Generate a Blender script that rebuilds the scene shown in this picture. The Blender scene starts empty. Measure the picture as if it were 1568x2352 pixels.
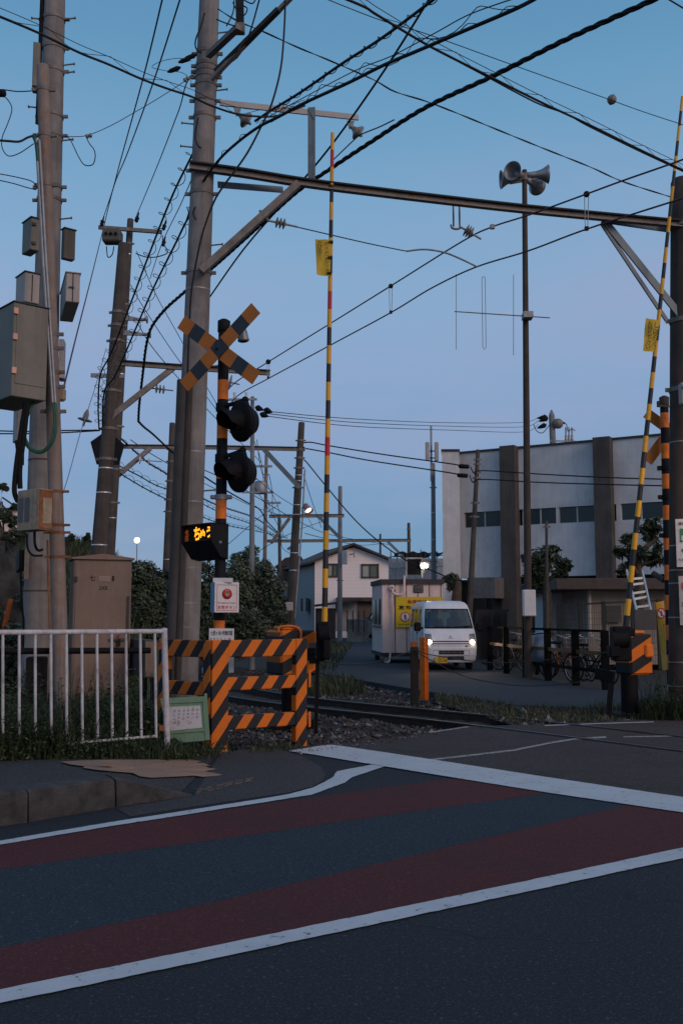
import bpy, math, random
from mathutils import Vector, Matrix
random.seed(7)
R = random.random
U = random.uniform
scene = bpy.context.scene
COL = scene.collection
V = Vector

# ------------------------------------------------------------------ camera (eye 1.5 m, 23 mm lens on APS-C, pitched up a little)
F, CX, CY, EYE = 2302.0, 784.0, 1176.0, 1.5
PITCH = math.atan((1412 - 1176) / F)
cp, sp = math.cos(PITCH), math.sin(PITCH)
def ray(x, y):
    u, v = (x - CX) / F, (CY - y) / F
    return V((u, cp - v * sp, sp + v * cp))
def P(x, y, d):          # survey: sight line (x, y) of the photograph at distance d -> world point
    r = ray(x, y); t = d / r.y
    return V((r.x * t, d, EYE + r.z * t))
def G(x, y, z=0.0):      # survey: where the sight line meets height z
    r = ray(x, y); t = (z - EYE) / r.z
    return V((r.x * t, r.y * t, z))
def M_(px, d): return px * d / F

cam = bpy.data.cameras.new('camera'); co = bpy.data.objects.new('camera', cam); COL.objects.link(co)
cam.sensor_fit = 'VERTICAL'; cam.sensor_height = 23.5; cam.lens = 23.5 * F / 2352
cam.clip_end = 3000; cam.clip_start = 0.05
co.location = (0, 0, EYE); co.rotation_euler = (math.pi / 2 + PITCH, 0, 0)
scene.camera = co

# ------------------------------------------------------------------ materials
def lin(c):
    return tuple(((v / 255) / 12.92 if v / 255 <= .04045 else ((v / 255 + .055) / 1.055) ** 2.4) for v in c)
MATS = {}
def nmath(nt, op, a, b=None, c=None, clamp=False):
    n = nt.nodes.new('ShaderNodeMath'); n.operation = op; n.use_clamp = clamp
    for i, s in enumerate((a, b, c)):
        if s is None: continue
        if isinstance(s, (int, float)): n.inputs[i].default_value = s
        else: nt.links.new(s, n.inputs[i])
    return n.outputs[0]
def nmix(nt, f, a, b):
    n = nt.nodes.new('ShaderNodeMix'); n.data_type = 'RGBA'
    for s, v in ((n.inputs[0], f), (n.inputs[6], a), (n.inputs[7], b)):
        if isinstance(v, (int, float)): s.default_value = v
        elif isinstance(v, tuple): s.default_value = (v[0], v[1], v[2], 1)
        else: nt.links.new(v, s)
    return n.outputs[2]
def nnoise(nt, vec, scale, detail=4, rough=.6, stretch=None):
    if stretch:
        mp = nt.nodes.new('ShaderNodeMapping'); mp.inputs['Scale'].default_value = stretch
        nt.links.new(vec, mp.inputs['Vector']); vec = mp.outputs[0]
    n = nt.nodes.new('ShaderNodeTexNoise'); n.inputs['Scale'].default_value = scale
    n.inputs['Detail'].default_value = detail; n.inputs['Roughness'].default_value = rough
    nt.links.new(vec, n.inputs['Vector'])
    return n.outputs['Fac']
def nramp(nt, f, lo, hi):
    n = nt.nodes.new('ShaderNodeMapRange'); n.inputs[1].default_value = lo; n.inputs[2].default_value = hi
    nt.links.new(f, n.inputs[0]); return n.outputs[0]
def base_mat(name):
    m = bpy.data.materials.new(name); m.use_nodes = True
    nt = m.node_tree; b = nt.nodes['Principled BSDF']
    tc = nt.nodes.new('ShaderNodeTexCoord')
    return m, nt, b, tc.outputs['Object']
def mat(name, col, rough=.7, metal=0.0, var=.25, scale=5.0, streak=0.0, bump=0.0, bscale=60.0, grime=None, gamt=.5, spec=.4, speck=0.0):
    """col: linear albedo. var: blotches, streak: vertical run marks, grime: second colour in patches."""
    if name in MATS: return MATS[name]
    m, nt, b, oc = base_mat(name)
    n1 = nnoise(nt, oc, scale)
    lo = tuple(c * (1 - var) for c in col); hi = tuple(min(1, c * (1 + var)) for c in col)
    c = nmix(nt, nramp(nt, n1, .3, .7), lo, hi)
    if streak:
        s = nnoise(nt, oc, 1.0, 5, .7, (14, 14, .7))
        c = nmix(nt, nmath(nt, 'MULTIPLY', nramp(nt, s, .45, .75), streak), c, tuple(x * .25 for x in col))
    if grime:
        g = nnoise(nt, oc, scale * .7, 8, .75)
        c = nmix(nt, nmath(nt, 'MULTIPLY', nramp(nt, g, .5, .66), gamt), c, grime)
    if speck:
        k = nnoise(nt, oc, 170, 2, .6)
        c = nmix(nt, nmath(nt, 'MULTIPLY', nramp(nt, k, .62, .74), speck), c, tuple(min(1, x * 4 + .03) for x in col))
    nt.links.new(c, b.inputs['Base Color'])
    r = nt.nodes.new('ShaderNodeMapRange'); r.inputs[3].default_value = max(.05, rough - .12); r.inputs[4].default_value = min(1, rough + .12)
    nt.links.new(n1, r.inputs[0]); nt.links.new(r.outputs[0], b.inputs['Roughness'])
    b.inputs['Metallic'].default_value = metal; b.inputs['Specular IOR Level'].default_value = spec
    if bump:
        bn = nnoise(nt, oc, bscale, 6, .7)
        bp = nt.nodes.new('ShaderNodeBump'); bp.inputs['Strength'].default_value = bump; bp.inputs['Distance'].default_value = .02
        nt.links.new(bn, bp.inputs['Height']); nt.links.new(bp.outputs[0], b.inputs['Normal'])
    MATS[name] = m; return m
def stripes(name, ca, cb, kx, kz, period, duty=.5, rough=.6):
    """diagonal painted hazard stripes in the object's own x / z"""
    m, nt, b, oc = base_mat(name)
    sx = nt.nodes.new('ShaderNodeSeparateXYZ'); nt.links.new(oc, sx.inputs[0])
    w = nnoise(nt, oc, 9, 3)
    s = nmath(nt, 'ADD', nmath(nt, 'MULTIPLY', sx.outputs[0], kx), nmath(nt, 'MULTIPLY', sx.outputs[2], kz))
    s = nmath(nt, 'ADD', s, nmath(nt, 'MULTIPLY', w, .008))
    f = nmath(nt, 'FRACT', nmath(nt, 'DIVIDE', s, period))
    f = nmath(nt, 'LESS_THAN', f, duty)
    n1 = nramp(nt, nnoise(nt, oc, 7, 6, .7), .3, .75)
    A = nmix(nt, n1, tuple(c * .8 for c in ca), ca); B = nmix(nt, n1, cb, tuple(c * 1.9 + .004 for c in cb))
    c = nmix(nt, f, A, B)
    chip = nmath(nt, 'MULTIPLY', nramp(nt, nnoise(nt, oc, 14, 7, .8), .63, .72), .55)
    c = nmix(nt, chip, c, (.05, .035, .03))
    nt.links.new(c, b.inputs['Base Color']); b.inputs['Roughness'].default_value = rough
    b.inputs['Specular IOR Level'].default_value = .3
    MATS[name] = m; return m
def emit(name, col, strength):
    m = bpy.data.materials.new(name); m.use_nodes = True; nt = m.node_tree
    b = nt.nodes['Principled BSDF']; b.inputs['Base Color'].default_value = (*col, 1)
    b.inputs['Emission Color'].default_value = (*col, 1); b.inputs['Emission Strength'].default_value = strength
    MATS[name] = m; return m
def glass(name, tint, refl=.12, rough=.02):
    m = bpy.data.materials.new(name); m.use_nodes = True; nt = m.node_tree
    nt.nodes.remove(nt.nodes['Principled BSDF']); out = nt.nodes['Material Output']
    t = nt.nodes.new('ShaderNodeBsdfTransparent'); t.inputs[0].default_value = (*tint, 1)
    g = nt.nodes.new('ShaderNodeBsdfGlossy'); g.inputs['Roughness'].default_value = rough; g.inputs[0].default_value = (.9, .95, 1, 1)
    lw = nt.nodes.new('ShaderNodeLayerWeight'); lw.inputs[0].default_value = .35
    f = nmath(nt, 'ADD', nmath(nt, 'MULTIPLY', lw.outputs['Facing'], .5), refl, clamp=True)
    mx = nt.nodes.new('ShaderNodeMixShader'); nt.links.new(f, mx.inputs[0]); nt.links.new(t.outputs[0], mx.inputs[1]); nt.links.new(g.outputs[0], mx.inputs[2])
    nt.links.new(mx.outputs[0], out.inputs[0]); MATS[name] = m; return m

# ------------------------------------------------------------------ mesh builder
def frame(axis, up=V((0, 0, 1))):
    a = axis.normalized()
    if abs(a.dot(up)) > .97: up = V((1, 0, 0)) if abs(a.x) < .9 else V((0, 1, 0))
    x = up.cross(a).normalized(); y = a.cross(x)
    return x, y, a
class MB:
    def __init__(s): s.v, s.f, s.m, s.s = [], [], [], []
    def add(s, vs, fs, mi=0, sm=False):
        o = len(s.v); s.v += [V(p) for p in vs]
        for f in fs: s.f.append([i + o for i in f]); s.m.append(mi); s.s.append(sm)
        return s
    def poly(s, pts, mi=0): return s.add(pts, [list(range(len(pts)))], mi)
    def box(s, c, size, rot=None, mi=0, bev=0.0):
        hx, hy, hz = (k / 2 for k in size); c = V(c)
        if bev <= 0:
            vs = [V((x, y, z)) for x in (-hx, hx) for y in (-hy, hy) for z in (-hz, hz)]
            fs = [[0, 1, 3, 2], [4, 6, 7, 5], [0, 4, 5, 1], [2, 3, 7, 6], [0, 2, 6, 4], [1, 5, 7, 3]]
        else:
            b = min(bev, hx * .8, hy * .8, hz * .8); vs = []; idx = {}
            for sx in (-1, 1):
                for sy in (-1, 1):
                    for sz in (-1, 1):
                        for k in range(3):
                            p = [sx * (hx - b), sy * (hy - b), sz * (hz - b)]; p[k] += (sx, sy, sz)[k] * b
                            idx[(sx, sy, sz, k)] = len(vs); vs.append(V(p))
            fs = []
            for k in range(3):
                for sg in (-1, 1):
                    a, bb = [i for i in range(3) if i != k]; q = []
                    for (p1, p2) in ((-1, -1), (1, -1), (1, 1), (-1, 1)):
                        t = [0, 0, 0]; t[k] = sg; t[a] = p1; t[bb] = p2; q.append(idx[(*t, k)])
                    fs.append(q)
            for k in range(3):
                a, bb = [i for i in range(3) if i != k]
                for p1 in (-1, 1):
                    for p2 in (-1, 1):
                        q = []
                        for sg, kk in ((-1, a), (-1, bb), (1, bb), (1, a)):
                            t = [0, 0, 0]; t[k] = sg; t[a] = p1; t[bb] = p2; q.append(idx[(*t, kk)])
                        fs.append(q)
            for sx in (-1, 1):
                for sy in (-1, 1):
                    for sz in (-1, 1): fs.append([idx[(sx, sy, sz, k)] for k in range(3)])
        if rot is not None: vs = [rot @ p for p in vs]
        return s.add([c + p for p in vs], fs, mi)
    def cyl(s, p0, p1, r0, r1=None, n=16, mi=0, caps=True, sm=True):
        p0, p1 = V(p0), V(p1); r1 = r0 if r1 is None else r1
        x, y, a = frame(p1 - p0); vs = []
        for p, r in ((p0, r0), (p1, r1)):
            for i in range(n):
                t = 2 * math.pi * i / n; vs.append(p + (x * math.cos(t) + y * math.sin(t)) * r)
        s.add(vs, [[i, (i + 1) % n, n + (i + 1) % n, n + i] for i in range(n)], mi, sm)
        if caps:
            s.add(vs[:n], [list(range(n))[::-1]], mi); s.add(vs[n:], [list(range(n))], mi)
        return s
    def tube(s, pts, r, n=6, mi=0, caps=True):
        pts = [V(p) for p in pts]
        if len(pts) < 2: return s
        rs = r if isinstance(r, (list, tuple)) else [r] * len(pts)
        vs = []; px = None
        for i, p in enumerate(pts):
            t = (pts[min(i + 1, len(pts) - 1)] - pts[max(i - 1, 0)])
            if t.length < 1e-9: t = V((0, 0, 1))
            t.normalize()
            if px is None: x, y, _ = frame(t)
            else:
                x = px - t * px.dot(t)
                x = x.normalized() if x.length > 1e-6 else frame(t)[0]
                y = t.cross(x)
            px = x
            for k in range(n):
                a = 2 * math.pi * k / n; vs.append(p + (x * math.cos(a) + y * math.sin(a)) * rs[i])
        fs = [[i * n + k, i * n + (k + 1) % n, (i + 1) * n + (k + 1) % n, (i + 1) * n + k] for i in range(len(pts) - 1) for k in range(n)]
        s.add(vs, fs, mi, True)
        if caps: s.add(vs[:n], [list(range(n))[::-1]], mi); s.add(vs[-n:], [list(range(n))], mi)
        return s
    def lathe(s, o, axis, prof, n=20, mi=0, sm=True):
        o = V(o); x, y, a = frame(V(axis)); vs = []
        for r, h in prof:
            for k in range(n):
                t = 2 * math.pi * k / n; vs.append(o + a * h + (x * math.cos(t) + y * math.sin(t)) * max(r, 1e-4))
        m = len(prof)
        return s.add(vs, [[i * n + k, i * n + (k + 1) % n, (i + 1) * n + (k + 1) % n, (i + 1) * n + k] for i in range(m - 1) for k in range(n)], mi, sm)
    def sphere(s, c, r, n=14, mi=0, sq=(1, 1, 1)):
        c = V(c); k = n // 2; vs = []
        for i in range(k + 1):
            t = math.pi * i / k
            for j in range(n):
                a = 2 * math.pi * j / n
                vs.append(c + V((math.sin(t) * math.cos(a) * sq[0], math.sin(t) * math.sin(a) * sq[1], math.cos(t) * sq[2])) * r)
        return s.add(vs, [[i * n + j, (i + 1) * n + j, (i + 1) * n + (j + 1) % n, i * n + (j + 1) % n] for i in range(k) for j in range(n)], mi, True)
    def prism(s, pts, vec, mi=0, sm=False):
        pts = [V(p) for p in pts]; vec = V(vec); n = len(pts)
        s.add(pts + [p + vec for p in pts], [list(range(n))[::-1], [n + i for i in range(n)]] + [[i, (i + 1) % n, n + (i + 1) % n, n + i] for i in range(n)], mi, sm)
        return s
    def strip(s, A, B, mi=0):
        n = len(A); return s.add(list(A) + list(B), [[i, i + 1, n + i + 1, n + i] for i in range(n - 1)], mi)
    def bar(s, p0, p1, w, h, up=V((0, 0, 1)), mi=0, bev=0.0):
        p0, p1 = V(p0), V(p1); x, y, a = frame(p1 - p0, up)
        rot = Matrix((x, y, a)).transposed()
        return s.box((p0 + p1) / 2, (w, h, (p1 - p0).length), rot, mi, bev)
    def bbox(s):
        return [min(p[i] for p in s.v) for i in range(3)], [max(p[i] for p in s.v) for i in range(3)]
    def mesh(s, name, mats, off=V((0, 0, 0)), fix=True):
        me = bpy.data.meshes.new(name)
        me.from_pydata([tuple(p - off) for p in s.v], [], s.f)
        for m in mats: me.materials.append(m)
        me.polygons.foreach_set('material_index', s.m); me.polygons.foreach_set('use_smooth', s.s)
        me.update()
        if fix and len(s.f) < 20000:
            import bmesh
            bm = bmesh.new(); bm.from_mesh(me); bmesh.ops.recalc_face_normals(bm, faces=bm.faces); bm.to_mesh(me); bm.free()
        return me
def L_(m): return list(m) if isinstance(m, (list, tuple)) else [m]
def tag(o, label=None, cat=None, group=None, kind=None):
    if label: o['label'] = label
    if cat: o['category'] = cat
    if group: o['group'] = group
    if kind: o['kind'] = kind
    return o
def thing(name, label, cat, loc, group=None, rz=0.0):
    o = bpy.data.objects.new(name, None); COL.objects.link(o); o.empty_display_size = .2
    o.location = loc; o.rotation_euler = (0, 0, rz)
    return tag(o, label, cat, group)
WORLDOFF = {}
def part(name, mb, mats, parent, label=None, local=False, kind=None):
    """mesh of its own under its thing; vertices given in world space unless local"""
    off = V((0, 0, 0))
    if not local:
        q = parent
        while q is not None: off += q.location; q = q.parent
    o = bpy.data.objects.new(name, mb.mesh(name, L_(mats), off)); COL.objects.link(o); o.parent = parent
    if label: o['label'] = label
    if kind: o['kind'] = kind
    return o
def single(name, mb, mats, label=None, cat=None, group=None, kind=None, fix=True):
    a, b = mb.bbox(); off = V(((a[0] + b[0]) / 2, (a[1] + b[1]) / 2, a[2]))
    if kind == 'structure': off = V((0, 0, 0))
    o = bpy.data.objects.new(name, mb.mesh(name, L_(mats), off, fix)); COL.objects.link(o); o.location = off
    return tag(o, label, cat, group, kind)
def struct(name, mb, mats, fix=True): return single(name, mb, mats, kind='structure', fix=fix)
def dup(root, loc, rz=0.0, label=None, scale=None):
    r = root.copy(); COL.objects.link(r); r.location = loc; r.rotation_euler = (0, 0, rz)
    if scale: r.scale = scale
    if label: r['label'] = label
    for ch in list(root.children):
        c = ch.copy(); COL.objects.link(c); c.parent = r
        for g in ch.children:
            d = g.copy(); COL.objects.link(d); d.parent = c
    return r

# ------------------------------------------------------------------ lettering (Blender's built-in font)
_fc = bpy.data.curves.new('lettering_source', 'FONT'); _fo = bpy.data.objects.new('lettering_source', _fc); COL.objects.link(_fo)
def glyphs(body, bold=0.0):
    _fc.body = body; _fc.resolution_u = 2; _fc.offset = bold; _fc.align_x = 'LEFT'
    dg = bpy.context.evaluated_depsgraph_get(); dg.update()
    me = bpy.data.meshes.new_from_object(_fo.evaluated_get(dg))
    vs = [v.co.copy() for v in me.vertices]; fs = [list(p.vertices) for p in me.polygons]
    bpy.data.meshes.remove(me); return vs, fs
def write(mb, body, o, ex, ey, w, h, mi=0, bold=.012, keep=False):
    """letters of body filling a box w x h whose lower-left corner is o; ex, ey unit vectors"""
    vs, fs = glyphs(body, bold)
    if not vs: return
    x0, x1 = min(v.x for v in vs), max(v.x for v in vs); y0, y1 = min(v.y for v in vs), max(v.y for v in vs)
    sx, sy = w / max(x1 - x0, 1e-4), h / max(y1 - y0, 1e-4)
    if keep: sx = sy = min(sx, sy)
    mb.add([V(o) + ex * ((v.x - x0) * sx) + ey * ((v.y - y0) * sy) for v in vs], fs, mi)
def column(mb, body, o, ex, ey, cw, pitch, mi=0, bold=.012):
    """vertical writing: first character's cell has its top-left corner at o"""
    for i, ch in enumerate(body):
        if ch == ' ': continue
        vs, fs = glyphs('|' if ch == 'ー' else ch, bold)
        k = cw * .98
        cx = (min(v.x for v in vs) + max(v.x for v in vs)) / 2; cy = (min(v.y for v in vs) + max(v.y for v in vs)) / 2
        c = V(o) + ex * (cw / 2) - ey * (pitch * (i + .5))
        mb.add([c + ex * ((v.x - cx) * k) + ey * ((v.y - cy) * k) for v in vs], fs, mi)

# ------------------------------------------------------------------ shapes met again and again
def obox(xl, xm, xr, yt, yb, d, phi):
    """box whose front-left upright edge is seen at xm; front runs to xr, left flank runs back to xl; phi turns it (deg).
    returns base centre, width, depth, height, ex, ey(back)"""
    ph = math.radians(phi); ex = V((math.cos(ph), math.sin(ph), 0)); ey = V((-math.sin(ph), math.cos(ph), 0))
    top, bot = P(xm, yt, d), P(xm, yb, d); e = V((bot.x, bot.y, bot.z))
    def run(x, dr):
        r = ray(x, (yt + yb) / 2); u = r.x / r.y
        return (u * e.y - e.x) / (dr.x - u * dr.y)
    w = run(xr, ex); dp = run(xl, ey) if xl is not None else None
    return e, w, dp, top.z - bot.z, ex, ey
def addbox(mb, e, w, dp, h, ex, ey, mi=0, bev=.006, z=V((0, 0, 1))):
    rot = Matrix((ex, ey, z)).transposed()
    mb.box(e + ex * (w / 2) + ey * (dp / 2) + z * (h / 2), (w, dp, h), rot, mi, bev)
def catmull(pts, sub=8):
    out = []; n = len(pts)
    for i in range(n - 1):
        p0, p1, p2, p3 = pts[max(i - 1, 0)], pts[i], pts[i + 1], pts[min(i + 2, n - 1)]
        for k in range(sub):
            t = k / sub
            out.append(.5 * ((2 * p1) + (p2 - p0) * t + (2 * p0 - 5 * p1 + 4 * p2 - p3) * t * t + (3 * p1 - p0 - 3 * p2 + p3) * t ** 3))
    out.append(pts[-1]); return out
def path(pl, d0, d1, sub=8):
    """polyline of sight lines, first end at distance d0 and last end at d1"""
    L = [0]
    for a, b in zip(pl, pl[1:]): L.append(L[-1] + math.hypot(b[0] - a[0], b[1] - a[1]))
    pts = [P(x, y, 1 / ((1 / d0) * (1 - l / L[-1]) + (1 / d1) * (l / L[-1]))) for (x, y), l in zip(pl, L)]
    return catmull(pts, sub) if len(pts) > 2 else pts
def resample(pts, step):
    out = [pts[0]]; acc = 0
    for a, b in zip(pts, pts[1:]):
        l = (b - a).length; t = step - acc
        while t < l: out.append(a.lerp(b, t / l)); t += step
        acc = (l - (t - step))
    out.append(pts[-1]); return out
def coil(mb, pts, rad, pitch, r, mi=0, n=4, per=9, phase=0.0, off=0.0):
    q = resample(pts, pitch / per); out = []
    for i, p in enumerate(q):
        t = (q[min(i + 1, len(q) - 1)] - q[max(i - 1, 0)])
        x, y, _ = frame(t) if t.length > 0 else (V((1, 0, 0)), V((0, 0, 1)), 0)
        a = 2 * math.pi * i / per + phase
        out.append(p + x * (rad * math.cos(a)) + y * (rad * math.sin(a) ) + V((0, 0, off)))
    mb.tube(out, r, n, mi)
def inside(poly, x, y):
    c = False; n = len(poly)
    for i in range(n):
        a, b = poly[i], poly[i - 1]
        if (a[1] > y) != (b[1] > y) and x < (b[0] - a[0]) * (y - a[1]) / (b[1] - a[1]) + a[0]: c = not c
    return c
# ------------------------------------------------------------------ palette (linear base colours)
ORANGE, BLACKP, YELLOW = (.72, .17, .012), (.008, .009, .012), (.72, .36, .022)
def asphalt(name, col, patch=.25, grain=.5, cracks=0.0, stain=None):
    m, nt, b, oc = base_mat(name)
    big = nramp(nt, nnoise(nt, oc, .55, 6, .65), .3, .7); c = nmix(nt, big, tuple(x * (1 - patch) for x in col), tuple(x * (1 + patch) for x in col))
    mid = nramp(nt, nnoise(nt, oc, 26, 4, .8), .3, .72); c = nmix(nt, nmath(nt, 'MULTIPLY', mid, .55), tuple(x * .62 for x in col), c)
    g1 = nramp(nt, nnoise(nt, oc, 75, 3, .75), .52, .64); c = nmix(nt, nmath(nt, 'MULTIPLY', g1, grain), c, tuple(x * 2.1 + .012 for x in col))
    g2 = nramp(nt, nnoise(nt, oc, 42, 2, .6), .635, .68); c = nmix(nt, nmath(nt, 'MULTIPLY', g2, grain), c, tuple(x * 2.2 + .045 for x in col))
    g3 = nramp(nt, nnoise(nt, oc, 55, 3, .7), .40, .30); c = nmix(nt, nmath(nt, 'MULTIPLY', g3, grain), c, tuple(x * .3 for x in col))
    if stain:
        s = nramp(nt, nnoise(nt, oc, .9, 7, .7), .52, .68); c = nmix(nt, nmath(nt, 'MULTIPLY', s, .6), c, stain)
    if cracks:
        wv = nt.nodes.new('ShaderNodeTexNoise'); wv.inputs['Scale'].default_value = 2.5; nt.links.new(oc, wv.inputs['Vector'])
        mx = nt.nodes.new('ShaderNodeVectorMath'); mx.operation = 'MULTIPLY_ADD'; mx.inputs[1].default_value = (.5, .5, .5); nt.links.new(wv.outputs['Color'], mx.inputs[0]); nt.links.new(oc, mx.inputs[2])
        vo = nt.nodes.new('ShaderNodeTexVoronoi'); vo.feature = 'DISTANCE_TO_EDGE'; vo.inputs['Scale'].default_value = .55; nt.links.new(mx.outputs[0], vo.inputs['Vector'])
        ck = nmath(nt, 'MULTIPLY', nramp(nt, vo.outputs['Distance'], .010, .003), nramp(nt, nnoise(nt, oc, .6, 3), .45, .6)); c = nmix(nt, nmath(nt, 'MULTIPLY', ck, cracks), c, tuple(x * .2 for x in col))
    nt.links.new(c, b.inputs['Base Color']); b.inputs['Roughness'].default_value = .9; b.inputs['Specular IOR Level'].default_value = .22
    bp = nt.nodes.new('ShaderNodeBump'); bp.inputs['Strength'].default_value = .55; bp.inputs['Distance'].default_value = .012; nt.links.new(nnoise(nt, oc, 90, 5, .75), bp.inputs['Height']); nt.links.new(bp.outputs[0], b.inputs['Normal'])
    MATS[name] = m; return m
m_asphalt = asphalt('asphalt', (.031, .038, .047), .22, .55, .5)
m_teal = asphalt('asphalt_blue_coat', (.029, .044, .060), .25, .5)
m_red = asphalt('asphalt_red_coat', (.108, .031, .032), .2, .30, 0, (.055, .026, .03))
m_cross = asphalt('crossing_asphalt_warm_lit', (.062, .052, .050), .35, .6, .8, (.03, .027, .027))  # brown tint: warm light from the right painted into the asphalt colour
m_walk = asphalt('sidewalk_asphalt', (.058, .057, .060), .25, .7, .6)
m_patch = asphalt('newer_asphalt', (.068, .066, .068), .2, .5, .3)
m_lane = asphalt('lane_asphalt', (.046, .056, .068), .3, .4, .4)
m_kerb = mat('kerb_concrete', (.055, .054, .056), .9, var=.45, scale=7, bump=.9, bscale=45, grime=(.026, .025, .022), gamt=.8)
def paint(name, col, dirt, amt):
    m, nt, b, oc = base_mat(name)
    n = nramp(nt, nnoise(nt, oc, 16, 9, .72), amt, amt + .045); e = nramp(nt, nnoise(nt, oc, 3, 5), .3, .8)
    c = nmix(nt, e, tuple(x * .84 for x in col), col); c = nmix(nt, nmath(nt, 'MULTIPLY', n, .85), c, dirt); st = nramp(nt, nnoise(nt, oc, 2.0, 8, .75), .55, .75); c = nmix(nt, nmath(nt, 'MULTIPLY', st, .3), c, dirt)
    f = nramp(nt, nnoise(nt, oc, 200, 2), .35, .7); c = nmix(nt, nmath(nt, 'MULTIPLY', f, .12), c, dirt)
    nt.links.new(c, b.inputs['Base Color']); b.inputs['Roughness'].default_value = .75
    MATS[name] = m; return m
m_line = paint('road_paint', (.53, .57, .60), (.06, .065, .075), .60)
m_line_worn = paint('road_paint_worn', (.34, .32, .30), (.07, .065, .06), .53)
m_ochre = paint('worn_tactile_paint', (.30, .19, .13), (.07, .066, .066), .60)
m_soil = mat('soil', (.035, .03, .026), .95, var=.4, scale=2, bump=.8, bscale=25, grime=(.03, .04, .018), gamt=.6)
m_ballast = mat('ballast', (.036, .033, .032), .95, var=.5, scale=12, bump=1, bscale=38, grime=(.03, .027, .027), gamt=.7)
m_stone = mat('ballast_stone', (.055, .050, .049), .9, var=.5, scale=3)
m_stone2 = mat('pale_stone', (.17, .165, .17), .9, var=.35, scale=6)
m_hill = mat('hill_grass', (.05, .062, .022), .95, var=.45, scale=2.2, bump=1, bscale=9)
m_conc = mat('pole_concrete', (.225, .213, .212), .88, var=.28, scale=2.2, streak=.5, bump=.4, bscale=70, grime=(.13, .115, .11), gamt=.55)
m_conc_b = mat('pole_concrete_blue', (.20, .21, .225), .85, var=.2, scale=2.5, streak=.4, bump=.2, bscale=90)
m_conc_d = mat('pole_concrete_dark', (.078, .066, .060), .9, var=.3, scale=3, streak=.5, bump=.3, bscale=80)
m_conc_r = mat('pole_right_dark', (.062, .048, .042), .9, var=.3, scale=3, streak=.4, bump=.3, bscale=80)
m_rustpole = mat('rusting_steel_pole', (.23, .185, .165), .7, var=.25, scale=3, streak=.6, grime=(.22, .10, .05), gamt=.75, bump=.15)
m_galv = mat('galvanised_steel', (.27, .28, .30), .5, .5, var=.25, scale=8, streak=.25)
m_galv_h = mat('galvanised_plain', (.25, .26, .28), .55, .3, var=.2, scale=5)
m_galv_d = mat('weathered_steel', (.19, .175, .165), .65, .25, var=.3, scale=6, streak=.35, grime=(.14, .075, .045), gamt=.5)
m_beamtop = mat('beam_dark_top', (.03, .028, .028), .8, .1, var=.3)
m_blue_steel = mat('blue_grey_steel', (.13, .17, .20), .55, .3, var=.2, streak=.25)
m_black = mat('black_rubber', (.006, .006, .007), .75, var=.4, spec=.2)
m_blackmetal = mat('black_metal', (.007, .007, .009), .7, .0, spec=.15, var=.5, scale=9)
m_wire = mat('cable_sheath', (.008, .008, .010), .65, var=.3)
m_green = mat('green_cable', (.012, .075, .045), .5, var=.3)
m_redwire = mat('red_brown_wire', (.085, .03, .035), .6, var=.3)
m_porc = mat('grey_porcelain', (.19, .18, .17), .35, var=.2)
m_porc_w = mat('white_porcelain', (.6, .6, .6), .3, var=.1)
m_boxgrey = mat('box_olive_grey', (.165, .16, .14), .6, .1, var=.16, scale=4, streak=.3)
m_boxpale = mat('box_pale_grey', (.36, .335, .325), .6, .05, var=.14, scale=4, streak=.25)
m_boxdark = mat('box_dark_grey', (.095, .092, .082), .7, .1, var=.2, scale=4, streak=.5)
m_lid = mat('box_lid', (.05, .052, .055), .6, .2, var=.2)
m_cab = mat('cabinet_brown', (.215, .155, .125), .7, var=.12, scale=3, streak=.22, grime=(.12, .085, .07), gamt=.35)
m_cabdark = mat('cabinet_flank', (.07, .065, .065), .75, var=.2)
m_beige = mat('meter_beige', (.34, .27, .20), .8, var=.25, scale=8, streak=.4, grime=(.16, .10, .05), gamt=.6)
m_rust = mat('rust', (.20, .075, .03), .9, var=.4, scale=12, grime=(.32, .20, .12), gamt=.6)
m_wpaint = mat('white_rail_paint', (.50, .49, .52), .55, var=.15, scale=9, streak=.35, grime=(.16, .09, .065), gamt=.6)
m_orange = mat('orange_paint', ORANGE, .6, var=.2, scale=6, grime=(.16, .05, .01), gamt=.5)
m_orange_d = mat('orange_paint_shaded', (.30, .075, .012), .7, var=.3, scale=6)
m_blackp = mat('black_paint', BLACKP, .7, spec=.2, var=.5, scale=6)
m_navyp = mat('navy_black_board', (.022, .03, .042), .55, var=.3, scale=6)
m_boardor = mat('board_orange', (.40, .135, .022), .7, var=.15, scale=5)
m_yel = mat('arm_yellow', YELLOW, .5, var=.12, scale=6)
m_armblk = mat('arm_black', (.016, .018, .024), .5, var=.3)
m_armred = mat('arm_red', (.50, .022, .03), .5, var=.15)
m_sticker = mat('sign_yellow', (.62, .42, .03), .6, var=.12, scale=9, streak=.2)
m_sticker2 = mat('leaf_sign_yellow', (.80, .40, .04), .65, var=.2, scale=5, streak=.45)
m_txt = mat('lettering_black', (.012, .012, .014), .7, var=.1)
m_txtred = mat('lettering_red', (.45, .015, .025), .6, var=.1)
m_txtgreen = mat('lettering_green', (.02, .19, .09), .6, var=.1)
m_white = mat('sign_white', (.62, .62, .64), .5, var=.08, scale=7, streak=.12)
m_white_d = mat('sign_dull_white', (.46, .43, .42), .6, var=.1, scale=7, streak=.15)
m_ltblue = mat('box_blue_flank', (.15, .30, .46), .5, var=.08)
m_mint = mat('mint_sheet_metal', (.14, .225, .135), .6, var=.16, scale=4, streak=.2, grime=(.13, .22, .07), gamt=.7)
m_mint_e = mat('mint_edge', (.14, .28, .19), .6, var=.2)
m_stucco = mat('building_stucco', (.52, .54, .57), .9, var=.16, scale=.8, streak=.2, bump=.2, bscale=40, grime=(.36, .38, .41), gamt=.55)
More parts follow.
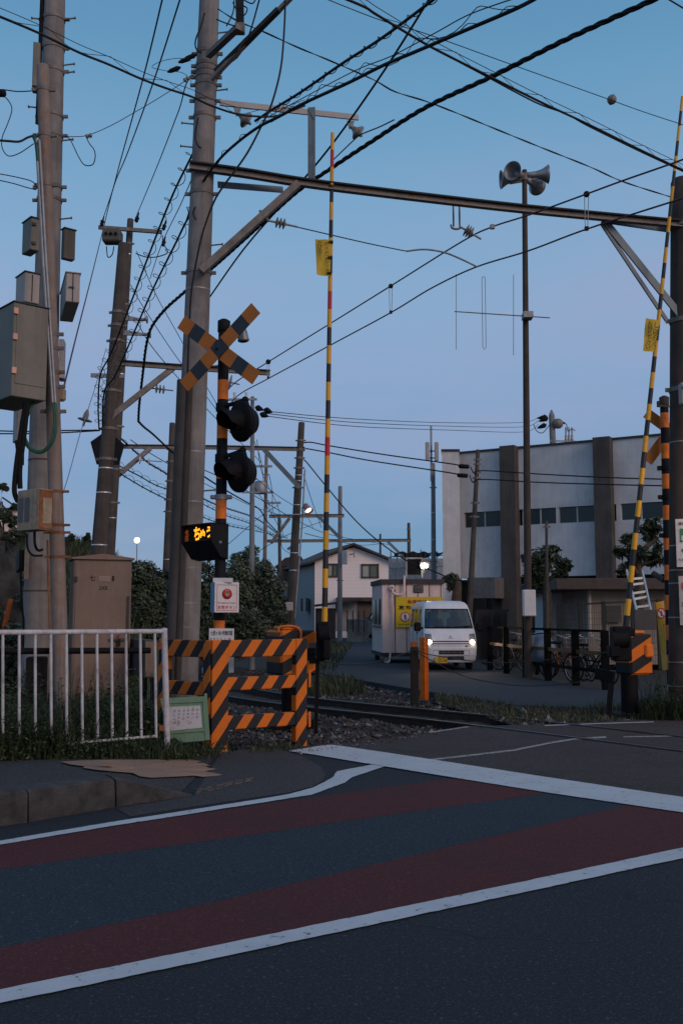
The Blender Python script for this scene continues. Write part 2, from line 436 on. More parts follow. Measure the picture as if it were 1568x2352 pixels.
m_pier = mat('brown_pier_concrete', (.075, .068, .066), .9, var=.3, scale=1.2, streak=.55, bump=.3, bscale=30)
m_win = mat('dark_window', (.008, .016, .016), .12, var=.3, scale=1, spec=.6)
m_wframe = mat('window_frame', (.4, .42, .43), .5, .3, var=.1)
m_darkwall = mat('dark_wall', (.042, .041, .043), .9, var=.25, scale=1.2, streak=.3)
m_shed = mat('shed_panel', (.74, .58, .54), .75, var=.08, scale=1.6, streak=.16, grime=(.36, .25, .22), gamt=.35)
m_shedroof = mat('shed_roof', (.055, .045, .043), .8, var=.25, scale=5, streak=.3)
m_brown = mat('brown_trim', (.07, .055, .05), .8, var=.25)
def siding(name, col, period):
    m, nt, b, oc = base_mat(name)
    sx = nt.nodes.new('ShaderNodeSeparateXYZ'); nt.links.new(oc, sx.inputs[0])
    f = nmath(nt, 'FRACT', nmath(nt, 'DIVIDE', sx.outputs[2], period)); f = nramp(nt, f, 0, .12)
    n = nnoise(nt, oc, 1.2, 5); c = nmix(nt, n, tuple(x * .92 for x in col), col); c = nmix(nt, f, tuple(x * .80 for x in col), c)
    nt.links.new(c, b.inputs['Base Color']); b.inputs['Roughness'].default_value = .8; MATS[name] = m; return m
m_siding = siding('house_siding', (.93, .84, .83), .24)
m_siding_b = siding('siding_grey_and_shaded', (.26, .28, .30), .24)  # grey house's own colour; on the gabled house's side wall it paints shade
m_shutter = siding('garage_shutter', (.12, .085, .07), .14)
m_van = mat('van_white', (.66, .67, .70), .28, var=.05, scale=2, spec=.5)
m_vglass = glass('van_glass', (.36, .44, .47), .03)
m_pane = glass('window_pane', (.5, .55, .55), .2)
m_chrome = mat('chrome', (.75, .75, .78), .15, 1.0, var=.05)
m_lens = glass('lamp_lens', (.8, .8, .8), .12)
m_tyre = mat('tyre', (.010, .010, .011), .9, var=.3)
m_bark = mat('bark', (.075, .06, .048), .95, var=.4, scale=6, bump=1, bscale=30)
m_leaf = [mat('leaf_dark', (.030, .042, .024), .7, var=.4, scale=3), mat('leaf_mid', (.06, .08, .045), .65, var=.4, scale=3), mat('leaf_pale', (.13, .15, .105), .6, var=.3, scale=3)]
m_grass = [mat('grass_dark', (.016, .030, .012), .8, var=.4), mat('grass_mid', (.034, .056, .020), .8, var=.4), mat('grass_dry', (.12, .105, .055), .8, var=.3)]
m_steelrail = mat('rail_steel', (.06, .045, .04), .5, .6, var=.3)
m_railtop = mat('rail_head', (.10, .085, .08), .5, .6, var=.35)
m_sleeper = mat('sleeper', (.05, .042, .038), .9, var=.4, scale=8)
m_fenceblk = mat('fence_black', (.005, .005, .006), .85, var=.4, spec=.08)
m_mesh = mat('fence_green_black', (.014, .02, .02), .6, var=.3)
m_alu = mat('aluminium', (.62, .62, .63), .35, .7, var=.15)
m_skin = mat('skin', (.42, .25, .18), .6, var=.08)
m_cloth = mat('dark_jacket', (.02, .024, .032), .9, var=.2)
m_net = mat('dark_netting', (.012, .014, .018), .9, var=.4)
m_sheet = mat('pale_blue_sheeting', (.28, .34, .42), .7, var=.2, streak=.2)
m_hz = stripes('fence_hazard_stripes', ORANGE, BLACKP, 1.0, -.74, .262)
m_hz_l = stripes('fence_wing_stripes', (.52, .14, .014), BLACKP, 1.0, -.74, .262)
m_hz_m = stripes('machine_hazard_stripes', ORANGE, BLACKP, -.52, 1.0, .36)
m_hz_m2 = stripes('machine_flank_stripes_shaded', (.45, .11, .012), BLACKP, -.52, 1.0, .36)  # same paint as the front, darkened: the flank's shade is in the colour
e_head = emit('headlamp_glow', (1, .72, .42), 22)
e_led = emit('led_orange', (1, .33, .008), 1.9)
e_led_dim = emit('led_dim', (.5, .09, .01), .22)
e_flood = emit('floodlamp_glow', (1, .93, .78), 18)
e_globe = emit('globe_lamp_glow', (1, 1, .55), 6)
# ------------------------------------------------------------------ daylight: dusk sky and the last warm glow from behind the right shoulder
SUN_EL, SUN_AZ = 24.0, 138.0       # degrees; azimuth clockwise from +Y (the way the camera looks)
w = bpy.data.worlds.new('World'); scene.world = w; w.use_nodes = True; nt = w.node_tree
bg = nt.nodes['Background']
sky = nt.nodes.new('ShaderNodeTexSky'); sky.sky_type = 'NISHITA'; sky.sun_disc = False
sky.sun_elevation = math.radians(SUN_EL); sky.sun_rotation = math.radians(SUN_AZ); sky.air_density = 1.0; sky.dust_density = .6
tc = nt.nodes.new('ShaderNodeTexCoord'); sx = nt.nodes.new('ShaderNodeSeparateXYZ'); nt.links.new(tc.outputs['Generated'], sx.inputs[0])
rp = nt.nodes.new('ShaderNodeValToRGB'); rp.color_ramp.interpolation = 'B_SPLINE'
SKY = [(0.0, (108, 142, 178)), (.05, (101, 145, 185)), (.11, (107, 150, 192)), (.19, (127, 163, 203)), (.265, (143, 172, 209)), (.33, (138, 175, 211)), (.42, (119, 169, 207)), (.52, (96, 153, 193)), (.68, (78, 135, 182)), (1.0, (90, 135, 180))]
el = rp.color_ramp.elements
while len(el) < len(SKY): el.new(.5)
for e, (p, c) in zip(el, SKY): e.position = p; e.color = (*lin(c), 1)
nt.links.new(sx.outputs[2], rp.inputs[0])
# twilight arch behind the camera: the western half of the sky is brighter and warmer
saz = math.radians(SUN_AZ)
sdot = nmath(nt, 'ADD', nmath(nt, 'MULTIPLY', sx.outputs[0], math.sin(saz)), nmath(nt, 'MULTIPLY', sx.outputs[1], math.cos(saz)))
back = nramp(nt, sdot, .05, .95)
cl = nnoise(nt, tc.outputs['Generated'], 2.6, 5, .55, (1, 1, 3.6))
low = nramp(nt, sx.outputs[2], .50, .30)
veil = nmath(nt, 'MULTIPLY', nmath(nt, 'MULTIPLY', nramp(nt, cl, .40, .72), .62), low)
c0 = nmix(nt, veil, rp.outputs[0], lin((163, 168, 202)))
c1 = nmix(nt, back, c0, (.62, .57, .62))
add = nt.nodes.new('ShaderNodeMix'); add.data_type = 'RGBA'; add.blend_type = 'ADD'; add.inputs[0].default_value = .012
mut = nmix(nt, .05, c1, (.22, .27, .34)); nt.links.new(mut, add.inputs[6]); nt.links.new(sky.outputs[0], add.inputs[7])
nt.links.new(add.outputs[2], bg.inputs[0]); bg.inputs[1].default_value = .885
sun = bpy.data.lights.new('sun', 'SUN'); so = bpy.data.objects.new('sun', sun); COL.objects.link(so)
sun.energy = .85; sun.angle = math.radians(24); sun.color = (1, .70, .55)
sd = V((math.sin(math.radians(SUN_AZ)) * math.cos(math.radians(SUN_EL)), math.cos(math.radians(SUN_AZ)) * math.cos(math.radians(SUN_EL)), math.sin(math.radians(SUN_EL))))
so.rotation_euler = sd.to_track_quat('Z', 'Y').to_euler(); so.location = (6, -8, 9)
scene.view_settings.view_transform = 'Standard'; scene.view_settings.look = 'None'; scene.view_settings.exposure = 0
scene.cycles.max_bounces = 6; scene.cycles.transparent_max_bounces = 12

# ------------------------------------------------------------------ ground, road, pavement
mb = MB(); N = 48
gx = [-900, -300, -120, -60] + [-40 + i * 2 for i in range(41)] + [60, 120, 300, 900]
gy = [-60, -20] + [-6 + i * 2 for i in range(50)] + [130, 200, 400, 900, 2400]
vs = [(x, y, -.17 + (.03 * math.sin(x * 1.3) * math.sin(y * .9) if abs(x) < 60 else 0)) for y in gy for x in gx]
nx = len(gx)
mb.add(vs, [[j * nx + i, j * nx + i + 1, (j + 1) * nx + i + 1, (j + 1) * nx + i] for j in range(len(gy) - 1) for i in range(nx - 1)], 0, True)
struct('ground', mb, m_soil)
ROAD = [V((-14, -7, 0)), V((16, -7, 0)), V((16, 11, 0)), G(1568, 1648), G(1300, 1662), G(1071, 1668), G(982, 1684), G(870, 1700), G(745, 1711), G(640, 1718), G(520, 1729), G(400, 1741), V((-14, 10.0, 0))]
mb = MB(); mb.prism([p - V((0, 0, .2)) for p in ROAD], (0, 0, .2)); struct('road', mb, m_asphalt)
def sheet(name, pts, z, m):
    mb = MB(); mb.poly([V((p.x, p.y, z)) for p in pts]); return struct(name, mb, m)
def band(name, up, lo, z, m, jag=.0035):
    """strip between two lines of equal point count"""
    U_, L_2 = [], []
    for i in range(len(up) - 1):
        n = max(2, min(70, int((up[i + 1] - up[i]).length / .05)))
        for k in range(n):
            for src, dst in ((up, U_), (lo, L_2)):
                p = src[i].lerp(src[i + 1], k / n); j = .0 if (i == 0 and k == 0) else jag; dst.append(V((p.x + U(-j, j), p.y + U(-j, j), z)))
    U_.append(V((up[-1].x, up[-1].y, z))); L_2.append(V((lo[-1].x, lo[-1].y, z)))
    mb = MB(); mb.strip(U_, L_2); return struct(name, mb, m)
def ext(a, b, k): return a + (a - b) * k        # carry a line on past its first end
# upper (far) edge line, sampled on both edges
UL = [(0, 1933.8, 1943), (133, 1911, 1920.4), (267, 1888.6, 1898), (400, 1868.5, 1877.6), (513, 1850.7, 1859.4), (600, 1837, 1846), (666.5, 1825.5, 1835), (718, 1811, 1827), (746, 1798, 1816), (766, 1786, 1809)]
upA = [G(x, a) for x, a, b in UL]; upB = [G(x, b) for x, a, b in UL]
upA = [ext(upA[0], upA[1], 3)] + upA + [G(774, 1773)]; upB = [ext(upB[0], upB[1], 3)] + upB + [G(788, 1801)]
upA += [G(774, 1773), G(854, 1758)]; upB += [G(806.7, 1788), G(885, 1761.5)]
upA.insert(-2, G(774, 1773)); upB.insert(-2, G(814, 1770.5))
# keep lists equal and ordered
a_pts = upA[:-3] + [upA[-1]]; b_pts = upB[:-3] + [G(806.7, 1788), G(814, 1771), G(885, 1761.5)]
a_pts = upA[:11] + [G(770, 1778), G(774, 1773), G(854, 1758)]
b_pts = upB[:11] + [G(792, 1799), G(808, 1787), G(885, 1761.5)]
band('edge_line_far', a_pts, b_pts, .008, m_line)
# near edge line
nA = [G(0, 2277), G(400, 2195), G(804, 2111), G(1200, 2028), G(1568, 1949)]; nB = [G(0, 2308), G(400, 2225), G(804, 2138), G(1200, 2053), G(1568, 1973.5)]
nA = [ext(nA[0], nA[1], 3)] + nA + [ext(nA[-1], nA[-2], 3)]; nB = [ext(nB[0], nB[1], 3)] + nB + [ext(nB[-1], nB[-2], 3)]
band('edge_line_near', nA, nB, .008, m_line)
# stop line
sA = [G(664, 1726.5), G(750, 1713), G(768, 1713.5), G(814.5, 1720), G(982, 1745.3), G(1257, 1788), G(1568, 1834)]; sB = [G(664, 1727.5), G(720, 1735.5), G(770, 1744), G(854, 1758), G(982, 1779), G(1257, 1823.5), G(1568, 1869.6)]
sA.append(ext(sA[-1], sA[-2], 2)); sB.append(ext(sB[-1], sB[-2], 2))
band('stop_line', sA, sB, .012, m_line)
# red and blue-grey coats of the lane
r1a = [G(0, 1943), G(267, 1899), G(513, 1861), G(666, 1839), G(746, 1829), G(870, 1811), G(998, 1795), G(1048, 1788.8)]
r1b = [G(0, 1999), G(267, 1961), G(513, 1928), G(666, 1906), G(746, 1894), G(870, 1876), G(998, 1858), G(1262, 1822)]
r1a = [ext(r1a[0], r1a[1], 3)] + r1a; r1b = [ext(r1b[0], r1b[1], 3)] + r1b
band('red_lane_band_far', r1a, r1b, .004, m_red)
r2a = [G(0, 2179), G(400, 2094), G(746, 2014), G(960, 1963), G(1166, 1914), G(1443, 1850), G(1568, 1868)]
r2b = [G(0, 2277), G(400, 2196), G(746, 2124), G(960, 2079), G(1166, 2036), G(1443, 1977), G(1568, 1950)]
r2a = [ext(r2a[0], r2a[1], 3)] + r2a + [ext(G(1568, 1868), G(1443, 1849), 1.5)]; r2b = [ext(r2b[0], r2b[1], 3)] + r2b + [ext(r2b[-1], r2b[-2], 2)]
band('red_lane_band_near', r2a, r2b, .004, m_red)
t_a = [r1b[0]] + r1b[1:8] + [G(1262, 1822)]; 
tb = [r2a[0], G(0, 2179), G(267, 2123), G(400, 2094), G(600, 2048), G(746, 2014), G(960, 1963), G(1166, 1914), G(1443, 1850)]
band('blue_lane_coat', t_a, tb, .0035, m_teal)
# crossing surface and its worn lines
sheet('crossing_pavement', [G(735, 1713), G(870, 1700.5), G(982, 1684.5), G(1071, 1669), G(1300, 1662.6), G(1568, 1648.6), V((9, 11.5, 0)), V((9, 3, 0)), G(1568, 1834), G(1257, 1788), G(982, 1745), G(815, 1720)], .004, m_cross)
pl = [(982, 1747), (1090, 1735), (1181, 1724), (1270, 1706), (1323, 1698), (1391, 1694)]
band('footway_line', [G(x, y - 1.6) for x, y in pl], [G(x, y + 2.2) for x, y in pl], .008, m_line_worn)
band('crossing_edge_line', [G(982, 1682.5), G(1071, 1669.5)], [G(990, 1684.5), G(1079, 1671)], .008, m_line_worn)
band('far_stop_line', [G(1250, 1667), G(1400, 1661.5), G(1500, 1658.5)], [G(1250, 1668.5), G(1400, 1663), G(1500, 1660)], .008, m_line)
band('crossing_line_right', [G(1430, 1693), G(1545, 1690.5)], [G(1430, 1695), G(1545, 1693)], .008, m_line_worn)
# kerb blocks
K = [G(-260, 1937), G(-70, 1908), G(66, 1889), G(267, 1853.5), G(446, 1827.5)]; KH = [.24, .24, .235, .225, .012]
mb = MB()
for i in range(4):
    a, b = K[i], K[i + 1]; t = (b - a).normalized(); n = V((-t.y, t.x, 0)); a = a + t * .008; b = b - t * .008
    ha, hb = KH[i], KH[i + 1]; q = []; m = 14
    for k in range(m + 1):
        f = k / m; p = a.lerp(b, f); h = ha + (hb - ha) * f; j = lambda s_: n * U(-s_, s_) + V((0, 0, U(-s_, s_))) * min(1, h / .1); e = .018 if 0 < k < m else .03; e = min(e, h * .4)
        q += [p + V((0, 0, -.1)), p + n * .006 + V((0, 0, h * .4)) + j(.004), p + n * .016 + V((0, 0, h - e)) + j(.005), p + n * (.016 + e) + V((0, 0, h - (.004 if 0 < k < m else .012))) + j(.004), p + n * .11 + V((0, 0, h)) + j(.002), p + n * .19 + V((0, 0, h)), p + n * .19 + V((0, 0, -.1))]
    mb.add(q, [[k * 7 + c_, k * 7 + c_ + 1, k * 7 + 8 + c_, k * 7 + 7 + c_] for k in range(m) for c_ in range(6)] + [[6, 5, 4, 3, 2, 1, 0], [m * 7 + c_ for c_ in range(7)]])
struct('kerb', mb, m_kerb)
# raised footway behind the kerb, ramping down to the crossing
def offs(i, k=.19):
    a, b = K[max(i - 1, 0)], K[min(i + 1, 4)]; t = (b - a).normalized(); return K[i] + V((-t.y, t.x, 0)) * k
kb = [offs(i) + V((0, 0, max(KH[i] - .012, .014))) for i in range(5)]
kb[4].z = .007
kb2 = kb[:3] + [kb[3], (kb[3] + kb[4]) / 2 + V((0, 0, -.012)), kb[4]]
inn = [G(-320, 1749, .2), G(-80, 1745, .2), G(90, 1745, .2), G(260, 1743, .16), G(385, 1738, .08), G(505, 1729, .007)]
mb = MB(); mb.strip(inn, kb2); 
low = [V((p.x, p.y, -.1)) for p in inn]; mb.strip(inn, low)
struct('sidewalk', mb, m_walk)
sheet('sidewalk_ramp', [G(447, 1826), G(506, 1730), G(560, 1722), G(640, 1721), G(700, 1741), G(737, 1763), G(746, 1779), G(740, 1795), G(716, 1808), G(660, 1822), G(580, 1834), G(500, 1846), G(440, 1855), G(300, 1877), G(267, 1858), G(446, 1829)], .0045, m_patch)
# tactile paint remains, draped on the footway surface
def foot(x, y):
    for it in range(1):
        best = None
    # intersect the sight line with the footway strip
    r = ray(x, y); o = V((0, 0, EYE))
    from mathutils.geometry import intersect_ray_tri
    for i in range(len(inn) - 1):
        for tri in ((inn[i], inn[i + 1], kb2[i + 1]), (inn[i], kb2[i + 1], kb2[i])):
            h = intersect_ray_tri(*tri, r, o, True)
            if h: return h + V((0, 0, .014))
    return G(x, y, .009)
patch = [(140, 1753), (190, 1750), (260, 1748.5), (340, 1748), (442, 1747.5), (462, 1752), (452, 1755), (486, 1758), (462, 1762), (500, 1766), (470, 1771), (512, 1779), (500, 1782), (430, 1786), (348, 1790), (322, 1787), (305, 1779), (265, 1776), (222, 1772), (190, 1767), (196, 1764), (160, 1759)]
mb = MB(); c = foot(320, 1766); ring = [foot(*p) for p in patch]; dense = []
for a, b in zip(patch, patch[1:] + patch[:1]):
    for k in range(4): dense.append((a[0] + (b[0] - a[0]) * k / 4, a[1] + (b[1] - a[1]) * k / 4))
ring = [foot(*p) for p in dense]; mid = [foot(320 + (x - 320) * .5, 1766 + (y - 1766) * .5) for x, y in dense]; n = len(ring)
mb.add(ring + mid + [c], [[i, (i + 1) % n, n + (i + 1) % n, n + i] for i in range(n)] + [[n + i, n + (i + 1) % n, 2 * n] for i in range(n)])
struct('tactile_paint', mb, m_ochre)
mb = MB()
for i in range(6):
    for k in range(4):
        x, y = 452 + i * 22 + U(-3, 3), 1812 - i * 4.6 + k * 3.4 - k * i * .25
        if R() < .2: continue
        l = U(10, 20); a, b = G(x, y, .009), G(x + l, y - l * .2, .009); cc, dd = G(x + l, y - l * .2 + 1.1, .009), G(x, y + 1.1, .009); mb.poly([a, b, cc, dd])
struct('tactile_paint_lines', mb, m_ochre)
# lane beyond the track
LANE = [G(735, 1546), G(850, 1566), G(1000, 1591), G(1100, 1607), G(1190, 1620), G(1330, 1626), G(1480, 1624), G(1700, 1622), V((14, 17, 0)), V((13.5, 20, 0)), G(1400, 1585), G(1318, 1573), G(1160, 1545), G(1105, 1524), V((5.0, 36, 0)), V((4.6, 46, 0)), V((3.6, 80, 0)), V((.6, 80, 0)), G(800, 1462), G(778, 1475), G(757, 1500), G(735, 1520)]
mb = MB(); mb.prism([p - V((0, 0, .2)) for p in LANE], (0, 0, .2)); struct('lane', mb, m_lane)
# verge between track and lane
VERGE = [G(1000, 1591.5), G(1190, 1620.5), G(1330, 1626.5), G(1480, 1624.5), G(1700, 1622.5), G(1700, 1640), G(1568, 1648), G(1300, 1661), G(1180, 1661), G(1100, 1640), G(1000, 1612)]
mb = MB(); mb.poly([V((p.x, p.y, -.03)) for p in VERGE]); struct('verge', mb, m_soil)

# ------------------------------------------------------------------ railway
ctr = [V((13.5, 1.0, 0)), V((8.2, 6.6, 0)), V((4.9, 10.7, 0)), V((1.95, 14.6, 0)), V((-1.17, 18.3, 0)), V((-3.4, 23, 0)), V((-4.5, 29, 0)), V((-4.75, 36, 0)), V((-4.3, 48, 0)), V((-3, 61, 0)), V((1, 81, 0)), V((9, 110, 0))]
cl = resample(catmull(ctr, 10), .62)
def nrm(i):
    t = (cl[min(i + 1, len(cl) - 1)] - cl[max(i - 1, 0)]).normalized(); return V((-t.y, t.x, 0)), t
rt = thing('railway_track', 'single railway track of dark steel rails curving away behind the orange barrier', 'railway track', (1.95, 14.6, 0))
for sgn in (-1, 1):
    mb = MB(); cs = [(-.065, -.15), (.065, -.15), (.065, -.138), (.012, -.12), (.012, -.035), (.034, -.028), (.034, -.003), (-.034, -.003), (-.034, -.028), (-.012, -.035), (-.012, -.12), (-.065, -.138)]
    vs = []
    for i, p in enumerate(cl):
        n, t = nrm(i); q = p + n * (sgn * .565); vs += [q + n * a + V((0, 0, b + .016)) for a, b in cs]
    k = len(cs); fs = []; mi = []
    for i in range(len(cl) - 1):
        for j in range(k): mb.add([vs[i * k + j], vs[i * k + (j + 1) % k], vs[(i + 1) * k + (j + 1) % k], vs[(i + 1) * k + j]], [[0, 1, 2, 3]], 1 if j == 6 else 0)
    part('rail', mb, [m_steelrail, m_railtop], rt)
cnt = 0
for i in range(2, len(cl)):
    if cl[i].x > 1.0: continue
    if cnt >= 95: break
    n, t = nrm(i); mb = MB(); mb.bar(cl[i] - n * 1.05 + V((0, 0, -.175)), cl[i] + n * 1.05 + V((0, 0, -.175)), .20, .13, bev=.01); part('sleeper', mb, m_sleeper, rt); cnt += 1
# flangeways through the crossing
mb = MB()
for off in (-.50, -.63, .50, .63):
    q = [cl[i] + nrm(i)[0] * off for i in range(len(cl)) if -.5 < cl[i].x < 9]
    A = [V((p.x, p.y, .0085)) + V((-.02, -.012, 0)) for p in q]; B = [V((p.x, p.y, .0085)) + V((.02, .012, 0)) for p in q]
    q2 = [(a, b) for a, b in zip(A, B) if a.y < 14.7 and a.x > 1.6]
    if len(q2) > 1: mb.strip([a for a, b in q2], [b for a, b in q2])
struct('flangeway', mb, m_black)
# ballast bed with loose stones
BALL = [G(530, 1732), G(745, 1712.5), G(870, 1700.5), G(982, 1684.5), G(1071, 1669), G(1180, 1662), G(1100, 1640), G(1000, 1593), G(850, 1567), G(735, 1547), V((-1.2, 30, 0)), V((-1.9, 40, 0)), V((-1.5, 60, 0)), V((-7, 60, 0)), V((-8, 40, 0)), V((-6.5, 24, 0)), V((-4.4, 18, 0)), V((-2.9, 14.2, 0))]
bp = [(p.x, p.y) for p in BALL]
mb = MB(); xs = [-9 + i * .16 for i in range(80)]; ys = [10 + i * .2 for i in range(105)]; id2 = {}
def near_ctr(x, y): return min((V((x, y, 0)) - c).length for c in cl[::2])
for j, y in enumerate(ys):
    for i, x in enumerate(xs):
        d = near_ctr(x, y); z = -.115 + U(-.022, .022) + (.05 if 1.0 < d < 1.7 else 0) - max(0, d - 1.9) * .03
        id2[(i, j)] = len(mb.v); mb.v.append(V((x, y, z)))
for j in range(len(ys) - 1):
    for i in range(len(xs) - 1):
        if inside(bp, xs[i] + .08, ys[j] + .1): mb.f.append([id2[(i, j)], id2[(i + 1, j)], id2[(i + 1, j + 1)], id2[(i, j + 1)]]); mb.m.append(0); mb.s.append(False)
struct('track_bed', mb, m_ballast)
def stones(name, n, area, zf, smin, smax, mats, dens=None):
    mb = MB(); xs_, ys_ = [p[0] for p in area], [p[1] for p in area]; k = 0
    while k < n:
        x, y = U(min(xs_), max(xs_)), U(min(ys_), max(ys_))
        if not inside(area, x, y) or R() > (13 / max(y, 11)) ** 1.5: continue
        s = U(smin, smax) * (1.6 if R() < .05 else 1); a = [U(.6, 1.3) * s for _ in range(6)]; rz = U(0, 6.3); c, sn = math.cos(rz), math.sin(rz)
        pts = [V((a[0], U(-.3, .3) * s, 0)), V((-a[1], U(-.3, .3) * s, 0)), V((0, a[2], U(-.2, .2) * s)), V((0, -a[3], 0)), V((U(-.3, .3) * s, 0, a[4] * .8)), V((0, 0, -a[5] * .7))]
        o = V((x, y, zf(x, y))); pts = [o + V((p.x * c - p.y * sn, p.x * sn + p.y * c, p.z)) for p in pts]
        mb.add(pts, [[0, 2, 4], [2, 1, 4], [1, 3, 4], [3, 0, 4], [2, 0, 5], [1, 2, 5], [3, 1, 5], [0, 3, 5]], 1 if R() < .1 else (2 if R() < .3 else 0)); k += 1
    return single(name, mb, mats, kind='stuff', fix=False)
g = stones('gravel', 9000, [(p.x, p.y) for p in BALL if p.y < 31], lambda x, y: -.09 + (.04 if 1.0 < near_ctr(x, y) < 1.7 else 0) - (.06 if near_ctr(x, y) < .9 else 0), .018, .045, [m_stone, m_stone2, m_ballast])
g['label'] = 'loose grey ballast stones along the railway track'; g['category'] = 'gravel'
g = stones('gravel', 900, [(p.x, p.y) for p in VERGE], lambda x, y: -.02, .02, .07, [m_stone, m_stone2, m_ballast])
g['label'] = 'pale scattered stones on the grassy verge beyond the rails'; g['category'] = 'gravel'
g = stones('gravel', 420, [(p.x, p.y) for p in (G(640, 1722), G(745, 1710), G(870, 1698), G(985, 1683), G(1010, 1688), G(870, 1712), G(760, 1722), G(690, 1733))], lambda x, y: .004, .006, .022, [m_stone, m_stone2, m_ballast])
g['label'] = 'fine grit spilled from the ballast onto the road edge by the striped barrier'; g['category'] = 'gravel'

# ------------------------------------------------------------------ grass
def blades(mb, n, area, zf, h0, h1, wd=.008, lean=.5, dry=.12, clump=None):
    xs_, ys_ = [p[0] for p in area], [p[1] for p in area]; k = 0; tries = 0
    while k < n and tries < n * 30:
        tries += 1
        x, y = U(min(xs_), max(xs_)), U(min(ys_), max(ys_))
        if not inside(area, x, y): continue
        if clump and (math.sin(x * clump + 1.3 * math.sin(y * clump * .7)) * math.cos(y * clump * 1.1) + R() * 1.2) < .1: continue
        z = zf(x, y); h = U(h0, h1); a = U(0, 6.283); l = U(.1, lean) * h; dx, dy = math.cos(a), math.sin(a); w_ = wd * U(.6, 1.4)
        b = V((x, y, z)); s_ = V((-dy, dx, 0)) * w_; m1 = b + V((dx * l * .35, dy * l * .35, h * .6)); t = b + V((dx * l, dy * l, h * U(.75, 1)))
        mi = 2 if R() < dry else (1 if R() < .4 else 0)
        mb.add([b - s_, b + s_, m1 + s_ * .8, m1 - s_ * .8, t], [[0, 1, 2, 3], [3, 2, 4]], mi); k += 1
def weeds(mb, n, area, zf, h0, h1):
    xs_, ys_ = [p[0] for p in area], [p[1] for p in area]; k = 0
    while k < n:
        x, y = U(min(xs_), max(xs_)), U(min(ys_), max(ys_))
        if not inside(area, x, y): continue
        z = zf(x, y); h = U(h0, h1); a = U(0, 6.28); top = V((x + .25 * h * math.cos(a), y + .25 * h * math.sin(a), z + h)); base = V((x, y, z))
        mb.tube([base, base.lerp(top, .5) + V((0, 0, .03)), top], [.004, .003, .002], 4, 0)
        for j in range(int(8 + h * 22)):
            t = .12 + .88 * R(); p = base.lerp(top, t); b = U(0, 6.28); L = U(.025, .075) * (1.2 - .5 * t); d = V((math.cos(b), math.sin(b), U(-.3, .6))).normalized(); s_ = d.cross(V((0, 0, 1))).normalized() * L * .32
            mb.add([p, p + d * L * .5 + s_, p + d * L, p + d * L * .5 - s_], [[0, 1, 2, 3]], 1 if R() < .4 else 0)
        k += 1
def zg(x, y): return .14 if x < -1.9 else max(-.02, .14 - (x + 1.9) * .16)
GA = [(-6.5, 9.0), (-3.05, 9.0), (-1.7, 9.9), (-1.25, 10.7), (-1.1, 11.2), (-2.2, 12.0), (-2.6, 13.4), (-3.4, 14.4), (-7, 14.4)]
mb = MB(); mb.add([V((x, y, zg(x, y) - .06)) for x, y in GA] + [V((x, y, -.3)) for x, y in GA], [list(range(len(GA)))] + [[i, (i + 1) % len(GA), len(GA) + (i + 1) % len(GA), len(GA) + i] for i in range(len(GA))])
struct('grass_bank', mb, m_soil)
mb = MB()
FR = [(-6.4, 9.04), (-3.05, 9.04), (-1.72, 9.93), (-1.25, 10.72), (-1.4, 11.1), (-2.0, 11.0), (-3.2, 10.4), (-6.4, 10.2)]
blades(mb, 11000, FR, lambda x, y: zg(x, y) - .07, .10, .30, .005, .8, .10, 2.4)
blades(mb, 12000, [(-6.4, 9.4), (-2.6, 9.5), (-1.9, 11.2), (-2.6, 13.2), (-6.6, 13.5)], lambda x, y: zg(x, y) - .07, .25, .62, .006, .8, .05, 1.7)
blades(mb, 2500, [(-5.5, 9.2), (-3.0, 9.3), (-2.9, 10.2), (-5.5, 10.2)], lambda x, y: zg(x, y) - .07, .35, .75, .006, .8, .04, 1.5)
weeds(mb, 320, [(-6.2, 9.2), (-2.4, 9.4), (-1.8, 10.8), (-2.6, 13), (-6.6, 13.5)], lambda x, y: zg(x, y) - .05, .25, .85)
FT = [(-6.2, 9.0), (-3.3, 9.0), (-2.45, 9.45), (-2.7, 9.7), (-6.2, 9.6)]
blades(mb, 5000, FT, lambda x, y: zg(x, y) - .05, .22, .50, .006, .9, .04, 1.9)
weeds(mb, 260, FT, lambda x, y: zg(x, y) - .05, .28, .58)
weeds(mb, 60, FR, lambda x, y: zg(x, y) - .05, .12, .35)
blades(mb, 500, [(-1.0, 11.1), (-.5, 11.3), (-.45, 11.8), (-1.0, 11.7)], lambda x, y: -.04, .04, .13, .004, .7, .3)
def leafy(mb, c, rad, n, size):
    for _ in range(n):
        z = U(-1, 1); a = U(0, 6.2832); r = math.sqrt(1 - z * z); k = R() ** .4; d = V((r * math.cos(a), r * math.sin(a), z)); p = V(c) + V((d.x * rad[0], d.y * rad[1], d.z * rad[2])) * k
        if p.z < .02: continue
        nn_ = (d + V((U(-1, 1), U(-1, 1), U(0, 1.4)))).normalized(); x_, y_, _z = frame(nn_); a = U(0, 6.28); u = x_ * math.cos(a) + y_ * math.sin(a); v = nn_.cross(u); s_ = size * U(.5, 1.3)
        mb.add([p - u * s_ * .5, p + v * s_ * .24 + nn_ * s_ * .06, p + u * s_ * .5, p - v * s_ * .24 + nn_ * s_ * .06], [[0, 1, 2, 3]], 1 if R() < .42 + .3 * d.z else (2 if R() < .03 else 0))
for _ in range(46):
    x_ = U(-5.6, -2.0); y_ = U(9.25, 11.6) + max(0, (x_ + 3) * .9); h_ = U(.12, .40) * (1.25 if y_ > 10 else 1); leafy(mb, (x_, y_, h_ * .8 + zg(x_, y_) - .08), (U(.15, .34), U(.12, .25), h_), int(170 + 420 * h_), U(.035, .07))
for k_ in range(20):
    x_ = -4.4 + k_ * .125; leafy(mb, (x_ , 9.16 + max(0, (x_ + 3.0) * .65), .22), (.2, .10, U(.16, .36)), 230, .04)
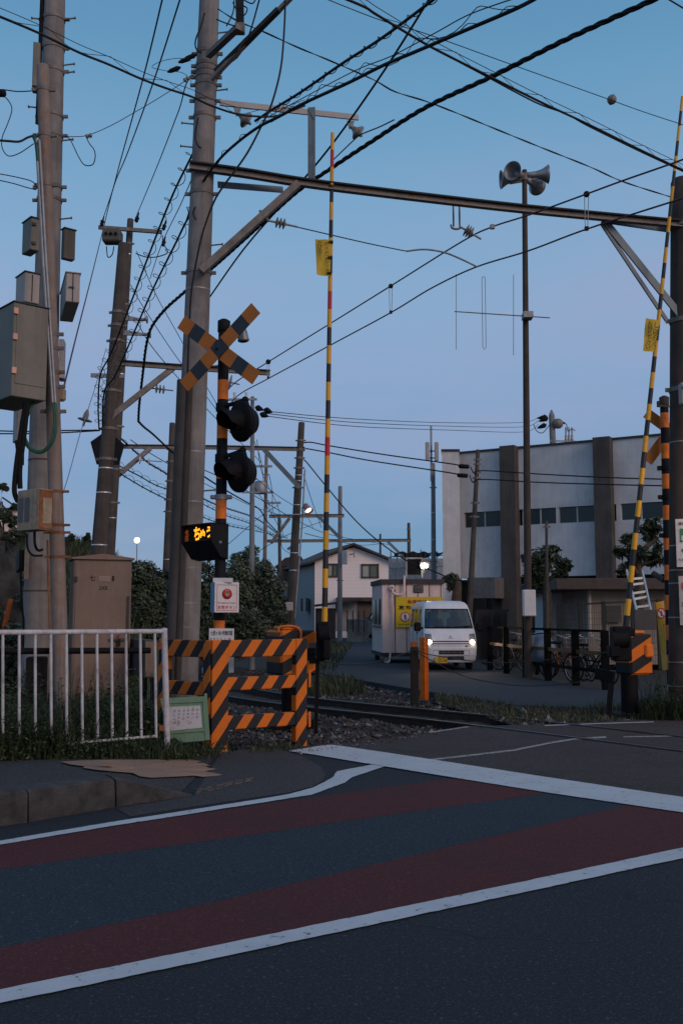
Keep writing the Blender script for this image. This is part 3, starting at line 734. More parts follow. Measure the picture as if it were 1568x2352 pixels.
for k_ in range(9): leafy(mb, (-1.75 + k_ * .07, 9.98 + k_ * .09, .12), (.12, .08, U(.05, .12)), 60, .03)
tag(single('grass', mb, m_grass, fix=False), 'tangled dark grass and weeds around the foot of the white guard rail', 'grass', kind='stuff')
mb = MB(); va = [(p.x, p.y) for p in VERGE]
blades(mb, 4500, va, lambda x, y: -.04, .05, .16, .005, .8, .30, 1.3)
blades(mb, 500, [(4.0, 16.6), (6.0, 16.2), (6, 15.2), (4, 15.6)], lambda x, y: -.04, .1, .28, .005, .8, .35)
tag(single('grass', mb, m_grass, fix=False), 'short patchy grass on the verge between the rails and the lane', 'grass', kind='stuff')
mb = MB()
blades(mb, 2600, [(-1.15, 19.2), (-.2, 19.2), (.55, 21), (.2, 23.5), (-1.1, 25)], lambda x, y: -.08, .08, .36, .007, .9, .28)
blades(mb, 1600, [(-.9, 27), (-.2, 27), (.55, 50), (-.6, 52)], lambda x, y: -.1, .1, .4, .012, .9, .3)
tag(single('grass', mb, m_grass, fix=False), 'tuft of long grass at the lane edge beyond the open boom', 'grass', kind='stuff')
mb = MB()
blades(mb, 1700, [(4.35, 14.5), (5.2, 14.4), (5.2, 15.4), (4.5, 15.5)], lambda x, y: -.05, .12, .45, .006, .9, .05)
weeds(mb, 110, [(4.4, 14.5), (5.1, 14.4), (5.1, 15.4), (4.5, 15.5)], lambda x, y: -.05, .2, .7)
tag(single('grass', mb, m_grass, fix=False), 'dark weeds growing around the base of the right hand pole', 'grass', kind='stuff')
# ================================================================== near side of the crossing
def axis_pole(pts, d, name, parent, mats, n=20, ztop=None, zbot=None, label=None, w0=None, w1=None):
    """tapered pole through (x, y, width) sightings at distance d, carried on to zbot"""
    (xa, ya, wa), (xb, yb, wb) = pts
    a, b = P(xa, ya, d), P(xb, yb, d); ra, rb = M_(wa, d) / 2, M_(wb, d) / 2
    if zbot is not None:
        t = (zbot - a.z) / (b.z - a.z); rb = ra + (rb - ra) * t; b = a.lerp(b, t)
    if ztop is not None:
        t = (ztop - b.z) / (a.z - b.z); ra = rb + (ra - rb) * t; a = b.lerp(a, t)
    mb = MB(); k = 10; pr = []
    x, y, ax = frame(a - b); L = (a - b).length
    mb.lathe(b, a - b, [(rb + (ra - rb) * i / k, L * i / k) for i in range(k + 1)] + [(ra * .9, L + ra * .25), (ra * .3, L + ra * .4), (0, L + ra * .42)], n)
    o = part(name, mb, mats, parent, label)
    def at(yy):
        t = 0; lo, hi = 0.0, 1.0
        for _ in range(40):
            t = (lo + hi) / 2; p = b.lerp(a, t)
            q = p - V((0, 0, EYE)); zz = q.y * cp + q.z * sp; vv = -q.y * sp + q.z * cp
            if CY - F * vv / zz > yy: lo = t
            else: hi = t
        return b.lerp(a, t), rb + (ra - rb) * t
    return o, at, (b, a, rb, ra)
def bands(at, ys, parent, m=None, h=.045, name='band', lug=True):
    for y in ys:
        p, r = at(y); mb = MB(); mb.cyl(p - V((0, 0, h / 2)), p + V((0, 0, h / 2)), r * 1.05 + .003, n=20)
        if lug:
            mb.box(p + V((r * 1.05 + .03, 0, 0)), (.07, .03, h * .9)); mb.box(p - V((r * 1.05 + .03, 0, 0)), (.07, .03, h * .9))
        part(name, mb, m or m_galv_d, parent)
def bolts(at, specs, parent):
    for y, side in specs:
        p, r = at(y); a = p + V((side * r * .9, -.02, 0)); mb = MB(); mb.cyl(a, a + V((side * .17, -.02, .01)), .011, n=8); mb.cyl(a + V((side * .165, -.02, .01)), a + V((side * .18, -.02, .01)), .02, n=8)
        part('step_bolt', mb, m_galv_d, parent)
def insul(mb, p, d, n=3, r=.07, gap=.055, m_body=0, stem=1):
    d = d.normalized(); mb.cyl(p - d * .12, p + d * (n * gap + .14), .016, n=8, mi=stem)
    for i in range(n):
        c = p + d * (i * gap); mb.lathe(c, d, [(.02, -.02), (r, -.006), (r * 1.0, .004), (r * .45, .018), (.02, .03)], 14, m_body)

# ---- left: concrete pole and thin steel pole with their boxes
g1 = thing('utility_pole', 'tall grey concrete utility pole behind the rust stained thin pole at the left edge', 'utility pole', P(90, 1620, 13.2) * 1)
g1.location.z = 0
_, at1, _ = axis_pole([(126.5, 0, 49), (90, 1359, 67)], 13.2, 'pole', g1, m_conc, zbot=-.1, ztop=P(127, -160, 13.2).z, n=24)
bands(at1, [45, 112, 165, 268, 312, 430, 460], g1)
bolts(at1, [(47, 1), (47, -1), (152, 1), (170, 1), (325, 1), (505, 1), (250, -1)], g1)
for yy in (1060, 1359):
    q, rr = at1(yy); mb = MB(); mb.cyl(q, q + V((0, 0, .02)), rr + .004, n=24); part('joint_ring', mb, m_conc_d, g1)
mb = MB(); q0, r0 = at1(-40); q1, r1_ = at1(290)
mb.tube([q0 + V((-r0 - .02, -.05, 0)), q1 + V((-r1_ - .02, -.07, 0))], .03, 8); part('conduit', mb, m_black, g1)
g2 = thing('steel_pole', 'thin rust streaked steel pole carrying grey boxes beside the guard rail', 'utility pole', P(137, 1640, 11.6))
g2.location.z = 0
_, at2, _ = axis_pole([(99, 154, 29), (133, 1282, 34)], 11.6, 'pole', g2, m_rustpole, zbot=-.1, n=20)
bands(at2, [206, 311, 425, 768, 800, 855, 888, 945], g2, m_galv_d)
bands(at2, [1129, 1206, 1223, 1279], g2, m_rust, .03)
mb = MB()
for k, (x0, x1) in enumerate([((84, 320), (122, 925)), ((91, 322), (128, 928))]):
    mb.tube([P(*x0, 11.42), P((x0[0] + x1[0]) / 2 - 3, 600, 11.42), P(*x1, 11.42)], .018, 8)
part('conduit', mb, m_galv, g2)
mb = MB()
for dx in (0, 9): mb = MB(); mb.tube(catmull([P(122 + dx * .5, 925, 11.38), P(126 + dx * .4, 960, 11.36), P(120 + dx * .5, 1008, 11.36), P(100, 1035 + dx * .3, 11.36), P(75 - dx * .2, 1032 + dx * .2, 11.36), P(60 - dx * .6, 1010, 11.36), P(56 - dx * .6, 985, 11.36), P(66 - dx * .3, 950, 11.4), P(82, 915, 11.45)], 8), .017, 8); part('looped_cable', mb, m_green, g2)
mb = MB()
mb.tube(catmull([P(78, 313, 11.5), P(84, 330, 11.42), P(88, 370, 11.42)], 5), .024, 8)
part('looped_cable', mb, m_green, g2)
mb = MB()
mb.tube(catmull([P(62, 1225, 11.2), P(64, 1258, 11.2), P(76, 1275, 11.25), P(98, 1276, 11.4)], 6), .012, 6)
mb.tube(catmull([P(80, 1222, 11.2), P(81, 1250, 11.2), P(88, 1264, 11.3), P(98, 1262, 11.4)], 6), .015, 6)
part('meter_cable', mb, m_black, g2)
mb = MB(); mb.tube([P(110, 1240, 11.4), P(111, 1320, 11.4), P(119, 1530, 11.4)], .012, 6); part('earth_conduit', mb, m_rust, g2)
def polebox(name, label, c, phi, mats, lid=None, d=11.5, door=True, bottom=None, group=None):
    xl, xm, xr, yt, yb = c; e, w_, dp, h, ex, ey = obox(xl, xm, xr, yt, yb, d, phi)
    if dp is None or dp <= 0 or dp > 1.2: dp = .22
    t = thing(name, label, 'equipment box', e + ex * w_ / 2 + ey * dp / 2, group)
    mb = MB(); addbox(mb, e, w_, dp, h, ex, ey, 0, .008); part('housing', mb, mats, t)
    if lid is not None:
        mb = MB(); addbox(mb, e - ex * .012 - ey * .015 + V((0, 0, h)), w_ + .024, dp + .03, .016, ex, ey, 0, .004); part('lid', mb, lid, t)
    return t, e, w_, dp, h, ex, ey
def hinge(t, e, w_, h, ex, ey, fx, fz, mi=None):
    mb = MB(); mb.box(e + ex * (w_ * fx) + V((0, 0, h * fz)) - ey * .012, (.05, .025, .035), Matrix((ex, ey, V((0, 0, 1)))).transposed()); part('latch', mb, mi or m_lid, t)
t, e, w_, dp, h, ex, ey = polebox('equipment_box', 'small olive grey box, upper left of the four boxes on the left poles', (52, 70, 93, 499, 572), 40, m_boxgrey, m_lid, 12.2)
hinge(t, e, w_, h, ex, ey, .3, .8); hinge(t, e, w_, h, ex, ey, .3, .2)
t, e, w_, dp, h, ex, ey = polebox('equipment_box', 'small dark stained box, upper right of the four boxes on the left poles', (141, 147, 174, 524, 592), 40, m_boxdark, m_lid, 12.6)
t, e, w_, dp, h, ex, ey = polebox('equipment_box', 'pale lilac grey box just above the big grey cabinet on the left poles', (37, 56, 92, 624, 692), 38, m_boxpale, m_lid, 12.2)
mb = MB(); mb.bar(e + ex * w_ * .5 - ey * .004 + V((0, 0, .02)), e + ex * w_ * .5 - ey * .004 + V((0, 0, h - .02)), .012, .006); part('door_seam', mb, m_txt, t)
t, e, w_, dp, h, ex, ey = polebox('equipment_box', 'pale beige two door box on the right side of the left poles', (140, 151, 184, 626, 692), 20, m_boxpale, m_boxpale, 12.3)
mb = MB(); mb.bar(e + ex * w_ * .5 - ey * .004 + V((0, 0, .01)), e + ex * w_ * .5 - ey * .004 + V((0, 0, h - .01)), .012, .006); part('door_seam', mb, m_txt, t)
mb = MB(); mb.bar(e + ex * w_ * .2 - ey * .02 + V((0, 0, h * .5)), e + ex * w_ * .6 - ey * .02 + V((0, 0, h * .5)), .014, .014); part('handle', mb, m_lid, t)
t, e, w_, dp, h, ex, ey = polebox('pole_cabinet', 'large grey steel cabinet with copper hinges hung on the left poles', (-36, 26, 110, 693, 909), 42, m_boxgrey, m_lid, 11.1)
t['category'] = 'cabinet'
mb = MB(); addbox(mb, e + ex * .035 - ey * .008 + V((0, 0, .15)), w_ - .06, .01, h - .18, ex, ey, 0, .003); part('door', mb, m_boxgrey, t)
for fz in (.905, .63, .27):
    mb = MB(); mb.box(e + ex * .02 - ey * .014 + V((0, 0, h * fz)), (.055, .02, .075), Matrix((ex, ey, V((0, 0, 1)))).transposed(), 0, .004); part('hinge', mb, mat('copper_hinge', (.62, .36, .26), .5, .2), t)
t, e, w_, dp, h, ex, ey = polebox('meter_box', 'beige rust stained meter box with two dark windows on the thin left pole', (40, 88, 122, 1121, 1216), 52, m_beige, None, 11.0)
t['category'] = 'meter box'
mb = MB(); addbox(mb, e + ex * .004 - ey * .006 + V((0, 0, .01)), w_ * .96, .012, h - .02, ex, ey, 0, .006); part('rusted_side', mb, m_rust, t)
mb = MB(); addbox(mb, e + ex * .05 - ey * .012 + V((0, 0, .07)), w_ - .07, .012, h - .17, ex, ey, 0, .004); part('cover', mb, m_beige, t)
for k in (0, 1):
    o = e - ex * .008 + ey * (dp * (.42 + .30 * k)); mb = MB(); mb.add([o + V((0, 0, h * .22)), o + ey * (dp * .2) + V((0, 0, h * .22)), o + ey * (dp * .2) + V((0, 0, h * .80)), o + V((0, 0, h * .80))], [[0, 1, 2, 3]]); part('meter_window', mb, m_win, t)
t, e, w_, dp, h, ex, ey = polebox('switch_box', 'pale blue grey plastic box half hidden behind the green cable loop', (31, 38, 56, 924, 1012), 30, m_boxpale, None, 12.4)
t, e, w_, dp, h, ex, ey = polebox('transformer_case', 'slim grey case strapped to the top of the left concrete pole', (70, 74, 92, 95, 196), 15, m_boxgrey, None, 12.7)
t, e, w_, dp, h, ex, ey = polebox('junction_box', 'narrow pale box behind the thin left pole below the two door box', (130, 134, 147, 778, 868), 10, m_boxpale, None, 13.0)
t, e, w_, dp, h, ex, ey = polebox('relay_case', 'small black case on the left flank of the concrete pole', (38, 44, 60, 1262, 1308), 20, m_blackmetal, None, 12.3)
mb = MB(); mb.box(P(62, 1296, 12.3), (.05, .04, .38), None, 0, .005); single('marker_plate', mb, m_beige, 'upright beige strip plate on the left concrete pole beside a black case', 'plate')
t_hc = thing('hanging_cables', 'thick black cables drooping beside the left poles into the meter box', 'cables', P(45, 1150, 11.3))
for pl in ([(60, 925), (50, 985), (42, 1040), (36, 1090), (34, 1130), (42, 1152)], [(64, 925), (56, 1000), (48, 1060), (46, 1090), (47, 1122)], [(40, 1012), (44, 1040), (48, 1062)], [(46, 1012), (50, 1040), (50, 1068)]):
    mb = MB(); mb.tube(catmull([P(x, y, 11.3) for x, y in pl], 6), .03, 8); part('hanging_cable', mb, m_black, t_hc)
mb = MB(); mb.tube(catmull([P(48, 1310, 12.3), P(52, 1400, 12.3), P(55, 1430, 12.3), P(53, 1500, 12.3)], 4), .014, 6)
part('hanging_cable', mb, m_black, t_hc)
# ---- brown signal cabinet
e, w_, dp, h, ex, ey = obox(150, 161, 300, 1284, 1640, 12.9, 20)
dp = .55; t = thing('signal_cabinet', 'brown steel signal cabinet lettered 2XK standing behind the guard rail', 'cabinet', e + ex * w_ / 2 + ey * dp / 2)
mb = MB(); addbox(mb, e, w_, dp, h, ex, ey, 0, .012); part('housing', mb, m_cab, t)
mb = MB(); a = e + V((0, 0, h)); q = [a - ex * .03 - ey * .04, a + ex * (w_ + .03) - ey * .04]
mb.prism([q[0], q[1], q[1] + V((0, 0, .022)), (q[0] + q[1]) / 2 + V((0, 0, .075)), q[0] + V((0, 0, .022))], ey * (dp + .08)); part('roof', mb, m_cab, t)
mb = MB(); addbox(mb, e + ex * .025 - ey * .010 + V((0, 0, .04)), w_ - .06, .012, h - .07, ex, ey, 0, .004); part('door', mb, m_cab, t)
mb = MB(); zc = V((0, 0, 1)); fr = e - ey * .0125
write(mb, '七', fr + ex * (w_ * .27) + zc * (h * .858), ex, zc, .075, .075, 0, .02); write(mb, '1', fr + ex * (w_ * .655) + zc * (h * .858), ex, zc, .03, .068, 0, .03)
write(mb, '2XK', fr + ex * (w_ * .435) + zc * (h * .80), ex, zc, .118, .052, 0, .02); part('lettering', mb, m_txt, t)
mb = MB(); addbox(mb, e + ex * (w_ * .425) - ey * .018 + zc * (h * .853), .15, .008, .075, ex, ey, 0, .002); part('name_plate', mb, mat('plate_tan', (.27, .20, .165), .6), t)
mb = MB(); mb.bar(fr + ex * (w_ * .945) + zc * (h * .28) - ey * .02, fr + ex * (w_ * .945) + zc * (h * .76) - ey * .02, .022, .022)
mb.bar(fr + ex * (w_ * .63) + zc * (h * .475) - ey * .02, fr + ex * (w_ * .92) + zc * (h * .475) - ey * .02, .03, .03); part('locking_bar', mb, m_cabdark, t)
mb = MB(); mb.box(fr + ex * (w_ * .79) + zc * (h * .497) - ey * .02, (.022, .02, .03)); part('red_tag', mb, m_armred, t)
mb = MB(); mb.box(fr + ex * (w_ * .79) + zc * (h * .455) - ey * .03, (.04, .03, .09)); part('padlock', mb, m_txt, t)
mb = MB(); mb.box(fr + ex * .03 + zc * (h * .87) - ey * .01, (.03, .03, .06)); part('hinge', mb, m_cabdark, t)
t, e, w_, dp, h, ex, ey = polebox('relay_case', 'low dull grey relay case behind the white guard rail end post', (296, 331, 362, 1470, 1558), 25, m_cabdark, None, 12.6)
mb = MB(); addbox(mb, e + ex * .01 - ey * .01 + V((0, 0, .02)), w_ - .02, .012, h - .04, ex, ey, 0, .003); part('door', mb, m_cab, t)
mb = MB()
for fx in (.2, .8): mb.bar(e + ex * w_ * fx + ey * .08, e + ex * w_ * fx + ey * .08 - V((0, 0, .7)), .05, .05)
part('stand', mb, m_blackmetal, t)
# ---- black pipe barrier behind the rail, orange stakes
t = thing('pipe_barrier', 'black pipe barrier with a thick wooden post running behind the white guard rail', 'barrier', P(85, 1640, 12.0))
mb = MB(); mb.tube([P(-60, 1496, 11.4), P(150, 1495, 11.9), P(345, 1494, 12.4)], .038, 10); part('pipe', mb, m_blackmetal, t)
mb = MB(); a = P(86, 1508, 12.0); mb.bar(a, V((a.x, a.y, -.1)), .24, .2, bev=.02); part('post', mb, mat('tarred_wood', (.02, .014, .013), .9, var=.4, scale=9), t)
t1 = MB(); a, b = P(26, 1376, 15), P(8, 1450, 15); t1.bar(b + (b - a) * 1.0, a, .105, .05, bev=.01); single('marker_stake', t1, m_orange_d, 'leaning orange angle iron stake left of the concrete pole', 'stake')
t1 = MB(); t1.bar(P(-6, 1256, 17), P(15, 1275, 17), .03, .03); t1.tube([P(-6, 1256, 17), P(-8, 1400, 17)], .03, 6); single('marker_stake', t1, m_boardor, 'thin orange bar poking in at the left edge above the rock', 'stake')
# ---- white guard rail
def gd(x): return 1 / (1 / 9.32 + (1 / 10.35 - 1 / 9.32) * (x / 380))
t = thing('guard_rail', 'white painted steel guard rail with upright bars along the footway', 'guard rail', G(386, 1733, .05))
def gp(x, y): return P(x, y, gd(x))
mb = MB(); mb.tube([gp(-150, 1454), gp(0, 1452.5), gp(120, 1452), gp(250, 1451), gp(378, 1450)], .0245, 12); part('top_rail', mb, m_wpaint, t)
mb = MB(); mb.tube([gp(-150, 1740), gp(0, 1728), gp(120, 1712), gp(214, 1703), gp(300, 1696), gp(357, 1691)], .014, 8); part('bottom_rail', mb, m_wpaint, t)
for xt, xb in [(-74, -76), (-33, -35), (7.2, 7.2), (44.9, 45), (81.5, 82), (117.4, 118.5), (153, 154), (188.4, 190), (223, 225), (256.8, 258.5), (289.6, 292), (322.4, 325), (355.7, 359)]:
    yb = 1694 + max(0, 300 - xb) * .108; mb = MB(); mb.tube([gp(xt, 1453), gp(xb, yb)], .0142, 8); part('bar', mb, m_wpaint, t)
mb = MB(); a, b = P(377.5, 1446, 10.35), P(387.5, 1733, 10.35); mb.cyl(b - V((0, 0, .25)), a, .031, .031, 14); mb.lathe(a, V((0, 0, 1)), [(.033, -.01), (.033, .008), (.02, .016), (0, .018)], 14); part('post', mb, m_wpaint, t)
mb = MB(); mb.box(P(368, 1484, 10.35), (.06, .045, .06)); mb.box(P(373, 1672, 10.35), (.055, .045, .055)); part('bracket', mb, m_rust, t)
# ---- mint green sheet sign leaning against the orange barrier
A_, B_, C_, D_ = P(369, 1605, 10.85), P(476, 1600, 10.85), P(482, 1700, 10.6), P(388, 1708, 10.6)
t = thing('notice_board', 'battered mint green metal notice board leaning against the orange striped barrier', 'notice board', (C_ + D_) / 2)
nn = (B_ - A_).cross(D_ - A_).normalized()
if nn.y > 0: nn = -nn
def qd(u, v, o=0): return A_.lerp(B_, u).lerp(D_.lerp(C_, u), v) + nn * o
mb = MB(); mb.prism([qd(0, 0), qd(.94, 0), qd(.94, -.07), qd(1, -.08), qd(1, 1), qd(.3, 1), qd(.17, .88), qd(0, .93)], -nn * .012); part('panel', mb, m_mint, t)
mb = MB()
for (u0, v0, u1, v1) in ((0, 0, .94, .13), (.9, .13, 1, 1), (0, .13, .08, .93), (.08, .75, .9, .8)): mb.prism([qd(u0, v0, .012), qd(u1, v0, .012), qd(u1, v1, .012), qd(u0, v1, .012)], -nn * .012)
part('raised_frame', mb, m_mint, t)
mb = MB(); mb.poly([qd(.1, .2, .004), qd(.84, .2, .004), qd(.84, .71, .004), qd(.1, .73, .004)])
part('paper', mb, paint('torn_paper', (.52, .49, .49), (.24, .20, .18), .56), t)
mb = MB(); eu = (B_ - A_).normalized(); ev = nn.cross(eu).normalized(); ev = ev if ev.z > 0 else -ev
for i, tx in enumerate(['みんな', 'きれい', 'おねがい', 'ゴミは', 'もちかえ', 'ましょう']): column(mb, tx, qd(.74 - i * .1, .26, .007), eu, ev, .032, .04 + .004 * (i % 2), 0, .005)
part('lettering', mb, mat('faded_print', (.16, .12, .12), .8), t)
# ---- orange and black barrier
def hz_wing(pa, pb, name, label_posts, hts, m_front, m_side, parent, post_w, both=True, thick=.1):
    pass
fA, fB = G(484, 1727), G(704, 1709.5)
bar_t = thing('crossing_barrier', 'orange and black striped steel barrier with two wings beside the crossing', 'barrier', fA)
def wing(pa, pb, d_z, m_f, m_s, bars, lposts, tl):
    ex = (pb - pa); L = ex.length; ex.normalize(); rz = math.atan2(ex.y, ex.x)
    def child(nm, mb, ms):
        o = part(nm, mb, ms, bar_t, local=True); o.location = pa - bar_t.location; o.rotation_euler = (0, 0, rz); return o
    for z0, z1 in bars:
        mb = MB(); mb.box((L / 2, .05, (z0 + z1) / 2), (L - .004 - 2 * (lposts[0] if False else 0), .10, z1 - z0), None, 0, .008); child('rail', mb, m_f)
    for x0, x1, z0, z1 in tl:
        mb = MB(); mb.box(((x0 + x1) / 2, .045, (z0 + z1) / 2), (x1 - x0, .113, z1 - z0), None, 0, .008)
        for k, f in enumerate(mb.f): pass
        child('post', mb, m_f)
    return L
zt = 1.215
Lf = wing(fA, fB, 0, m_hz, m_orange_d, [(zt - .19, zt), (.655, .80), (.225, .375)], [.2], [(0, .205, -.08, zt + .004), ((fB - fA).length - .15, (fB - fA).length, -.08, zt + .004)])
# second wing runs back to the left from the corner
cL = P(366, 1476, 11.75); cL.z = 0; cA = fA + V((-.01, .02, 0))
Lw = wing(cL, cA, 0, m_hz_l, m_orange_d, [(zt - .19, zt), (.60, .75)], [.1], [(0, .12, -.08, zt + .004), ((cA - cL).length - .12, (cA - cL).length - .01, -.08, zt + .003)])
# ---- wire hooks on the barrier's end
mb = MB(); q = fB + V((.03, .05, .75)); mb.box(q, (.03, .05, .2), None, 0, .008); mb.box(fB + V((.03, .05, .28)), (.03, .05, .18), None, 0, .008); part('lug', mb, m_orange, bar_t)
# ---- crossing signal
sg = thing('crossing_signal', 'orange and black crossing signal post with cross boards and two hooded lamps', 'crossing signal', P(503, 1690, 12.3)); sg.location.z = 0
D = 12.3
pa, pb = P(514.5, 745, D), P(506, 1284, D); dirp = (pb - pa) / (pb.z - pa.z)
def sp_at(y):
    lo, hi = 0.0, pa.z + 1
    for _ in range(50):
        z = (lo + hi) / 2; p = pa + dirp * (z - pa.z); q = p - V((0, 0, EYE)); yy = CY - F * (-q.y * sp + q.z * cp) / (q.y * cp + q.z * sp)
        if yy > y: lo = z
        else: hi = z
    return pa + dirp * (z - pa.z)
mb = MB(); edges = [(745, 0), (873.8, 1), (918.5, 0), (964.6, 1), (1008, 0), (1064, 1), (1101, 0), (1146, 1), (1192, 0), (1425, 1), (1470, 0), (1515, 1), (1560, 0), (1605, 1), (1650, 0)]
for (y0, mi), (y1, _) in zip(edges, edges[1:]): mb.cyl(sp_at(y1), sp_at(y0), .068, n=20, mi=mi, caps=False)
b0 = sp_at(1650); mb.cyl(V((b0.x, b0.y, -.1)), b0, .068, n=20); part('post', mb, [m_blackp, m_orange], sg)
mb = MB(); c0 = sp_at(763); c1 = sp_at(738); mb.lathe(c0, c1 - c0, [(.074, 0), (.08, .005), (.08, (c1 - c0).length), (.04, (c1 - c0).length + .025), (0, (c1 - c0).length + .03)], 20); part('cap', mb, m_blackp, sg)
# cross boards, turned toward the road on the left
nb = V((-.40, -.915, 0)).normalized(); exb = V((-nb.y, nb.x, 0)); exb = exb if exb.x > 0 else -exb; ctrb = P(499.5, 802, 12.12)
def onb(x, y, off=0):
    r = ray(x, y); o = V((0, 0, EYE)); t_ = ((ctrb - o).dot(nb)) / r.dot(nb); return o + r * t_ + nb * off
def board(ends, wpx, off, name):
    (x0, y0), (x1, y1) = ends; a, b = onb(x0, y0), onb(x1, y1); u = (b - a).normalized(); v = nb.cross(u).normalized(); hw = .092; mb = MB()
    for k in range(7):
        p, q = a.lerp(b, k / 7), a.lerp(b, (k + 1) / 7)
        if k == 3 and off == 0: pass
        mb.prism([p - v * hw + nb * off, q - v * hw + nb * off, q + v * hw + nb * off, p + v * hw + nb * off], -nb * .012, 1 if k % 2 == 0 else 0)
    part(name, mb, [m_navyp, m_boardor], sg)
board([(416, 739), (588, 868)], 0, 0, 'cross_board'); board([(424, 888), (588.5, 708)], 0, .016, 'cross_board')
mb = MB(); mb.cyl(ctrb - nb * .16, ctrb + nb * .025, .02, n=10); part('board_bolt', mb, m_blackp, sg)
# bell
mb = MB(); bt, bb_ = P(556, 752, 12.25), P(559.5, 783, 12.25); mb.lathe(bb_, bt - bb_, [(.055, -.01), (.073, 0), (.073, .01), (.052, .15), (.045, .2), (0, .21)], 18); mb.lathe(bb_, bt - bb_, [(.066, .004), (0, .05)], 18, 1)
mb.bar(bt + V((-.02, 0, .03)), sp_at(756), .03, .03); part('bell', mb, [m_galv, m_black], sg)
# hooded lamps
nl = V((-.78, -.61, -.10)).normalized()
for (cx, cy, ya) in ((553, 968, 936), (547.5, 1084.5, 1053)):
    c = P(cx, cy, 12.05); x_, y_, a_ = frame(nl)
    mb = MB(); mb.lathe(c, -nl, [(.0, -.02), (.245, -.02), (.25, -.005), (.25, .03), (.215, .06), (.15, .17), (.0, .19)], 30)
    lamp = part('lamp_housing', mb, m_blackmetal, sg)
    mb = MB(); mb.lathe(c, nl, [(.0, .05), (.08, .045), (.1, .025)], 20); part('lens', mb, mat('dark_red_lens', (.03, .004, .005), .2, var=.1), lamp)
    mb = MB(); K_ = 22; ring0, ring1 = [], []
    up = y_ if y_.z > 0 else -y_; sd_ = x_
    for i in range(K_ + 1):
        th = math.radians(-35 + 250 * i / K_); rr = .148; dirv = sd_ * math.cos(th) + up * math.sin(th)
        ln = .21 + .06 * math.sin(th) if math.sin(th) > 0 else max(.02, .21 + .30 * math.sin(th))
        ring0.append(c + nl * .02 + dirv * rr); ring1.append(c + nl * (.02 + ln) + dirv * rr * 1.04 - V((0, 0, ln * .12)))
    mb.strip(ring0, ring1); mb.strip([p + (c - p).normalized() * .006 for p in ring0], [p + (c + nl * .2 - p).normalized() * .006 for p in ring1]); part('hood', mb, m_blackmetal, lamp)
    pp = sp_at(ya); mb = MB(); top = c + V((.0, .0, .27)) - nl * .06
    mb.cyl(pp - V((0, 0, .05)), pp + V((0, 0, .05)), .085, n=18); mb.tube(catmull([pp + V((0, -.04, 0)), pp.lerp(top, .6) + V((0, 0, .0)), top + V((-.0, 0, -.01)), c - nl * .1 + V((0, 0, .18))], 5), [.028] * 16, 8); mb.sphere(top, .045, 10)
    part('lamp_bracket', mb, m_blackmetal, sg)
# LED display
nf = V((-.72, -.69, 0)).normalized(); wf = V((-nf.y, nf.x, 0)); wf = wf if wf.x < 0 else -wf      # wf: along the front, to the far left
k0 = P(484, 1199.5, 12.05); hz = M_(1, 12.05)
back = -nf
Hh = P(484, 1199.5, 12.05).z - P(484, 1283, 12.05).z; dpt = .27; wid = .614
led = thing('led_sign', 'black hooded sign box with glowing orange characters on the crossing signal post', 'display', sp_at(1240))
prof = [(0, 0), (dpt, 0), (dpt, -Hh), (dpt * .58, -Hh * .95), (0, -Hh * .48)]
def lp(s_, z_, w__): return k0 + back * s_ + V((0, 0, z_)) + wf * w__
mb = MB()
for w0 in (0, wid - .012): mb.prism([lp(s_, z_, w0) for s_, z_ in prof], wf * .012)
mb.prism([lp(0, 0, 0), lp(dpt, 0, 0), lp(dpt, -.012, 0), lp(0, -.012, 0)], wf * wid); mb.prism([lp(dpt, 0, 0), lp(dpt, -Hh, 0), lp(dpt - .012, -Hh, 0), lp(dpt - .012, 0, 0)], wf * wid)
mb.prism([lp(0, -Hh * .48, 0), lp(dpt * .58, -Hh * .95, 0), lp(dpt * .58 + .012, -Hh * .95, 0), lp(.012, -Hh * .46, 0)], wf * wid); mb.prism([lp(dpt * .58, -Hh * .95, 0), lp(dpt, -Hh, 0), lp(dpt, -Hh * .97, 0), lp(dpt * .58, -Hh * .93, 0)], wf * wid)
part('housing', mb, m_blackp, led)
sc_ = .055; mb = MB(); mb.poly([lp(sc_, -.012, .012), lp(sc_, -Hh * .56, .012), lp(sc_, -Hh * .56, wid - .012), lp(sc_, -.012, wid - .012)]); part('screen', mb, m_black, led)
mb = MB(); zz = V((0, 0, 1)); fz = -Hh * .50

def wx(x):
    r = ray(x, 1230); u = r.x / r.y; q = k0 + back * (sc_ - .004); return (q.x - u * q.y) / (u * wf.y - wf.x)
for ch, x0, x1, zl, zh in (('う', 474.5, 486, .1, .62), ('ゅ', 460.5, 471.5, .02, .48), ('ち', 445.5, 460, 0, .62)):
    wa, wb = wx(x0), wx(x1); write(mb, ch, lp(sc_ - .004, fz + .02 + zl * .2, wa), -wf, zz, wa - wb, (zh - zl) * .27, 0, .035)
part('lit_characters', mb, e_led, led)
mb = MB(); wa, wb = wx(419), wx(434); write(mb, '踏', lp(sc_ - .004, fz + .01, wa), -wf, zz, wa - wb, .16, 0, .02); part('dim_character', mb, e_led_dim, led)
mb = MB(); mb.box(lp(.14, -Hh * .53, -.004), (.045, .004, .028)); part('maker_plate', mb, m_galv, led)
mb = MB(); q = sp_at(1142); mb.box(q, (.27, .06, .05), None, 0, .01); mb.cyl(q - V((0, 0, .03)), q + V((0, 0, .03)), .08, n=18); part('clamp', mb, m_galv, sg)
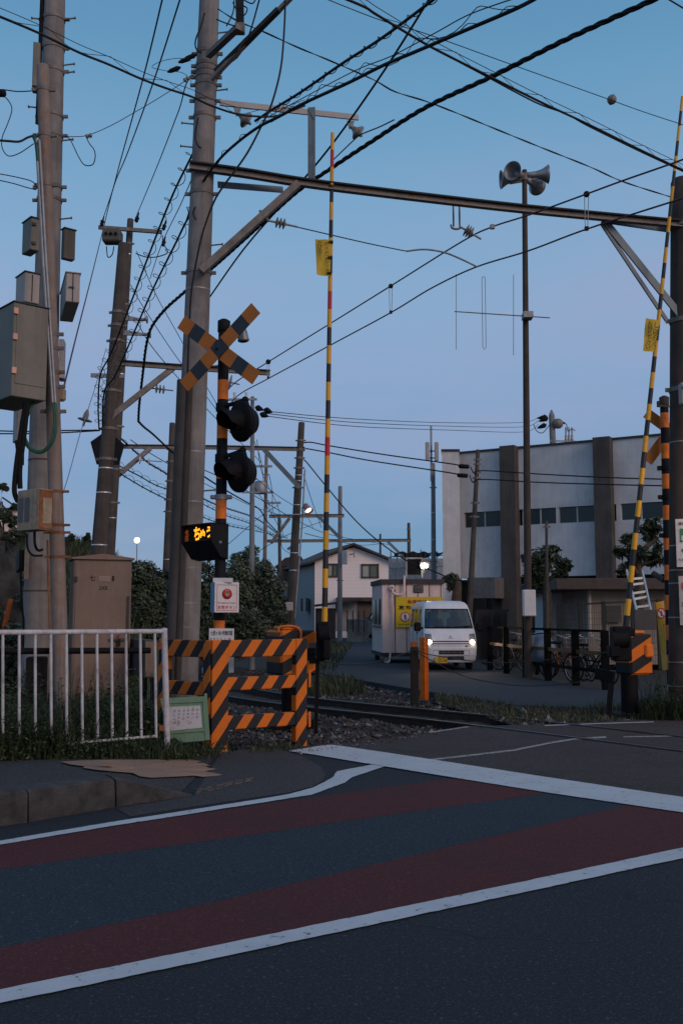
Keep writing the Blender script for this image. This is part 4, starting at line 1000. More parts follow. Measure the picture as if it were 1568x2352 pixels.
# ---- emergency button box
e, w_, dp, h, ex, ey = obox(483.6, 492.5, 549, 1337, 1407, 11.95, 27)
dp = .13
eb = thing('emergency_button', 'white emergency button box with a red ring on the crossing signal post', 'button box', e + ex * w_ / 2 + ey * dp / 2)
mb = MB(); addbox(mb, e, w_, dp, h, ex, ey, 0, .004); part('housing', mb, m_white, eb)
mb = MB(); o = e - ex * .0025; mb.add([o, o + ey * dp, o + ey * dp + zz * h, o + zz * h], [[0, 1, 2, 3]]); part('blue_flank', mb, m_ltblue, eb)
f0 = e - ey * .003; mb = MB()
for (a, b, c_, d_) in ((.09, .06, .91, .075), (.09, .905, .91, .92), (.09, .075, .105, .905), (.895, .075, .91, .905)): mb.add([f0 + ex * w_ * a + zz * h * b, f0 + ex * w_ * c_ + zz * h * b, f0 + ex * w_ * c_ + zz * h * d_, f0 + ex * w_ * a + zz * h * d_], [[0, 1, 2, 3]])
write(mb, 'Emergency button', f0 + ex * w_ * .14 + zz * h * .285, ex, zz, w_ * .72, h * .062, 0, .012); write(mb, '非常ボタン', f0 + ex * w_ * .12 + zz * h * .105, ex, zz, w_ * .76, h * .13, 0, .012)
part('lettering', mb, m_txtred, eb)
cb = f0 + ex * w_ * .505 + zz * h * .615
mb = MB(); mb.lathe(cb, -ey, [(0, .001), (.063, .001), (.063, 0)], 28); part('red_ring', mb, m_armred, eb)
mb = MB(); write(mb, '強く押す', cb + ex * -.025 + zz * .038 - ey * .003, ex, zz, .05, .013, 0, .01); part('ring_lettering', mb, m_white, eb)
mb = MB(); mb.lathe(cb, -ey, [(.031, .001), (.031, .006), (.027, .008), (.027, .004), (0, .004)], 24); part('button', mb, [mat('button_tan', (.40, .24, .17), .5)], eb)
mb = MB(); a = P(489, 1338, 12.0); addbox(mb, a, .235, .03, .055, V((1, 0, 0)), V((0, 1, 0)), 0, .004); part('mounting_plate', mb, m_white, eb)
# ---- crossing name board
e, w_, dp, h, ex, ey = obox(None, 479, 537.3, 1443.5, 1545, 11.9, 2)
nbd = thing('name_board', 'white crossing name board with black and red writing behind the striped barrier', 'sign', e + ex * w_ / 2)
mb = MB(); addbox(mb, e, w_, .006, h, ex, V((-ex.y, ex.x, 0)), 0, .001); part('plate', mb, m_white, nbd)
f0 = e - V((-ex.y, ex.x, 0)) * .004; mb = MB(); write(mb, '七里ヶ浜1号踏切道', f0 + ex * w_ * .06 + zz * h * .845, ex, zz, w_ * .88, h * .105, 0, .012)
for i, tx in enumerate(['ブザーが鳴りま', '使用後はた', '非常の場合', '処罰されます']): column(mb, tx, f0 + ex * w_ * (.46 - i * .14) + zz * h * .79, ex, zz, .021, .024, 0, .01)
column(mb, 'このボタン', f0 + ex * w_ * .60 + zz * h * .79, ex, zz, .030, .031, 0, .01)
part('lettering', mb, m_txt, nbd)
mb = MB(); column(mb, '非常の時', f0 + ex * w_ * .77 + zz * h * .79, ex, zz, .030, .031, 0, .01); part('red_lettering', mb, m_txtred, nbd)
mb = MB(); mb.bar(P(508, 1450, 12.05), V((P(508, 1450, 12.05).x, 12.05, 0)), .04, .02); part('stay', mb, m_galv, nbd)
# ---- left gate machine and its raised boom
def stripe_box(name, parent, e, w_, dp, h, ex, ey, m_front, m_flank, bev=.03):
    mb = MB(); mb.box((w_ / 2, dp / 2, h / 2), (w_, dp, h), None, 0, bev); 
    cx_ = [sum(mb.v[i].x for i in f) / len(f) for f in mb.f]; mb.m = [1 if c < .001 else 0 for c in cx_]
    o = part(name, mb, [m_front, m_flank], parent, local=True); o.location = e - parent.location; o.rotation_euler = (0, 0, math.atan2(ex.y, ex.x)); return o
e, w_, dp, h, ex, ey = obox(611, 645, 728.5, 1448, 1553, 13.9, 22)
dp = min(max(dp, .4), .7)
gm = thing('gate_machine', 'orange and black striped barrier machine behind the striped barrier', 'gate machine', e + ex * w_ / 2 + ey * dp / 2 - V((0, 0, .65))); gm.location.z = 0
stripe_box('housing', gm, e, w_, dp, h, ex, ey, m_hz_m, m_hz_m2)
mb = MB(); a = e + V((0, 0, h)) + ey * .05 - ex * .02; pts = [a + ex * .0 - V((0, 0, .02)), a + ex * .02 + V((0, 0, .05)), a + ex * (w_ * .4) + V((0, 0, .055)), a + ex * (w_ * .55) + V((0, 0, .0)) - ey * .07, a + ex * (w_ * .56) - V((0, 0, .14)) - ey * .07]
mb.tube(catmull(pts, 4), .016, 8); part('handle', mb, m_orange, gm)
mb = MB(); addbox(mb, e + ex * (w_ * .06) + ey * .06 + V((0, 0, h)), w_ * .5, dp * .6, .055, ex, ey, 0, .02); part('top_cover', mb, m_orange, gm)
mb = MB(); addbox(mb, e + ex * (w_ * .755) - ey * .02 + V((0, 0, h * .60)), w_ * .215, .025, h * .13, ex, ey, 0, .004); part('reflector', mb, mat('grey_reflector', (.12, .13, .12), .4), gm)
mb = MB(); addbox(mb, e + ex * (w_ * .78) - ey * .012 + V((0, 0, h * .26)), w_ * .17, .02, h * .24, ex, ey, 0, .006); part('hatch', mb, m_blackp, gm)
mb = MB(); b = e + ex * w_ * .55 + ey * dp * .5; mb.cyl(V((b.x, b.y, -.1)), V((b.x, b.y, e.z)), .16, n=16); mb.box(V((b.x, b.y, -.02)), (.6, .5, .16)); part('pedestal', mb, m_blackmetal, gm)
mb = MB(); m0 = P(742, 1470, 13.75)
mb.box(P(740, 1468, 13.8), (.16, .34, .46), None, 0, .02); mb.box(P(750, 1492, 13.6), (.10, .22, .26), None, 0, .02); mb.cyl(P(733, 1458, 13.6), P(757, 1456, 13.6), .11, n=18); mb.box(P(741, 1436, 13.75), (.16, .14, .10), None, 0, .015); mb.box(P(736, 1508, 13.7), (.12, .2, .12), None, 0, .02)
part('drive', mb, m_blackmetal, gm)
mb = MB(); a = P(729, 1512, 13.7); mb.bar(a, V((a.x - .02, a.y, -.12)), .05, .05); part('support_rod', mb, m_blackmetal, gm)
def boom(name, label, top, bot, d, w0, w1, cols, n, parent_sign, ext_=.25):
    t = thing(name, label, 'barrier boom', P(*bot, d)); a, b = P(*top, d), P(*bot, d); mb = MB()
    # even bands in true length
    for i in range(n):
        p, q = a.lerp(b, i / n), a.lerp(b, (i + 1) / n); r0 = M_(w0 + (w1 - w0) * i / n, d) / 2; r1 = M_(w0 + (w1 - w0) * (i + 1) / n, d) / 2
        mb.cyl(q, p, r1, r0, 12, cols(i), caps=(i in (0, n - 1)))
    part('arm', mb, [m_yel, m_armblk, m_armred], t); return t, a, b
pat = {1: 2, 9: 2, 17: 2}
t, a, b = boom('barrier_boom', 'raised yellow, black and red barrier boom standing upright left of the lane', (763.5, 305), (745, 1438), 13.75, 8.4, 13.5, lambda i: pat.get(i, 0 if i % 2 == 0 else 1), 27, None)
def flag(parent, quad, d, cols, cw, pitch, lab=None):
    q = [P(x, y, d) for x, y in quad]; mb = MB(); nu, nv = 6, 8; vs = []
    for j in range(nv + 1):
        for i in range(nu + 1):
            p = q[0].lerp(q[1], i / nu).lerp(q[3].lerp(q[2], i / nu), j / nv); p.y += .02 * math.sin(i * 1.1 + j * .7) * (1 - i / nu); vs.append(p)
    mb.add(vs, [[j * (nu + 1) + i, j * (nu + 1) + i + 1, (j + 1) * (nu + 1) + i + 1, (j + 1) * (nu + 1) + i] for j in range(nv) for i in range(nu)], 0, True); pl_ = part('sign_plate', mb, m_sticker, parent)
    ex = (q[1] - q[0]).normalized(); ey_ = ((q[0] - q[3])).normalized(); mb = MB(); Hs = (q[0] - q[3]).length
    for tx, fu, cwf, pf, v0 in cols: column(mb, tx, q[0].lerp(q[1], fu) - ey_ * (Hs * v0) + V((0, -.035, 0)), ex, ey_, cwf * Hs, pf * Hs, 0, .004)
    part('lettering', mb, m_txt, parent)
flag(t, [(723.6, 549), (761, 551), (757.5, 635), (727.5, 631)], 13.68, [('サイドブレーキ', .55, .125, .125, .07), ('かけろ!!', .12, .14, .115, .06)], .1, .1)
mb = MB(); [mb.box(P(x, y, 13.68), (.06, .06, .025)) for x, y in ((760, 556), (758, 592), (756, 628))]; part('sign_clip', mb, m_txt, t)
# ================================================================== big pole in front, overhead line portals
p2 = thing('utility_pole', 'stout concrete pole behind the crossing signal carrying the near end of the overhead beam', 'utility pole', P(426, 1600, 13.5)); p2.location.z = 0
_, atp2, _ = axis_pole([(481, 0, 48), (429.5, 1305, 67)], 13.5, 'pole', p2, m_conc, zbot=-.1, ztop=P(485, -120, 13.5).z, n=28)
bands(atp2, [124, 152, 165, 178, 196, 232, 270, 392, 446, 627], p2, m_galv_d, .05)
bolts(atp2, [(287, -1), (78, 1), (340, -1), (565, 1), (843, 1), (1128, 1), (210, 1)], p2)
for k in (668, 1040, 1154, 1230, 1305, 1385, 1440):
    q, rr = atp2(k); mb = MB(); mb.cyl(q - V((0, 0, .009)), q + V((0, 0, .009)), rr + .003, n=28); part('strap', mb, m_galv, p2)
mb = MB(); pts = []
for y in (860, 1000, 1150, 1300, 1450, 1560):
    q, rr = atp2(y); pts.append(q + V((-.03, -rr - .02, 0)))
mb.tube(pts, .045, 8); part('conduit', mb, m_conc_d, p2)
mb = MB(); pts = []
for y in (880, 1000, 1150, 1300, 1450, 1600):
    q, rr = atp2(y); pts.append(q + V((-.125, -rr + .02, 0)))
mb.tube(pts, .085, 10); part('cable_duct', mb, m_cabdark, p2)
mb = MB(); q, rr = atp2(960); mb.box(q + V((-rr - .005, -.08, 0)), (.012, .09, .55)); part('number_plate', mb, m_galv, p2)
# loops and fittings near the top of that pole
mb = MB()
for pl in ([(470, 30), (462, 60), (450, 90), (450, 110), (462, 122)], [(455, 270), (450, 300), (449, 318), (455, 335), (462, 340)], [(449, 475), (444, 490), (450, 505)]):
    mb = MB(); mb.tube(catmull([P(x, y, 13.25) for x, y in pl], 6), .012, 6); part('cable_loop', mb, m_wire, p2)
def girder(pl, d0, d1, wpx, parent, name='beam', th=.09):
    """T section beam: dark upper flange, paler web below"""
    pts = path(pl, d0, d1, 6) ; mb = MB(); h = wpx
    for a, b in zip(pts, pts[1:]):
        mb.bar(a + V((0, 0, h / 2 - .012)), b + V((0, 0, h / 2 - .012)), th * 1.7, .024, mi=1); mb.bar(a - V((0, .012, .012)), b - V((0, .012, .012)), .016, h - .026, mi=0); mb.bar(a + V((0, -.045, -h / 2 + .012)), b + V((0, -.045, -h / 2 + .012)), th, .02, mi=0)
    return part(name, mb, [m_galv_d, m_beamtop], parent)
pr = thing('line_portal', 'long steel beam spanning the tracks from the stout pole to the right hand pole', 'overhead beam', P(440, 384, 13.4))
girder([(436, 383), (560, 400), (690, 421), (861, 443), (1200, 482), (1568, 517)], 13.3, 15.2, .125, pr)
mb = MB(); mb.bar(P(500, 424, 13.6), P(650, 436, 13.9), .02, .09); part('flat_strut', mb, m_blue_steel, pr)
mb = MB(); mb.bar(P(1400, 508, 15.0), P(1530, 527, 15.5), .02, .09); part('flat_strut', mb, m_blue_steel, pr)
mb = MB(); mb.bar(P(462, 622, 13.2), P(686, 420, 13.6), .10, .05, V((0, -1, 0))); mb.bar(P(466, 629, 13.25), P(690, 427, 13.65), .012, .09, V((0, -1, 0))); part('knee_brace', mb, m_galv_d, pr)
for a, b, w_ in (((1385, 505), (1575, 742), .115), ((1380, 512), (1530, 736), .06)):
    mb = MB(); mb.bar(P(*a, 15.0), P(*b, 15.2), w_, .03, V((0, -1, .3))); part('knee_brace', mb, m_blue_steel, pr)
mb = MB(); mb.bar(P(505, 236, 13.35), P(822, 270, 14.2), .03, .082); part('upper_arm', mb, m_galv_h, pr)
mb = MB(); mb.bar(P(721, 249, 13.9), P(721, 415, 14.0), .11, .035); mb.bar(P(714, 247, 13.86), P(714, 415, 13.96), .02, .09); mb.prism([P(708, 252, 13.85), P(722, 252, 13.85), P(722, 275, 13.85)], V((0, .012, 0))); part('upright', mb, m_blue_steel, pr)
for hx, hy, ix, iy, d in ((545, 247, 566, 277, 13.4), (805, 277, 822, 305, 14.1)):
    h = MB(); h.prism([P(hx - 9, hy, d), P(hx + 9, hy, d), P(hx + 5, hy + 15, d), P(hx - 3, hy + 20, d)], V((0, .015, 0))); a, b = P(hx, hy + 12, d), P(ix, iy, d)
    h.cyl(a, a.lerp(b, .7), .03, n=10); h.lathe(a.lerp(b, .6), b - a, [(.03, -.05), (.05, 0), (.11, .05), (.118, .07), (.05, .08), (.02, .13)], 18, 1); h.cyl(b, b + (b - a).normalized() * .08, .02, n=8)
    part('insulator', h, [m_galv, m_porc_w if False else m_porc], pr)
h = MB(); h.cyl(P(597, 484, 13.55), P(617, 508, 13.5), .02, n=8); dirn = (P(678, 521, 13.6) - P(612, 507, 13.5)).normalized(); insul(h, P(636, 511, 13.5), dirn, 3, .075, .05); part('insulator', h, [m_porc, m_galv], pr)
h = MB(); 
for x in (1040, 1054): h.cyl(P(x, 452, 14.55), P(x + 1, 520, 14.55), .014, n=8)
h.tube(catmull([P(1035, 516, 14.5), P(1038, 524, 14.5), P(1050, 526, 14.5), P(1060, 522, 14.5)], 4), .016, 6); h.bar(P(1034, 462, 14.5), P(1058, 464, 14.5), .03, .04); insul(h, P(1070, 529, 14.5), P(1092, 541, 14.5) - P(1060, 522, 14.5), 3, .095, .04); part('hanger', h, [m_porc, m_galv], pr)
# steady arm
mb = MB(); mb.tube(catmull([P(933, 577, 14.5), P(975, 573, 14.5), P(1020, 580, 14.5), P(1060, 596, 14.5), P(1095, 613, 14.5)], 6), .014, 8); single('steady_arm', mb, m_galv, 'curved pale steady arm holding the contact wire under the near beam', 'steady arm')
mb = MB(); mb.tube(path([(680, 521), (840, 558), (933, 577)], 13.6, 14.5), .008, 6); single('stay_wire', mb, m_wire, 'thin stay wire from the disc insulator on the knee brace to the steady arm', 'wire')
# right hand pole
p3 = thing('utility_pole', 'dark brown concrete pole at the right edge with signs strapped to it', 'utility pole', P(1569, 1630, 15.3)); p3.location.z = 0
_, atp3, _ = axis_pole([(1568, 420, 58), (1567, 1600, 64)], 15.3, 'pole', p3, m_conc_r, zbot=-.1, n=28)
bands(atp3, [896, 738, 520], p3, m_galv_d, .07)
for k in (1017, 1254, 1310, 1340, 1418, 1520, 1575):
    q, rr = atp3(k); mb = MB(); mb.cyl(q - V((0, 0, .009)), q + V((0, 0, .009)), rr + .004, n=28); part('strap', mb, m_galv, p3)
bolts(atp3, [(935, -1)], p3)
def pole_sign(x0, y0, y1, wpx, label, mat_, fn):
    d = 15.3; q, rr = atp3((y0 + y1) / 2); a = P(x0, y1, d - rr - .05); h = P(x0, y0, d - rr - .05).z - a.z; w_ = M_(wpx, d); t = thing('pole_sign', label, 'sign', a + V((w_ / 2, 0, 0))); mb = MB()
    n = 10; r_ = .33; vs = []
    for j in (0, 1):
        for i in range(n + 1): vs.append(V((a.x + w_ * i / n, a.y + .10 * ((i / n - .5) ** 2), a.z + h * j)))
    mb.add(vs, [[i, i + 1, n + 2 + i, n + 1 + i] for i in range(n)], 0, True); part('plate', mb, mat_, t); fn(t, a - V((0, .004, 0)) + V((0, -.0, 0)), w_, h)
    return t
X_, Y_, Z_ = V((1, 0, 0)), V((0, 1, 0)), V((0, 0, 1))
def rect(mb, o, x0, z0, x1, z1, mi=0): mb.add([o + X_ * x0 + Z_ * z0, o + X_ * x1 + Z_ * z0, o + X_ * x1 + Z_ * z1, o + X_ * x0 + Z_ * z1], [[0, 1, 2, 3]], mi)
def s1(t, a, w_, h):
    mb = MB(); rect(mb, a, w_ * .2, h * .66, w_ * .8, h * .80); rect(mb, a, w_ * .2, h * .52, w_ * .26, h * .66); rect(mb, a, w_ * .74, h * .52, w_ * .8, h * .66); rect(mb, a, w_ * .2, h * .52, w_ * .8, h * .55)
    c = a + X_ * w_ * .5 + Z_ * h * .345; mb.poly([c + X_ * w_ * -.28, c + X_ * w_ * -.05 - Z_ * h * .09, c + X_ * w_ * .28 - Z_ * h * .09, c + X_ * w_ * .28 + Z_ * h * .09, c + X_ * w_ * -.05 + Z_ * h * .09]); part('green_marks', mb, m_txtgreen, t)
    mb = MB(); write(mb, '津波避難', a + X_ * w_ * .12 + Z_ * h * .87, X_, Z_, w_ * .76, h * .07, 0, .02); write(mb, '七里ヶ浜', a + X_ * w_ * .06 + Z_ * h * .12, X_, Z_, w_ * .8, h * .06); part('lettering', mb, m_txt, t)
pole_sign(1554.5, 1192, 1302, 42, 'white plate with green symbols and an arrow on the right edge pole', m_white, s1)
def s2(t, a, w_, h):
    mb = MB(); c = a + X_ * w_ * .5 + Z_ * h * .8; ro, ri = w_ * .36, w_ * .28; n = 28; vs = [c + X_ * (r * math.cos(6.2832 * i / n)) + Z_ * (r * math.sin(6.2832 * i / n)) for r in (ro, ri) for i in range(n)]
    mb.add(vs, [[i, (i + 1) % n, n + (i + 1) % n, n + i] for i in range(n)]); mb.bar(c + X_ * -ri * .7 + Z_ * ri * .7, c + X_ * ri * .7 - Z_ * ri * .7, w_ * .06, .001); part('red_ring', mb, m_txtred, t)
    mb = MB(); write(mb, '立入禁止', a + X_ * w_ * .1 + Z_ * h * .38, X_, Z_, w_ * .8, h * .10, 0, .02); write(mb, 'ここは', a + X_ * w_ * .1 + Z_ * h * .22, X_, Z_, w_ * .6, h * .05); part('lettering', mb, m_txt, t)
pole_sign(1562, 1323, 1436, 40, 'pinkish white plate with a red ring, lower sign on the right edge pole', m_white_d, s2)

# ---- far portals: poles and beams
m_pole_far = [m_conc_d, m_conc_b, m_conc]
def simple_pole(label, top, bot, w0, w1, d, m, ys=(), group=None, n=16, zb=-.15, straps=()):
    t = thing('utility_pole', label, 'utility pole', P(bot[0], bot[1], d), group); t.location.z = 0
    _, at, ends = axis_pole([(top[0], top[1], w0), (bot[0], bot[1], w1)], d, 'pole', t, m, zbot=zb, n=n)
    bands(at, ys, t, m_galv_d, .06)
    for k in straps:
        q, rr = at(k); mb = MB(); mb.cyl(q - V((0, 0, .012)), q + V((0, 0, .012)), rr + .004, n=n); part('strap', mb, m_alu, t)
    return t, at
q1, at_a = simple_pole('leaning dark pole, front one of the close pair behind the brown cabinet', (285, 563), (228, 1262), 27, 36, 22, m_conc_d, (718, 748, 783, 898, 985, 1055), straps=(1076, 1132, 1252))
for (x, y, l) in ((258, 738, 44), (292, 770, 50)):
    pass
for y, x1 in ((728, 336), (762, 343)):
    q, rr = at_a(y); mb = MB(); a = q + V((.05, 0, 0)); b = P(x1, y + 6, 22); mb.prism([a + V((0, 0, .07)), b + V((-.12, 0, .03)), b + V((-.12, 0, -.03)), a + V((0, 0, -.07))], V((0, .04, 0))); mb.cyl(b - V((.14, 0, 0)), b, .035, n=10); mb.lathe(b, V((1, 0, 0)), [(.03, 0), (.09, .01), (.09, .03), (.02, .04)], 12); part('bracket', mb, m_galv, q1)
mb = MB(); q, rr = at_a(862); mb.bar(q - V((.5, 0, 0)), q + V((.25, 0, -.02)), .05, .09); part('cross_bar', mb, m_galv, q1)
q2, at_b = simple_pole('leaning dark pole, rear one of the close pair, with a crossarm and transformer on top', (300, 505), (253, 1262), 15, 24, 33, m_conc_d, (560, 700, 980, 1078, 1155), straps=(585, 860, 1190))
mb = MB(); mb.bar(P(227, 522, 32.7), P(372, 533, 32.7), .10, .12); part('crossarm', mb, m_galv_d, q2)
mb = MB(); a = P(259, 545, 32.5); mb.box(a, (.62, .45, .42), None, 0, .05); mb.box(a + V((0, 0, .22)), (.5, .35, .08), None, 0, .02)
for k in (-.16, 0, .16): mb.lathe(a + V((k, -.24, .03)), V((0, -1, 0)), [(.05, 0), (.05, .05), (.02, .05)], 12, 1)
part('transformer', mb, [m_boxdark, m_black], q2)
for x, y in ((233, 505), (313, 497), (375, 515), (374, 552)):
    mb = MB(); a = P(x, y + 14, 32.6); mb.lathe(a, V((.25, 0, 1)), [(.03, 0), (.07, .06), (.05, .1), (.08, .16), (.03, .22), (.02, .36)], 10); part('insulator', mb, m_blackmetal, q2)
mb = MB(); e_ = [P(209, 1018, 30), P(235, 994, 30), P(281, 1018, 30), P(272, 1058, 30), P(221, 1066, 30)]; mb.prism([P(208, 1015, 31), P(247, 987, 31), P(285, 1020, 31), P(272, 1066, 31), P(222, 1066, 31)], V((0, .12, 0))); t = single('sign_back', mb, m_blackp, 'black five sided signal board seen behind the pair of leaning dark poles', 'board')
pr2 = thing('line_portal', 'second steel beam over the track from the leaning dark poles past the stout pole', 'overhead beam', P(250, 833, 22.6))
girder([(247, 832), (400, 843), (620, 857)], 22, 22.8, .13, pr2)
mb = MB(); mb.bar(P(252, 960, 21.9), P(398, 845, 22.3), .13, .06, V((0, -1, 0))); part('knee_brace', mb, m_galv_d, pr2)
h = MB(); insul(h, P(360, 893, 22.3), P(400, 898, 22.3) - P(355, 893, 22.3), 3, .1, .08); part('insulator', h, [m_porc, m_galv], pr2)
h = MB(); insul(h, P(529, 878, 22.6), P(538, 880, 22.6) - P(526, 877, 22.6), 1, .17, .08); part('insulator', h, [m_porc, m_galv], pr2)
pr3 = thing('line_portal', 'third steel beam over the track ending at the tall brown pole', 'overhead beam', P(285, 1027, 34))
girder([(282, 1026), (500, 1028), (700, 1032)], 34, 35, .15, pr3)
mb = MB(); mb.bar(P(257, 1104, 33), P(345, 1030, 34), .16, .08, V((0, -1, 0))); part('knee_brace', mb, m_galv_d, pr3)
mb = MB(); mb.bar(P(606, 1032, 34.6), P(688, 1120, 34.6), .16, .08, V((0, -1, 0))); part('knee_brace', mb, m_blue_steel, pr3)
h = MB(); insul(h, P(322, 1057, 33.5), P(335, 1058, 33.5) - P(320, 1057, 33.5), 2, .13, .3); part('insulator', h, [m_porc_w, m_galv], pr3)
q3, at_c = simple_pole('tall brown pole right of the signal lamps carrying a small flood lamp', (692.5, 972), (666, 1440), 14.5, 22, 35, m_conc_d, (1012, 1032, 1052, 1075, 1120), straps=(1092, 1105, 1160, 1182, 1270, 1310))
mb = MB(); mb.tube([P(700, 1078, 34.6), P(694, 1200, 34.6), P(677, 1420, 34.6)], .03, 6); part('conduit', mb, m_galv, q3)
mb = MB(); mb.box(P(662, 1393, 34.4), (.32, .2, .3), None, 0, .02); part('small_box', mb, m_boxpale, q3)
fl = thing('flood_lamp', 'small pinkish flood lamp glowing on the side of the tall brown pole', 'lamp', P(700, 1168, 34.5))
mb = MB(); mb.bar(P(692, 1168, 34.6), P(702, 1164, 34.6), .05, .05); a, b = P(702, 1162, 34.5), P(712, 1178, 34.3); mb.lathe(a, b - a, [(.0, -.05), (.09, -.04), (.11, .1), (.16, .28), (.155, .28), (.1, .12)], 14); part('housing', mb, mat('lamp_pink', (.26, .14, .13), .6), fl)
mb = MB(); mb.lathe(a, b - a, [(0, .20), (.12, .215)], 14); part('lit_lens', mb, emit('flood_dim', (1, .85, .7), 2.5), fl)
pr4 = thing('line_portal', 'fourth thin beam over the track crossing the blue grey pole', 'overhead beam', P(640, 1187, 58)); girder([(618, 1186), (790, 1184.5)], 57, 58, .2, pr4)
mb = MB(); mb.bar(P(730, 1185, 57.6), P(780, 1235, 57.6), .18, .1, V((0, -1, 0))); part('knee_brace', mb, m_blue_steel, pr4)
mb = MB(); mb.bar(P(622, 1248, 56.6), P(665, 1190, 56.6), .18, .1, V((0, -1, 0))); part('knee_brace', mb, m_galv_d, pr4)
pr5 = thing('line_portal', 'farthest thin beam over the track ending at the short brown pole', 'overhead beam', P(610, 1242, 78)); girder([(606, 1243), (943, 1241)], 77, 78, .24, pr5)
mb = MB(); mb.bar(P(889, 1243, 77.6), P(930, 1283, 77.6), .2, .12, V((0, -1, 0))); part('knee_brace', mb, m_blue_steel, pr5)
mb = MB(); mb.bar(P(660, 1262, 77), P(690, 1243, 77), .2, .12, V((0, -1, 0))); part('knee_brace', mb, m_galv_d, pr5)
q4, at_d = simple_pole('brown pole just left of the stout pole, rising from the hedge', (396, 973), (378, 1440), 13, 21, 38, m_conc_d, (1032, 1060, 1105, 1148, 1175), straps=(1285, 1320))
q5, at_e = simple_pole('slim blue grey pole with insulators right behind the signal lamps', (580, 912), (578, 1462), 8.5, 14.5, 30, m_conc_b, (960, 1100), straps=())
mb = MB(); mb.bar(P(516, 918, 29.8), P(590, 917, 29.8), .06, .06); part('crossarm', mb, m_galv, q5)
for x in (520, 539, 566): 
    mb = MB(); mb.lathe(P(x, 917, 29.8), V((0, 0, 1)), [(.03, 0), (.05, .04), (.035, .08), (.05, .12), (.035, .16), (.06, .2), (0, .22)], 10); part('insulator', mb, m_porc_w, q5)
mb = MB(); mb.bar(P(556, 1131, 29.6), P(598, 1131, 29.6), .05, .05); part('crossarm', mb, m_galv, q5)
for (x0, y0, x1, y1) in ((586, 935, 600, 940), (606, 940, 622, 946), (597, 950, 617, 957)):
    mb = MB(); mb.lathe(P(x0, y0, 29.7), P(x1, y1, 29.7) - P(x0, y0, 29.7), [(.03, 0), (.1, .08), (.07, .18), (.015, .28)], 10); part('cable_sleeve', mb, m_black, q5)
q6, at_f = simple_pole('reddish brown pole with a bucket transformer between the slim pole and the tall brown pole', (612, 1035), (607, 1350), 7.5, 9.5, 55, m_rustpole, (1090, 1150))
mb = MB(); mb.lathe(P(598, 1134, 54.6), V((0, 0, 1)), [(0, 0), (.34, 0), (.36, .06), (.36, .6), (.3, .68), (.0, .7)], 16); part('transformer', mb, m_galv, q6)
for y, x0, x1 in ((1071, 583, 625), (1155, 612, 645), (1131, 572, 628)): mb = MB(); mb.bar(P(x0, y, 54.6), P(x1, y, 54.6), .09, .12); part('crossarm', mb, m_galv, q6)
q7, at_g = simple_pole('thin distant brown pole left of the tall brown pole', (641, 1187), (644, 1400), 7, 8.5, 76, m_conc_d, (1220,))
q8, at_h = simple_pole('blue grey steel pole standing in front of the white gabled house', (781, 1118), (780, 1468), 9, 12, 60, m_conc_b, (1185, 1234, 1333))
mb = MB(); mb.box(P(791.5, 1280, 59.6), (.28, .1, .85), None, 0, .02); part('number_board', mb, m_sheet, q8)
q9, at_i = simple_pole('short brown pole at the far end of the last beam', (938, 1202), (939, 1300), 7, 8.2, 84, m_conc_d, (1215, 1241))
q10, at_j = simple_pole('tiny distant pole peeping over the gabled roof', (873, 1227), (873, 1290), 4.6, 5.2, 110, m_conc_d, (1238,))
q11, at_k = simple_pole('pale telecom mast with two white panel antennas left of the big building', (994, 1065), (996, 1420), 9.5, 12.5, 50, m_conc_b, (1120, 1290), straps=(1178, 1240))
mb = MB(); mb.cyl(P(990, 1105, 49.8), P(989.5, 978, 49.8), .055, n=10); part('mast_tube', mb, m_galv, q11)
for x in (981, 1002): mb = MB(); mb.box(P(x, 1037, 49.5), (.2, .14, .95), None, 0, .03); part('panel_antenna', mb, m_boxpale, q11)
mb = MB(); mb.bar(P(983, 1036, 49.7), P(1000, 1036, 49.7), .05, .05); mb.bar(P(983, 1052, 49.7), P(1000, 1052, 49.7), .05, .05); part('antenna_mount', mb, m_blackmetal, q11)
q12, at_l = simple_pole('leaning brown pole in front of the left end of the big grey white building', (1097, 1034), (1078, 1395), 9, 14.5, 33, m_conc_d, (1056, 1066, 1085, 1098, 1155, 1187), straps=())
for x, y in ((1065, 1071), (1062, 1092)):
    mb = MB(); mb.lathe(P(x + 12, y + 1, 32.8), V((-1, 0, .06)), [(.02, 0), (.07, .02), (.075, .2), (.07, .33), (.02, .36)], 10); part('cable_sleeve', mb, m_black, q12)
q13, at_m = simple_pole('thin dark post in front of the tree by the building', (1254, 1198), (1256, 1470), 6.5, 8.5, 27, m_conc_d, (1210,))
